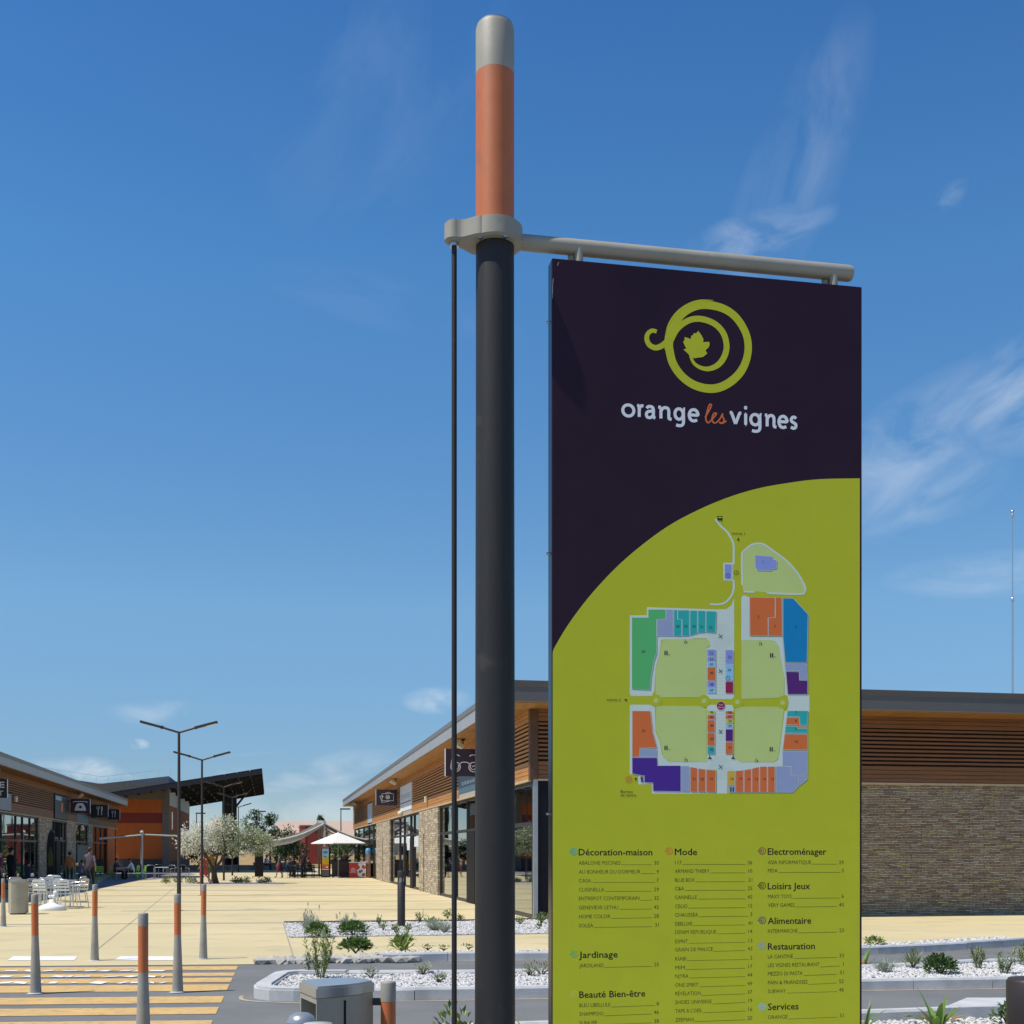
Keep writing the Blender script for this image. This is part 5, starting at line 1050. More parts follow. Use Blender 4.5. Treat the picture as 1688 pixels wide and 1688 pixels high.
b = MB(); b.box(-.115, -.035, -.01, .01, .79, .83); b.box(-.115, -.035, -.012, .012, .30, .33); b.build('bracket', M['frame'], ps)
as1 = thing('ash_bin', 'short post with a domed steel lid in front of the near litter bin', 'ash bin', (PX(497, 6.25), 6.25, 0))
b = MB(); b.lathe([(.07, 0), (.07, .80)], n=28); b.build('post', mat('ash_post_cream', (.42, .38, .28), .6), as1)
b = MB(); b.lathe([(.074, .795), (.074, .803), (.06, .828), (.035, .843), (.001, .848)], n=28); b.build('lid', M['bin_lid'], as1)
as2 = thing('ash_bin', 'short post with a flat pale top, lowest at the foot of the litter bin', 'ash bin', (PX(524, 5.95), 5.95, 0))
b = MB(); b.lathe([(.066, 0), (.066, .80)], n=28); b.build('post', M['taupe'], as2)
b = MB(); b.lathe([(.070, .80), (.0705, .825), (.068, .832), (.001, .835)], n=28); b.build('lid', mat('ash_top', (.50, .50, .44), .45, .2), as2)
# ------------------------------------------------------------------ plants
def rdir(up=0.0):
    while True:
        v = Vector((rnd.uniform(-1, 1), rnd.uniform(-1, 1), rnd.uniform(-1, 1)))
        if .05 < v.length < 1: v.normalize(); v.z += up; return v.normalized()
def leaf(b, p, d, w, l, m, fold=.25):
    d = d.normalized(); s = d.cross(Vector((rnd.uniform(-.4, .4), rnd.uniform(-.4, .4), 1))).normalized() * w; n = s.cross(d).normalized() * w * fold
    b.add([p, p + d * l * .5 + s * .5 + n, p + d * l, p + d * l * .5 - s * .5 + n], [(0, 1, 2), (0, 2, 3)], m)
def blade(b, p, d, w, l, droop, m, seg=5, tw=None):
    # long strap leaf that arches over
    d = d.normalized(); side = Vector((-d.y, d.x, 0))
    if side.length < .05: side = Vector((1, 0, 0))
    side.normalize(); q = Vector(p); L_ = []; Rr = []
    for i in range(seg + 1):
        t = i / seg; ww = w * (1 - t ** 2.2) * (.6 + .6 * min(1, t * 3)) / 2 + .001
        L_.append(q + side * ww + Vector((0, 0, ww * .35))); Rr.append(q - side * ww + Vector((0, 0, ww * .35))); d = (d + Vector((0, 0, -droop / seg * (.4 + t * 1.6)))).normalized(); q = q + d * (l / seg)
    vs = L_ + Rr; n = seg + 1
    b.add(vs, [(i, i + 1, n + i + 1, n + i) for i in range(seg)], m, True)
def shrub(name, label, loc, r, h, n, lw, ll, mats, group=None, dens=.55, up=.3, cat='shrub'):
    r *= .80; h *= .72; ll *= .8; t = thing(name, label, cat, loc, rnd.uniform(0, 6), group); b = MB()
    for i in range(n):
        d = rdir(); d.z = abs(d.z) * .95 + .03; k = rnd.uniform(dens, 1) * (1 + .16 * math.sin(i * 12.9898) * rnd.random())
        p = Vector((d.x * r * k, d.y * r * k, .03 + d.z * h * k)); leaf(b, p, (d + rdir(up) * .7), lw * rnd.uniform(.7, 1.3), ll * rnd.uniform(.7, 1.3), rnd.randrange(len(mats)))
    b.build('foliage', mats, t); b = MB()
    for i in range(7):
        a = rnd.uniform(0, 6.28); b.path([(0, 0, -.02), (.3 * r * math.cos(a), .3 * r * math.sin(a), h * .3), (.7 * r * math.cos(a), .7 * r * math.sin(a), h * .6)], [.012, .008, .004], 5)
    b.build('stem', M['bark'], t); return t
def spiky(name, label, loc, n, l, w, droop, mats, group=None, spread=1.0, upright=.6):
    t = thing(name, label, 'plant', loc, 0, group); b = MB()
    for i in range(n):
        a = 2.399 * i + rnd.uniform(-.3, .3); k = (i + .5) / n; e = upright + (1.45 - upright) * (1 - k) ** 1.2
        d = Vector((math.cos(a) * math.cos(e) * spread, math.sin(a) * math.cos(e) * spread, math.sin(e))); blade(b, (math.cos(a) * .03, math.sin(a) * .03, 0), d, w * rnd.uniform(.75, 1.2), l * rnd.uniform(.7, 1.1), droop * rnd.uniform(.5, 1.3), rnd.randrange(len(mats)), 7)
    b.build('leaves', mats, t); b = MB(); b.lathe([(.05, -.03), (.045, .05), (.02, .09)], n=10); b.build('stem', M['leaf_dry'], t); return t
def lavender(name, label, loc, r, h, n, group=None, flowers=True):
    t = thing(name, label, 'plant', loc, 0, group); b = MB()
    for i in range(n):
        a = rnd.uniform(0, 6.28); k = math.sqrt(rnd.random()); d = Vector((math.cos(a) * k * 1.1, math.sin(a) * k * 1.1, 1)); p0 = Vector((math.cos(a) * k * r * .35, math.sin(a) * k * r * .35, 0)); L_ = h * rnd.uniform(.6, 1.0) * (1.15 - .4 * k)
        blade(b, p0, d, .012 if h > .25 else .010, L_, .25, 0, 3)
        for q in range(4): leaf(b, p0 + d.normalized() * L_ * rnd.uniform(.15, .8), rdir(.4), .012, .06, 0)
        if flowers and rnd.random() < .05: p1 = p0 + d.normalized() * L_ * 1.0; b.cyl(p1, p1 + Vector((d.x * .05, d.y * .05, h * .25)), .004, .003, 4, 1); b.cyl(p1 + Vector((0, 0, h * .2)), p1 + Vector((d.x * .03, d.y * .03, h * .34)), .012, .006, 5, 1)
    b.build('foliage', [M['leaf_grey'], M['lav']], t); return t
def wispy(name, label, loc, r, h, n, mats, group=None, leaves=26):
    t = thing(name, label, 'shrub', loc, 0, group); b = MB(); s_ = MB()
    for i in range(n):
        a = rnd.uniform(0, 6.28); k = rnd.uniform(.2, 1); tip = Vector((math.cos(a) * r * k, math.sin(a) * r * k, h * rnd.uniform(.65, 1.05))); p0 = Vector((math.cos(a) * .04, math.sin(a) * .04, 0)); mid = (p0 + tip) * .5 + Vector((-math.sin(a), math.cos(a), 0)) * .05
        pts = [p0, mid * .9 + Vector((0, 0, h * .06)), tip]; s_.path(pts, [.006, .005, .002], 4)
        for q in range(leaves):
            u = rnd.uniform(.18, 1); p = p0.lerp(mid, u * 2) if u < .5 else mid.lerp(tip, u * 2 - 1); leaf(b, p, (rdir(.35) + (tip - p0).normalized() * .5), .018, .075, rnd.randrange(len(mats)))
    b.build('foliage', mats, t); s_.build('stem', M['leaf_olive'], t); return t
gp = lambda px, py, h=0.0: G(px, py, h)
PG = 'green planting along the road beds'
lavender('lavender', 'grey green lavender mound with fine stalks, leftmost in the back gravel bed', gp(513, 1534, .03), .26, .42, 200, 'lavender mounds in the back bed')
lavender('lavender', 'smaller grey green lavender mound in the back gravel bed', gp(571, 1530, .03), .20, .34, 120, 'lavender mounds in the back bed')
MG = [M['leaf_mid'], M['leaf_dark'], M['leaf_mid']]
shrub('round_shrub', 'low green shrub touching the leftmost lavender mound', gp(524, 1543, .03), .30, .30, 300, .05, .10, MG, PG)
shrub('round_shrub', 'green dome shrub in front of the smaller lavender', gp(582, 1540, .03), .36, .30, 420, .05, .10, MG, PG)
shrub('round_shrub', 'dark green dome shrub in the kerb strip left of the arching strap plant', gp(586, 1569, .10),  .33, .26, 480, .045, .09, MG, PG)
spiky('strap_plant', 'arching strap leaved plant in the kerb strip right of the green dome', gp(664, 1567.5, .10), 24, .44, .030, 2.0, [M['leaf_yellow'], M['leaf_spike'], M['leaf_olive']], None, 1, .35)
shrub('round_shrub', 'broad leaved yellow green clump at the foot of the strap plant', gp(661, 1566.5, .10), .20, .22, 50, .07, .20, [M['leaf_yellow'], M['leaf_mid']], PG, .3, .9)
for px, py, r, h, lb, k in ((625, 1524, .12, .26, 'tiny upright green seedling left of the path light', 40), (632, 1533, .10, .18, 'tiny green tuft below the upright seedling', 40), (653, 1537, .16, .22, 'small green tuft at the left foot of the path light', 70), (672, 1536, .10, .14, 'small green tuft at the right foot of the path light', 50), (692, 1520, .16, .42, 'sparse stalky green weed behind the tie rod, tall', 45), (712, 1522, .30, .12, 'flat green weeds along the rusty edging', 90), (738, 1513, .16, .24, 'small dark green tuft just left of the tie rod', 80), (758, 1518, .12, .16, 'small dark green tuft between tie rod and pole', 60), (858, 1523, .16, .16, 'small dark green tuft right of the pole', 70), (893, 1521, .22, .28, 'fresh green tuft against the charcoal shop corner', 120), (888, 1531, .10, .10, 'tiny dark tuft on the gravel right of the pole', 30)):
    shrub('small_plant', lb, gp(px, py, .03), r, h, k, .03, .09, [M['leaf_mid'], M['leaf_olive']], 'small plants in the back gravel bed', .2, .8, 'plant')
lavender('lavender', 'upright grey grassy lavender between weeds and tie rod', gp(716, 1533, .03), .22, .34, 90, 'lavender mounds in the back bed', False); lavender('lavender', 'pale lavender tuft just left of the tie rod base line', gp(733, 1536, .03), .16, .32, 60, 'lavender mounds in the back bed', False)
for px, py, lb in ((705, 1564, 'small weed at the back of the kerb strip'), (732, 1565, 'low dark weeds in the kerb strip near the tie rod'), (772, 1563, 'low weeds in the kerb strip between tie rod and pole')):
    shrub('small_plant', lb, gp(px, py, .10), .16, .05, 50, .02, .04, [M['leaf_mid'], M['leaf_olive']], 'small weeds in the kerb strip', .2, .6, 'plant')
wispy('tall_wispy_shrub', 'tall airy yellow green shrub on the island above the litter bin', gp(529, 1612, .10), .22, .60, 20, [M['leaf_olive'], M['leaf_yellow'], M['leaf_yellow'], M['leaf_mid']], None, 22)
for px, py, r, h, lb in ((508, 1604, .05, .45, 'thin lone twig left of the tall wispy shrub'), (612, 1611, .14, .12, 'small olive tuft on the island gravel above the bin post'), (697, 1606, .16, .20, 'grey green tuft on the island gravel left of the tie rod'), (724, 1619, .12, .11, 'tiny olive tuft on the island gravel close to the tie rod'), (873, 1608, .12, .16, 'greyish dried tuft on the island right of the pole'), (893, 1606, .24, .18, 'olive sprawling tuft on the island beside the panel edge')):
    shrub('small_plant', lb, gp(px, py, .10), r, h, 60, .02, .07, [M['leaf_olive'], M['leaf_grey']], 'small plants on the road island', .2, .9, 'plant')
# right part of the island
spiky('strap_plant', 'green strap plant peeping out behind the right edge of the panel', gp(1424, 1592, .10), 10, .40, .04, .9, [M['leaf_spike'], M['leaf_mid']], None, 1, .3)
lavender('lavender', 'wispy grey green lavender on the island, right of the panel', gp(1459, 1602, .10), .18, .26, 50, 'plants on the right of the island', False)
shrub('round_shrub', 'small upright grassy green mound on the island', gp(1505, 1595, .10), .16, .27, 190, .012, .11, [M['leaf_mid'], M['leaf_olive']], 'plants on the right of the island', .2, 1.2)
shrub('round_shrub', 'dark green dome shrub casting a shadow on the island gravel', gp(1550, 1604, .10), .27, .26, 480, .04, .075, [M['leaf_dark'], M['leaf_mid'], M['leaf_dark']], 'plants on the right of the island')
wispy('wispy_shrub', 'light airy shrub on the island right of the dark dome', gp(1614, 1596, .10), .12, .27, 9, [M['leaf_mid'], M['leaf_olive']], 'plants on the right of the island', 20)
wispy('wispy_shrub', 'low airy grey shrub on the island near the right edge', gp(1655, 1604, .10), .17, .24, 10, [M['leaf_grey'], M['leaf_olive'], M['leaf_mid']], 'plants on the right of the island', 20)
wispy('wispy_shrub', 'pale airy shrub on the island cut by the right frame edge', gp(1686, 1588, .10), .14, .24, 8, [M['leaf_mid'], M['leaf_olive']], 'plants on the right of the island', 16)
shrub('round_shrub', 'small fresh green clump in the far kerb strip right of the panel', gp(1441, 1558, .10), .22, .13, 140, .03, .08, [M['leaf_mid'], M['leaf_yellow']], PG)
# near bed
spiky('yucca', 'bright green yucca with broad stiff leaves in the near gravel bed', gp(1545, 1697, .03), 13, .40, .060, .9, [M['leaf_spike'], M['leaf_spike'], M['leaf_yellow']], 'strap leaved plants in the near bed', 1, .45)
spiky('strap_plant', 'narrow leaved green plant at the lower right edge of the panel', gp(1424, 1700, .03), 15, .36, .022, .7, [M['leaf_spike'], M['leaf_mid']], 'strap leaved plants in the near bed', .9, .45)
spiky('strap_plant', 'bright green strap plant between pole and panel at the bottom', (PX(886, 8.6), 8.6, .03), 11, .50, .042, .8, [M['leaf_spike'], M['leaf_yellow']], 'strap leaved plants in the near bed', .8, .45)
shrub('round_shrub', 'leafy mid green shrub at the bottom beside the tie rod', (PX(750, 8.3), 8.3, .03), .25, .84, 420, .035, .075, [M['leaf_mid'], M['leaf_mid'], M['leaf_yellow']], 'leafy shrubs in the near bed', .45, .6)
shrub('round_shrub', 'dark leafy shrub beside the corner path light', gp(1664, 1694, .03), .20, .36, 160, .035, .075, [M['leaf_mid'], M['leaf_dark']], 'leafy shrubs in the near bed', .45, .6)
b = MB()
for i in range(26): leaf(b, Vector((rnd.uniform(-.25, .25), rnd.uniform(-.12, .1), rnd.uniform(.01, .05))), Vector((rnd.uniform(-1, 1), rnd.uniform(-.3, .3), rnd.uniform(-.15, .08))), .04, .13, 0)
dl = thing('dry_leaves', 'withered orange brown leaves lying under the yucca', 'leaves', gp(1545, 1682, .05)); b.build('foliage', M['leaf_dry'], dl)
# planting strip under the blossoming tree
sheet('planting_strip', [g(262, 1459.5), g(300, 1460.5), g(470, 1458.5), g(448, 1454), g(330, 1454.5)], 0.012, mat('strip_gravel', (.45, .40, .33), .95, var=.3, vscale=20), 'thin gravel planting strip under the blossoming tree', 'gravel bed')
for i, (px, k, h) in enumerate(((274, 0, .42), (291, 1, .36), (308, 0, .42), (320, 2, .36), (386, 1, .42), (392, 3, .34), (407, 2, .46), (428, 2, .26), (437, 2, .40))):
    mats = ([M['leaf_yellow'], M['leaf_mid']], [M['leaf_dark'], M['leaf_mid']], [M['leaf_grey'], M['leaf_olive']], [M['leaf_dry'], M['leaf_olive']])[k]
    shrub('small_plant', ('yellow green tuft, leftmost under the blossoming tree', 'dark green tuft behind the nearest lamp post', 'yellow green tuft just right of the nearest lamp post', 'grey tuft left of the walking woman', 'dark leafy tuft right of the tree trunk', 'dry brownish leafy tuft beside the dark one', 'grey rounded tuft midway to the black banner stand', 'flat grey tuft before the black banner stand', 'grey tuft below the right corner of the black banner stand')[i], (PX(px, 65.2), 65.2 + (i % 3) * .3, 0), .32, h, 110, .05, .16, mats, 'tufts in the strip under the tree', .2, .9, 'plant')
# ------------------------------------------------------------------ trees
def crown_leaves(b, blobs, n, lw, ll, pick, hang=.0, gap=1.1, cut=-.28):
    tw = sum(q[3] ** 2 for q in blobs)
    for (x, y, z, r, rz) in blobs:
        for i in range(int(n * r * r / tw)):
            d = rdir(); k = rnd.random() ** .45; nn = noise.noise(Vector((x + d.x * r * 2, y + d.y * r * 2, z + d.z * 2)) * 1.3)
            k *= 1 + .35 * nn
            p = Vector((x + d.x * r * k, y + d.y * r * k, z + d.z * rz * k)); 
            if noise.noise(p * gap + Vector((7.1, 3.3, 1.7))) < cut: continue
            leaf(b, p, d + rdir() * .9 + Vector((0, 0, -hang)), lw * rnd.uniform(.6, 1.3), ll * rnd.uniform(.6, 1.3), pick(p))
def far_tree(name, label, px, Y, ztop, zbot, wid, n, mats, blobs=9, ls=.28, group='trees beyond the plaza', conic=False):
    t = thing(name, label, 'tree', (PX(px, Y), Y, 0), 0, group); b = MB(); H = ztop - zbot; B = []
    for i in range(blobs):
        u = rnd.random(); a = rnd.uniform(0, 6.28); ww = wid / 2 * ((1 - u * .75) if conic else math.sin(math.pi * (.18 + .72 * u)))
        k = rnd.uniform(.2, .75); r = wid * rnd.uniform(.16, .25) * (1 - .5 * u if conic else 1); B.append((ww * k * math.cos(a), ww * k * math.sin(a) * .8, zbot + H * (.16 + .70 * u), r, r * rnd.uniform(.7, 1.0)))
    B.append((0, 0, zbot + H * .45, wid * .28, H * .34)); B.append((0, 0, ztop - H * .16, wid * .14, H * .15))
    crown_leaves(b, B, n * 1.5, ls * .6, ls, lambda p: rnd.randrange(len(mats))); b.build('crown', mats, t)
    b = MB(); b.path([(0, 0, -.1), (.05, 0, zbot * .6 + .3), (0, 0, zbot + H * .5)], [.16, .13, .06], 8)
    for i in range(4): a = i * 1.6; b.path([(0, 0, zbot + .1 * H), (math.cos(a) * wid * .25, math.sin(a) * wid * .25, zbot + H * .5)], [.07, .03], 6)
    b.build('trunk', M['bark'], t); return t
FAR = [M['leaf_far'], M['leaf_dark'], M['leaf_far']]
far_tree('pine_tree', 'dark round pine clump behind the awning and tree', 424, 150, 6.8, 2.2, 4.6, 1500, FAR)
far_tree('pine_tree', 'dark pine top to the right of the round pine clump', 445, 152, 6.6, 2.0, 3.0, 1100, FAR)
far_tree('evergreen_tree', 'broad dark evergreen behind the left half of the awning', 470, 140, 4.3, .9, 4.6, 1400, FAR)
far_tree('evergreen_tree', 'dark evergreen below the awning beside the red building', 484, 145, 3.6, .6, 3.6, 1100, FAR)
far_tree('evergreen_tree', 'greyish evergreen left of the awning', 455, 142, 3.0, .6, 3.4, 900, [M['leaf_far'], M['leaf_olive']])
far_tree('pointed_pine', 'pointed green pine rising above the awning peak', 529, 175, 6.9, 3.0, 3.6, 1100, [M['leaf_far'], M['leaf_mid']], conic=True)
far_tree('pointed_pine', 'small pine tip right of the pointed pine', 541, 178, 5.3, 2.6, 2.0, 500, FAR, 6)
far_tree('evergreen_tree', 'dark green bushy tree seen under the white parasol', 552, 150, 2.9, .5, 4.5, 1000, [M['leaf_far'], M['leaf_mid']])
far_tree('evergreen_tree', 'dark bushy tree behind the foot of the blossoming tree', 310, 135, 2.9, .5, 4.6, 1000, FAR)
far_tree('evergreen_tree', 'dark hedge like tree behind the blossoming tree trunk', 345, 138, 3.2, .5, 5.0, 1000, FAR)
far_tree('evergreen_tree', 'dark hedge tree below the pink roof, right of the awning peak', 572, 165, 3.9, .4, 4.6, 1100, FAR)
far_tree('evergreen_tree', 'low dark hedge tree behind the standing black clad person', 500, 160, 4.4, .4, 3.6, 1000, FAR)
bt = thing('blossom_tree', 'low spreading tree with white blossom and silvery leaves in the plaza', 'tree', (PX(354, 65.5), 65.5, 0), 0)
b = MB(); tx = PX(354, 65.5); b.path([(.06, 0, -.05), (.0, 0, .35), (-.05, 0, .75)], [.19, .14, .13], 9)
for br in ([(-.05, 0, .7), (-.35, .1, 1.25), (-.7, .1, 1.75), (-1.1, .2, 2.6)], [(-.05, 0, .72), (.35, -.1, 1.2), (.95, .0, 1.75), (1.5, .2, 2.4)], [(-.03, 0, .75), (.1, .3, 1.6), (.3, .5, 2.5)], [(-.35, .1, 1.25), (-.5, -.5, 1.9), (-1.3, -.7, 2.2)], [(.35, -.1, 1.2), (.7, -.6, 1.9), (.6, -.9, 2.7)], [(.95, 0, 1.75), (1.9, -.1, 1.9), (2.5, 0, 2.2)], [(-.7, .1, 1.75), (-1.6, 0, 2.0), (-1.9, .1, 2.4)]): b.path(br, [.09, .07, .05, .025][:len(br)] if len(br) > 3 else [.07, .05, .02], 7)
b.build('trunk', M['bark'], bt)
B = []
X_ = lambda px: PX(px, 65.5) - tx
for px, pz, r, rz in ((308, 2.25, .62, .6), (322, 2.7, .62, .55), (340, 2.55, .7, .6), (345, 2.95, .48, .4), (366, 3.0, .55, .45), (376, 3.35, .38, .36), (392, 2.8, .62, .55), (415, 2.5, .68, .55), (434, 2.15, .62, .5), (405, 2.1, .7, .45), (365, 2.2, .7, .6), (330, 2.0, .55, .5), (303, 1.85, .42, .42), (425, 1.85, .5, .36), (385, 1.75, .5, .36), (444, 2.25, .34, .34)):
    for yy in (-.7, .6): B.append((X_(px), yy * rnd.uniform(.5, 1.2), pz, r, rz))
b = MB()
def pick(p):
    w = .85 if p.x < .2 else (.42 if p.x < 1.3 else .10); w += .3 * noise.noise(p * 1.7)
    q = rnd.random()
    return 0 if q < w else (1 if q < w + .38 else (2 if q < .86 else (3 if q < .94 else 4)))
crown_leaves(b, B, 11500, .07, .14, pick, 0, 1.9, -.20); b.build('crown', [M['blossom'], M['leaf_olive'], M['leaf_grey'], M['leaf_yellow'], M['leaf_mid']], bt)

# ------------------------------------------------------------------ awning, parasol and snack stand
aw = thing('double_awning', 'taupe double sided awning on pale posts over the far cafe tables', 'awning', (PX(535, 84), 84, 0), TH)
def awn(z0, zl, xl, sgn):
    b = MB(); n = 8; rows = []
    for j in range(2):
        y = 0 if j == 0 else 9.5; rows.append([(sgn * xl * i / n, y, z0 + .3 * j + (zl + .1 * j - z0 - .3 * j) * (i / n) - .22 * math.sin(math.pi * i / n)) for i in range(n + 1)])
    vs = rows[0] + rows[1]; vs2 = [(x, y, z + .03) for x, y, z in vs]; k = n + 1
    b.add(vs + vs2, [(i, i + 1, k + i + 1, k + i) for i in range(n)] + [(2 * k + i, 3 * k + i, 3 * k + i + 1, 2 * k + i + 1) for i in range(n)], 0, True); f = b.build('fabric', M['sail'], aw)
    b = MB(); vt = [(x, -.09, z - .03) for x, y, z in rows[0]]; vb = [(x, -.09, z - .05 - .36 * min(1, .25 + i / n * 1.2)) for i, (x, y, z) in enumerate(rows[0])]
    b.add(vt + vb + [(x, y + .02, z) for x, y, z in vt + vb], [(i, i + 1, k + i + 1, k + i) for i in range(n)] + [(2 * k + i, 3 * k + i, 3 * k + i + 1, 2 * k + i + 1) for i in range(n)], 0, True); b.build('valance', M['sail_light'] if sgn < 0 else M['sail'], f)
    b = MB(); b.path([(x, -.06, z - .02) for x, y, z in rows[0]], .055, 6); b.path([(x, 9.56, z - .02) for x, y, z in rows[0]], .055, 6); b.path([(x, 4.6, z - .03) for x, y, z in rows[0]], .045, 6); b.build('arm', mat('awning_arm', (.55, .54, .48), .5), f)
    b = MB(); b.box(sgn * xl - .05, sgn * xl + .05, -.1, 9.6, zl - .22, zl + .06); b.build('front_bar', M['sail_light'], f)
awn(3.62, 2.45, 3.45, -1); awn(3.62, 2.45, 3.3, 1)
for y in (0, 4.6, 9.5): b = MB(); b.bbox(-.07, .07, y - .07, y + .07, 0, 3.66 + y * .03, .01); b.build('post', mat('pale_post', (.50, .51, .50), .5) if 'pale_post' not in bpy.data.materials else bpy.data.materials['pale_post'], aw)
b = MB(); b.hexa([(-.1, -.1, 3.58), (.1, -.1, 3.58), (.1, 9.6, 3.88), (-.1, 9.6, 3.88), (-.1, -.1, 3.74), (.1, -.1, 3.74), (.1, 9.6, 4.04), (-.1, 9.6, 4.04)]); b.build('ridge_case', bpy.data.materials['pale_post'], aw)
pa = thing('parasol', 'white square parasol over the snack stand', 'parasol', (PX(557.5, 80), 80, 0), R(45) - R(3))
b = MB(); r = 1.25; b.add([(-r, -r, 2.24), (r, -r, 2.24), (r, r, 2.24), (-r, r, 2.24), (0, 0, 2.93), (-r, -r, 2.19), (r, -r, 2.19), (r, r, 2.19), (-r, r, 2.19)], [(0, 1, 4), (1, 2, 4), (2, 3, 4), (3, 0, 4), (0, 5, 6, 1), (1, 6, 7, 2), (2, 7, 8, 3), (3, 8, 5, 0)]); b.ball((0, 0, 2.93), .05, n=5); b.build('canopy', mat('white_canvas', (.78, .78, .74), .9, var=.03), pa)
b = MB(); b.cyl((0, 0, 0), (0, 0, 2.9), .028, n=8)
for a in range(8): b.cyl((0, 0, 2.4), (1.0 * math.cos(a * .785), 1.0 * math.sin(a * .785), 2.42), .012, n=4)
b.build('pole', M['alu'], pa); b = MB(); b.lathe([(.3, 0), (.3, .06), (.05, .1)], n=16); b.build('base', M['plaster'], pa)
fr = thing('drinks_fridge', 'tall drinks fridge with blue, yellow and orange front under the parasol', 'fridge', (PX(536.5, 81.5), 81.5, 0), R(3))
b = MB(); b.bbox(-.28, .28, 0, .55, 0, 2.02, .02); bd = b.build('body', M['charcoal'], fr)
YL = mat('yellow_print', (.60, .40, .015), .5); OR2 = mat('orange_print', (.62, .13, .03), .5)
b = MB(); b.box(-.25, .25, -.02, -.002, 1.92, 2.02); b.build('header', RED, fr)
b = MB(); b.box(-.22, .22, -.012, -.002, 1.30, 1.90, 0); b.box(-.22, .22, -.012, -.002, .86, 1.30, 1); b.box(-.22, .22, -.012, -.002, .58, .86, 2); b.box(-.23, .23, -.016, -.002, .50, .55, 3); b.box(-.08, .05, -.016, -.012, 1.33, 1.42, 4); b.box(.05, .16, -.016, -.012, .62, .74, 3); b.box(-.14, .12, -.016, -.012, 1.60, 1.72, 5); b.build('door', [LB, YL, OR2, PW, BLUE, BLUE], fr)
b = MB(); b.box(-.24, .24, -.01, -.002, .08, .46); b.build('grille', mat('fridge_grille', (.10, .09, .08), .6), fr)
ct = thing('bar_counter', 'dark slatted bar counter beside the drinks fridge', 'counter', (PX(562, 80.5), 80.6, 0), R(3))
b = MB(); b.bbox(-.60, .60, 0, .6, .03, 1.12, .01); 
for i in range(8): b.box(-.59 + i * .15, -.47 + i * .15, -.02, -.0, .06, 1.1)
b.build('body', mat('dark_counter', (.05, .038, .035), .7), ct); b = MB(); b.bbox(-.64, .64, -.05, .65, 1.12, 1.17, .01); b.build('top', M['charcoal'], ct)
ic = thing('ice_cream_chest', 'red and white ice cream chest freezer with round prints', 'freezer', (PX(593, 79.5), 79.5, 0), R(3))
b = MB(); b.bbox(-.68, .40, 0, .65, .06, .98, .03); b.build('body', mat('chest_red', (.50, .025, .025), .4), ic)
def disc2(b, x, z, r, y, m, n=18): b.face([(x + r * math.cos(6.2832 * i / n), y, z + r * math.sin(6.2832 * i / n)) for i in range(n)], m)
b = MB(); b.face([(x, -.004, z) for x, z in [(.38, .08), (.38, .96), (-.06, .96), (-.1, .85), (.02, .72), (-.02, .6), (-.2, .5), (-.12, .36), (-.14, .2), (-.02, .08)]], 0); disc2(b, .26, .72, .13, -.007, 1); disc2(b, .24, .22, .11, -.007, 1); disc2(b, -.42, .52, .16, -.007, 2, 10); disc2(b, .02, .42, .10, -.0075, 3); disc2(b, .12, .46, .08, -.008, 3); b.box(-.64, -.2, -.006, -.003, .34, .40, 2); disc2(b, .32, .76, .05, -.009, 2)
b.build('front_print', [PW, RED, mat('rose_print', (.62, .25, .25), .5), BLUE], ic)
b = MB(); b.bbox(-.70, .42, -.02, .67, .98, 1.03, .01); b.build('lid', M['white'], ic); b = MB(); b.bbox(.41, .70, .02, .65, .06, .95, .02); b.build('side_cabinet', mat('brown_cabinet', (.16, .07, .04), .6), ic)
sm = thing('cone_dispenser', 'tall blue topped cup dispenser standing on the ice cream chest', 'dispenser', ic.location + Vector((.50, .3, .95)), 0)
b = MB(); b.lathe([(.15, 0), (.15, .62), (.16, .62)], n=18); b.build('body', mat('pink_white_print', (.55, .36, .36), .4, var=.5, vscale=5), sm); b = MB(); b.lathe([(.17, .60), (.18, .84), (.12, .95), (.001, .98)], n=18); b.build('lid', mat('bright_blue', (.10, .28, .50), .3), sm)
b = MB(); b.lathe([(.2, -.02), (.2, 0)], n=18); b.build('tray', M['steel'], sm)
bs = thing('banner_stand', 'tall black banner stand on small casters in the plaza', 'banner stand', (PX(427, 80), 80, 0), R(2))
b = MB(); b.bbox(-.27, .27, -.05, .05, .09, 2.42, .02); b.build('panel', M['black'], bs)
b = MB(); b.box(-.42, .42, -.03, .03, .08, .11); b.box(-.03, .03, -.3, .3, .08, .11)
for x, y in ((-.40, 0), (.40, 0), (0, -.28), (0, .28)): b.cyl((x - .03, y, .045), (x + .03, y, .045), .045, n=10)
b.build('caster', mat('caster_orange', (.30, .16, .06), .6), bs)
pg = thing('terrace_awning', 'slim pale awning frame on a single post at the left terrace', 'awning', (PX(234, 79), 79, 0), TH)
b = MB(); b.cyl((0, 0, 0), (0, 0, 2.95), .075, .065, 10); b.ball((0, 0, 2.92), .12, n=6); b.build('post', bpy.data.materials['pale_post'], pg)
b = MB(); b.path([(0, 0, 2.75), (-1.2, -.4, 2.62), (-2.5, -.6, 2.50)], [.05, .05, .08], 6); b.path([(0, 0, 2.78), (1.0, .2, 2.74), (2.1, .6, 2.70)], .05, 6); b.build('arm', bpy.data.materials['awning_arm'], pg)
b = MB(); b.hexa([(-2.4, 3.5, 2.62), (0, .1, 2.82), (0, 7, 2.82), (-2.4, 7, 2.62), (-2.4, 3.5, 2.66), (0, .1, 2.86), (0, 7, 2.86), (-2.4, 7, 2.66)]); b.hexa([(0, .1, 2.80), (2.1, .7, 2.80), (2.1, 7, 2.80), (0, 7, 2.80), (0, .1, 2.86), (2.1, .7, 2.86), (2.1, 7, 2.86), (0, 7, 2.86)]); b.build('fabric', M['sail'], pg)

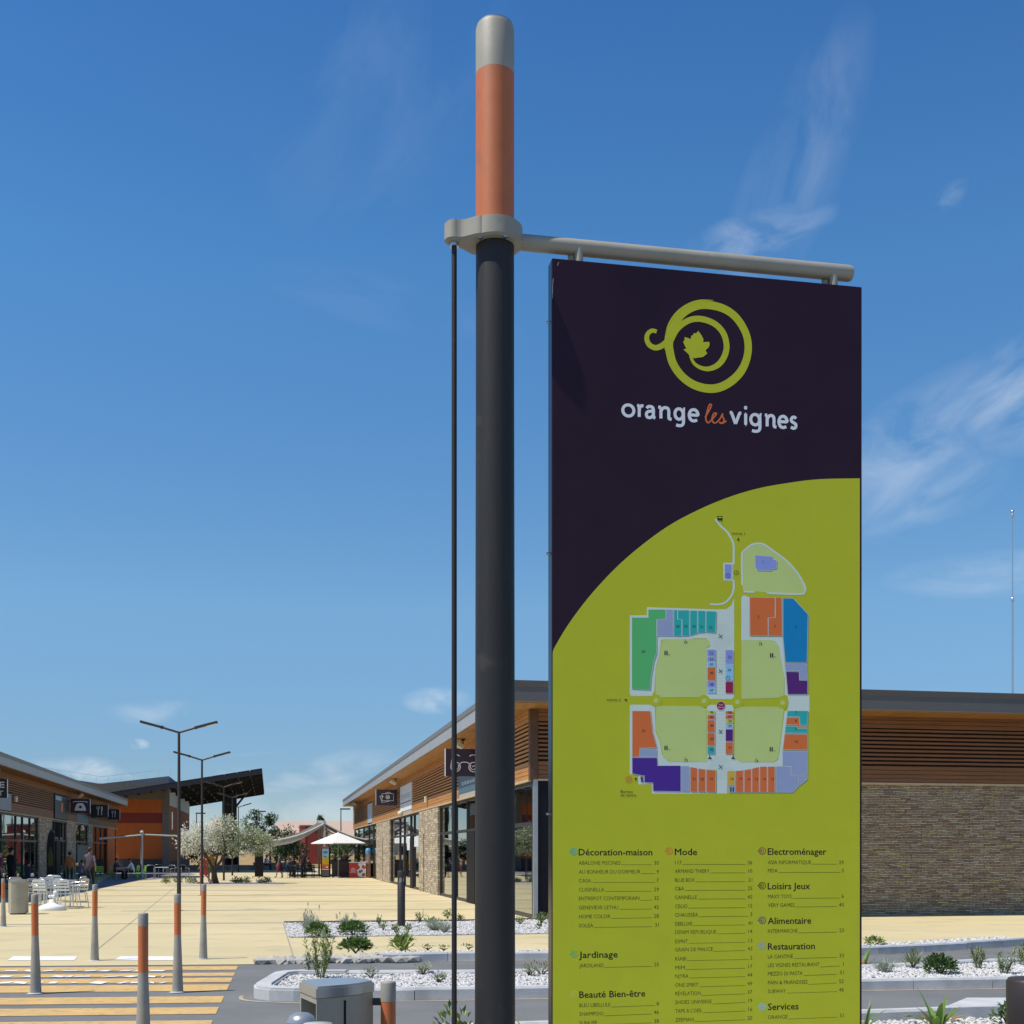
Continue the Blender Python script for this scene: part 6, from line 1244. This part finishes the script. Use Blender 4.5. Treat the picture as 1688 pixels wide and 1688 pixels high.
# ------------------------------------------------------------------ tables and chairs
M['chair_alu'] = mat('polished_aluminium', (.66, .67, .68), .22, .75, var=.04)
def make_chair(name, label, mf, ms, arms=True, group=None):
    t = thing(name, label, 'chair', (0, 0, 0), 0, group); w = .25
    for x in (-w, w):
        b = MB(); b.path([(x, -.23, 0), (x * .98, -.22, .46)], .013, 6); b.build('leg', mf, t); b = MB(); b.path([(x * .96, .27, 0), (x * .96, .2, .44)], .013, 6); b.build('leg', mf, t)
    b = MB(); b.path([(-.24, .2, .44), (-.24, .27, .80), (-.18, .285, .86), (.18, .285, .86), (.24, .27, .80), (.24, .2, .44)], .013, 6)
    if arms:
        for x in (-.255, .255): b.path([(x, -.21, .45), (x, -.23, .62), (x, -.14, .67), (x, .25, .68)], .013, 6)
    b.build('frame', mf, t)
    b = MB()
    for i in range(6): b.box(-.24, .24, -.23 + i * .075, -.172 + i * .075, .435, .452)
    b.build('seat', ms, t); b = MB()
    for z in (.56, .65, .74, .82): b.box(-.23, .23, .235 + (z - .5) * .14, .247 + (z - .5) * .14, z - .03, z + .03)
    b.build('backrest', ms, t); return t
def make_table(name, label, mt, mf, r=.40, h=.73, group=None):
    t = thing(name, label, 'table', (0, 0, 0), 0, group); b = MB(); b.bbox(-r, r, -r, r, h - .03, h, .012); b.build('tabletop', mt, t)
    for x in (-1, 1):
        for y in (-1, 1): b = MB(); b.path([(x * (r - .05), y * (r - .05), 0), (x * (r - .06), y * (r - .06), h - .03)], .016, 6); b.build('leg', mf, t)
    return t
tb = make_table('cafe_table', 'aluminium cafe table nearest the white parasol base', M['chair_alu'], M['chair_alu'], group='aluminium tables on the left'); tb.location = (PX(92, 37.3), 37.3, 0); tb.rotation_euler = (0, 0, R(8))
dup(tb, (PX(104, 41.5), 41.5, 0), R(12), 'aluminium cafe table behind the nearer one'); dup(tb, (PX(50, 38.6), 38.6, 0), R(5), 'aluminium cafe table beside the litter bin')
chr_ = make_chair('cafe_chair', 'aluminium chair seen from the side at the right end of the near table', M['chair_alu'], M['chair_alu'], True, 'aluminium chairs on the left'); chr_.location = (PX(126, 37.0), 37.0, 0); chr_.rotation_euler = (0, 0, R(-98))
for px, Y, a, lb in ((77, 38.2, 20, 'aluminium chair behind the near cafe table'), (108, 36.3, 175, 'aluminium chair with its back to the camera, right of the parasol base'), (66, 37.2, 70, 'aluminium chair at the left end of the near table'), (124, 40.8, -95, 'aluminium chair at the right end of the rear table'), (86, 42.3, 10, 'aluminium chair behind the rear cafe table'), (75, 36.4, 160, 'aluminium chair just behind the white parasol base'), (35, 39.0, 60, 'aluminium chair mostly hidden by the litter bin')): dup(chr_, (PX(px, Y), Y, 0), R(a), lb)
ub = thing('parasol_stand', 'white moulded plastic parasol base standing empty before the tables', 'parasol base', (PX(86.5, 35.3), 35.3, 0), R(10))
b = MB(); b.lathe([(.36, 0), (.375, .03), (.37, .10), (.30, .15), (.12, .21), (.09, .24), (.085, .31), (.06, .315)], n=4 * 7, m=0); b.build('body', M['white'], ub)
b = MB(); b.cyl((.02, 0, .30), (.02, 0, .46), .035, n=12)
for a in range(4): b.ball((.02 + .09 * math.cos(a * 1.57 + .4), .09 * math.sin(a * 1.57 + .4), .40), .05, n=5)
b.ball((.08, 0, .50), .065, n=6); b.build('clamp_knob', M['white'], ub)
dk = make_chair('terrace_chair', 'black slung chair on the terrace nearest the single awning post', M['alu'], M['black'], True, 'black terrace chairs before the orange wall'); dk.location = (PX(247, 76), 76, 0); dk.rotation_euler = (0, 0, R(10))
for px, Y, a, lb in ((279, 75.5, -20, 'black slung terrace chair in front of the grey corner column'), (262, 80, 190, 'black slung terrace chair behind, between its two neighbours'), (303, 77, 40, 'black slung terrace chair just right of the nearest lamp post'), (290, 79.5, 100, 'black slung terrace chair hidden behind the nearest lamp post')): dup(dk, (PX(px, Y), Y, 0), R(a), lb)
tt = make_table('terrace_table', 'white topped terrace table between the black chairs', M['white'], M['alu'], group='terrace tables'); tt.location = (PX(268, 77.5), 77.5, 0)
dup(tt, (PX(204, 75), 75, 0), R(5), 'terrace table between the two seated people')
gc = make_chair('plastic_chair', 'green plastic chair under the seated person in white', M['green_plastic'], M['green_plastic'], False, 'green terrace chairs'); gc.location = (PX(221, 75), 75, 0); gc.rotation_euler = (0, 0, R(-90))
dup(gc, (PX(190, 75), 75, 0), R(90), 'green chair under the dark seated person'); dup(gc, (PX(165, 70), 70, 0), R(30), 'green chair behind the walking man'); dup(gc, (PX(232, 73.5), 73.5, 0), R(-60), 'green chair at the foot of the awning post'); dup(gc, (PX(118, 66), 66, 0), R(30), 'green chair in the shade before the teal panel')
rc = make_chair('wicker_chair', 'dark chair at the left of the awning cafe tables', M['charcoal'], M['charcoal'], True, 'dark chairs under the double awning'); rc.location = (PX(471, 80), 80, 0); rc.rotation_euler = (0, 0, R(95))
for px, Y, a, lb in ((482, 79, 170, 'dark chair with its back to the plaza, second from the left under the awning'), (498, 79, 180, 'dark chair with its back to the plaza in the middle of the awning group'), (512, 79.3, 190, 'dark chair at the right of the awning group'), (520, 81, -80, 'dark chair beside the pale awning posts')): dup(rc, (PX(px, Y), Y, 0), R(a), lb)
kt = make_table('cafe_table', 'dark cafe table under the double awning', M['charcoal'], M['charcoal'], .45, .73, 'dark tables under the double awning'); kt.location = (PX(490, 80.3), 80.3, 0)
dup(kt, (PX(507, 80.6), 80.6, 0), R(15), 'dark cafe table under the double awning, nearer the pale posts')

# ------------------------------------------------------------------ people
SKIN = mat('skin', (.40, .22, .15), .55, var=.06); HAIR_D = mat('dark_hair', (.02, .014, .011), .6); HAIR_B = mat('brown_hair', (.07, .035, .02), .6); SHOE = mat('shoe', (.03, .028, .026), .6)
cl = {}
def cloth(n, c):
    if n not in cl: cl[n] = mat('cloth_' + n, c, .85, var=.12, vscale=9)
    return cl[n]
BASE = dict(pelvis=(0, 0, .95), spine=(0, .01, 1.12), chest=(0, .015, 1.33), neck=(0, .01, 1.49), head0=(0, -.005, 1.57), head1=(0, -.012, 1.66), head2=(0, -.008, 1.725), shL=(-.17, .01, 1.42), elL=(-.23, .03, 1.15), wrL=(-.25, -.03, .90), haL=(-.25, -.05, .83), shR=(.17, .01, 1.42), elR=(.23, .03, 1.15), wrR=(.25, -.03, .90), haR=(.25, -.05, .83), hipL=(-.09, 0, .90), knL=(-.10, -.02, .50), anL=(-.10, .02, .09), toL=(-.11, -.14, .04), hipR=(.09, 0, .90), knR=(.10, -.02, .50), anR=(.10, .02, .09), toR=(.11, -.14, .04))
RAD = dict(pelvis=(.155, .115), spine=(.135, .10), chest=(.155, .11), neck=(.055, .06), head0=(.066, .075), head1=(.078, .092), head2=(.055, .065), shL=(.062, .062), elL=(.042, .042), wrL=(.028, .03), haL=(.038, .022), shR=(.062, .062), elR=(.042, .042), wrR=(.028, .03), haR=(.038, .022), hipL=(.092, .095), knL=(.058, .06), anL=(.040, .045), toL=(.040, .028), hipR=(.092, .095), knR=(.058, .06), anR=(.040, .045), toR=(.040, .028))
EDG = [('pelvis', 'spine', 'top'), ('spine', 'chest', 'top'), ('chest', 'neck', 'top'), ('neck', 'head0', 'skin'), ('head0', 'head1', 'skin'), ('head1', 'head2', 'skin')]
for s in 'LR': EDG += [('chest', 'sh' + s, 'top'), ('sh' + s, 'el' + s, 'top'), ('el' + s, 'wr' + s, 'fore'), ('wr' + s, 'ha' + s, 'skin'), ('pelvis', 'hip' + s, 'leg'), ('hip' + s, 'kn' + s, 'leg'), ('kn' + s, 'an' + s, 'shin'), ('an' + s, 'to' + s, 'shoe')]
def person(label, loc, rz, top, legs, hair, pose=None, scale=1.0, fore='skin', shin='leg', cap=None, skirt=None, bag=None, long_hair=False, group=None):
    J = dict(BASE); J.update(pose or {}); names = list(J)
    t = thing('person', label, 'person', loc, rz, group); t.scale = (scale,) * 3
    me = bpy.data.meshes.new('figure'); me.from_pydata([J[n] for n in names], [(names.index(a), names.index(c)) for a, c, _ in EDG], []); o = bpy.data.objects.new('figure', me); COL.objects.link(o)
    o.modifiers.new('skin', 'SKIN'); ly_ = me.skin_vertices[0].data
    for i, n in enumerate(names): ly_[i].radius = RAD[n]; ly_[i].use_root = (n == 'pelvis')
    sb = o.modifiers.new('sub', 'SUBSURF'); sb.levels = 2; sb.render_levels = 2
    dg = bpy.context.evaluated_depsgraph_get(); m2 = bpy.data.meshes.new_from_object(o.evaluated_get(dg)); bpy.data.objects.remove(o); bpy.data.meshes.remove(me)
    mats = dict(top=top, skin=SKIN, leg=legs, shoe=SHOE, fore=SKIN if fore == 'skin' else top, shin=legs if shin == 'leg' else SKIN); ml = []; b = MB(); segs = [(Vector(J[a]), Vector(J[c]), k, min(RAD[a][0], RAD[c][0])) for a, c, k in EDG]
    def mi(m_):
        if m_ not in ml: ml.append(m_)
        return ml.index(m_)
    b.v = [v.co.copy() for v in m2.vertices]
    for p_ in m2.polygons:
        c = p_.center; best = None
        for a, e, k, r_ in segs:
            d_ = e - a; u = max(0, min(1, (c - a).dot(d_) / d_.length_squared)); dist = (c - (a + d_ * u)).length - r_
            if best is None or dist < best[0]: best = (dist, k)
        b.f.append(list(p_.vertices)); b.m.append(mi(mats[best[1]])); b.s.append(True)
    bpy.data.meshes.remove(m2)
    # fingers, nose, ears, eyes
    for s in (-1, 1):
        k = 'L' if s < 0 else 'R'; wv = Vector(J['wr' + k]); hv = Vector(J['ha' + k]); d_ = (hv - wv).normalized(); sd = d_.cross(Vector((1, 0, 0))).normalized() if abs(d_.x) < .8 else Vector((0, 1, 0)); up_ = d_.cross(sd)
        for i, ln in enumerate((.075, .085, .08, .06)): p0 = hv + sd * (i - 1.5) * .017; b.path([p0, p0 + d_ * ln * .55 + up_ * .006, p0 + d_ * ln + up_ * .022 * s], [.0095, .0085, .006], 5, mi(SKIN))
        p0 = hv - sd * .03 - d_ * .03; b.path([p0, p0 + d_ * .03 - sd * .025, p0 + d_ * .06 - sd * .03], [.012, .010, .007], 5, mi(SKIN))
    h0, h1, h2 = (Vector(J[q]) for q in ('head0', 'head1', 'head2')); upv = (h2 - h0).normalized(); fw = Vector((0, -1, 0)); fw = (fw - upv * fw.dot(upv)).normalized(); sx = fw.cross(upv)
    yaw = (pose or {}).get('_yaw', 0)
    b.path([h1 + fw * .082 + upv * .015, h1 + fw * .112 - upv * .018, h1 + fw * .085 - upv * .03], [.008, .014, .010], 6, mi(SKIN)); b.path([h0 + fw * .083 + sx * .022, h0 + fw * .088, h0 + fw * .083 - sx * .022], [.004, .006, .004], 5, mi(mat('lips', (.30, .11, .09), .5) if 'lips' not in bpy.data.materials else bpy.data.materials['lips']))
    for s in (-1, 1): b.ball(h1 + fw * .085 + sx * .032 * s + upv * .016, .011, n=5, m=mi(HAIR_D)); b.ball(h1 + sx * .083 * s - upv * .01, .012, .022, .032, mi(SKIN), 5)
    b.build('body', ml, t)
    b = MB(); Mx = Matrix((sx, -fw, upv)).transposed()
    c = (h1 + h2) * .5 - fw * .018 + upv * .002; b.ball(c, .092, .105, .082, 0, 9, Mx)
    if long_hair: b.ball(h0 - fw * .055 - upv * .03, .085, .05, .13, 0, 8, Mx)
    else: b.ball(h1 - fw * .05 - upv * .01, .080, .062, .075, 0, 8, Mx)
    b.build('hair', hair, t)
    if cap: b = MB(); b.ball(h2 - upv * .02 - fw * .005, .10, .115, .075, 0, 9, Mx); q = h2 - upv * .03 + fw * .13; b.ball(q, .075, .085, .012, 0, 7, Mx); b.build('cap', cap, t)
    if skirt: pv = Vector(J['pelvis']); b = MB(); b.lathe([(.155, .10), (.19, -.05), (.25, -.42), (.245, -.43)], pv, 20, cap=False); b.build('skirt', skirt, t)
    if bag: b = MB(); b.bbox(-.30 - .06, -.30 + .06, -.16, .16, .62, .95, .03); b.path([(-.30, -.12, .95), (-.25, -.05, 1.2), (-.2, 0, 1.45)], .012, 5); b.build('bag', bag, t)
    return t
walk = dict(hipL=(-.09, 0, .90), knL=(-.10, -.16, .52), anL=(-.10, -.20, .10), toL=(-.11, -.36, .06), knR=(.10, .06, .50), anR=(.10, .26, .13), toR=(.11, .14, .04), elL=(-.23, .14, 1.16), wrL=(-.25, .12, .92), haL=(-.25, .10, .85), elR=(.23, -.08, 1.16), wrR=(.24, -.20, .95), haR=(.24, -.25, .89))
def drop(J, dz=-.45): return {k: (v[0], v[1], v[2] + dz) for k, v in J.items()}
up_names = ['pelvis', 'spine', 'chest', 'neck', 'head0', 'head1', 'head2', 'shL', 'elL', 'shR', 'elR', 'hipL', 'hipR']
def sit(lean=0.0, arms='table'):
    J = {}
    for n in up_names:
        x, y, z = BASE[n]; zz = z - .95; J[n] = (x, y + .05 - math.sin(lean) * zz, .50 + zz * math.cos(lean))
    for s, sg in (('L', -1), ('R', 1)):
        J['hip' + s] = (sg * .09, .03, .50); J['kn' + s] = (sg * .13, -.42, .50); J['an' + s] = (sg * .13, -.40, .09); J['to' + s] = (sg * .14, -.56, .04)
        sh = J['sh' + s]; el = (sg * .24, sh[1] - .16, sh[2] - .22); J['el' + s] = el; J['wr' + s] = (sg * .14, el[1] - .24, max(.76, el[2] - .02)); J['ha' + s] = (sg * .10, el[1] - .31, max(.76, el[2] - .02))
    return J
person('man in a grey purple shirt and black trousers walking away past the left shops', (PX(148, 54.6), 54.6, 0), R(188), cloth('mauve', (.14, .11, .14)), cloth('black', (.014, .014, .016)), HAIR_B, walk, 1.06)
person('person in black clothes and a black cap standing at the left edge', (PX(18.5, 48.5), 48.5, 0), R(150), cloth('black', 0), cloth('black', 0), HAIR_D, dict(elR=(.27, -.04, 1.18), wrR=(.30, -.20, 1.02), haR=(.30, -.27, 1.0)), 1.04, 'top', cap=M['black'])
person('person in a dark red top cut by the left frame edge', (PX(0, 47), 47, 0), R(120), cloth('darkred', (.17, .015, .02)), cloth('navy', (.03, .035, .06)), HAIR_D, None, .98)
person('seated person in a dark jacket in front of the left shop windows', (PX(47, 55.5), 55.5, 0), R(160), cloth('slate', (.05, .06, .08)), cloth('navy', 0), HAIR_D, sit(.1), .98, 'top')
person('person in an orange top standing in the shade by the stone pier', (PX(115, 62), 62, 0), R(200), cloth('amber', (.40, .16, .03)), cloth('navy', 0), HAIR_D, None, .95)
person('seated person in lavender by the teal panel', (PX(134, 66), 66, 0), R(140), cloth('lavender', (.25, .24, .36)), cloth('slate', 0), HAIR_D, sit(.15), .95)
person('seated person in a white shirt leaning over the terrace table', (PX(219, 75), 75, 0), R(-90), cloth('white', (.72, .73, .78)), cloth('navy', 0), HAIR_B, sit(.32), 1.0)
person('seated person in dark clothes facing the one in white', (PX(191, 75), 75, 0), R(90), cloth('slate', 0), cloth('black', 0), HAIR_D, sit(.12), 1.0, 'top')
person('woman in red walking behind the second lamp post with one leg stretched back', (PX(336, 64.3), 64.3, 0), R(-80), cloth('red', (.42, .07, .06)), cloth('red', 0), HAIR_D, dict(walk, knR=(.10, .12, .50), anR=(.10, .42, .15), toR=(.11, .34, .04)), .93, shin='skin', long_hair=True, skirt=cloth('red', 0))
person('person in a yellow and khaki outfit behind the trunk of the blossoming tree', (PX(347, 67.5), 67.5, 0), R(40), cloth('ochre', (.42, .25, .05)), cloth('khaki', (.26, .24, .13)), HAIR_B, None, 1.0, bag=cloth('khaki', 0))
person('seated man in a light blue shirt on the far bench wall', (PX(438, 112), 112, 0), R(80), cloth('paleblue', (.34, .42, .58)), cloth('navy', 0), HAIR_B, sit(.2), 1.1)
person('slim girl in a dark top and burgundy skirt left of the awning tables', (PX(460.5, 80), 80, 0), R(-70), cloth('slate', 0), cloth('slate', 0), HAIR_D, walk, .88, shin='skin', skirt=cloth('burgundy', (.12, .015, .03)))
person('seated person in navy, leftmost at the awning tables', (PX(474, 80.2), 80.2, 0), R(80), cloth('denim', (.06, .08, .14)), cloth('navy', 0), HAIR_D, sit(.2), 1.0, 'top')
person('seated person in black behind the one in navy under the awning', (PX(483, 81.8), 81.8, 0), R(10), cloth('black', 0), cloth('black', 0), HAIR_D, sit(.05), 1.05, 'top')
person('tall person in black standing among the awning tables', (PX(500, 81.5), 81.5, 0), R(170), cloth('black', 0), cloth('black', 0), HAIR_D, None, 1.02, 'top')
person('seated person in black at the right of the awning tables', (PX(511, 80), 80, 0), R(-110), cloth('black', 0), cloth('black', 0), HAIR_D, sit(.3), 1.05, 'top')
person('dark haired server standing behind the bar counter', (PX(568, 82), 82, 0), R(-10), cloth('black', 0), cloth('black', 0), HAIR_D, None, .98)
fl = thing('flag_banner', 'dark arched feather banner with a yellow emblem before the left stone pier', 'banner', (PX(76, 59.5), 59.5, 0), R(-20))
b = MB(); pts = [(0, 0), (.02, 1.9), (.10, 2.5), (.30, 2.78), (.48, 2.6), (.52, 2.1), (.50, .55), (.42, .35)]
b.path([(0, 0, 0)] + [(x, 0, z) for x, z in pts[1:5]], .018, 6); b.build('pole', M['alu'], fl)
b = MB(); q = [(.03, .45), (.04, 1.9), (.12, 2.48), (.30, 2.74), (.46, 2.58), (.51, 2.1), (.50, .58)]; b.prism([(x, -z) for x, z in q], -.006, .006); b.v = [Vector((v.x, v.z, -v.y)) for v in b.v]; b.build('fabric', mat('banner_dark', (.06, .055, .05), .8), fl)
b = MB(); b.face([(x, -.009, z) for x, z in ((.14, 1.0), (.40, 1.0), (.42, 1.5), (.27, 1.95), (.13, 1.5))]); b.build('emblem', mat('banner_yellow', (.22, .20, .05), .7), fl)
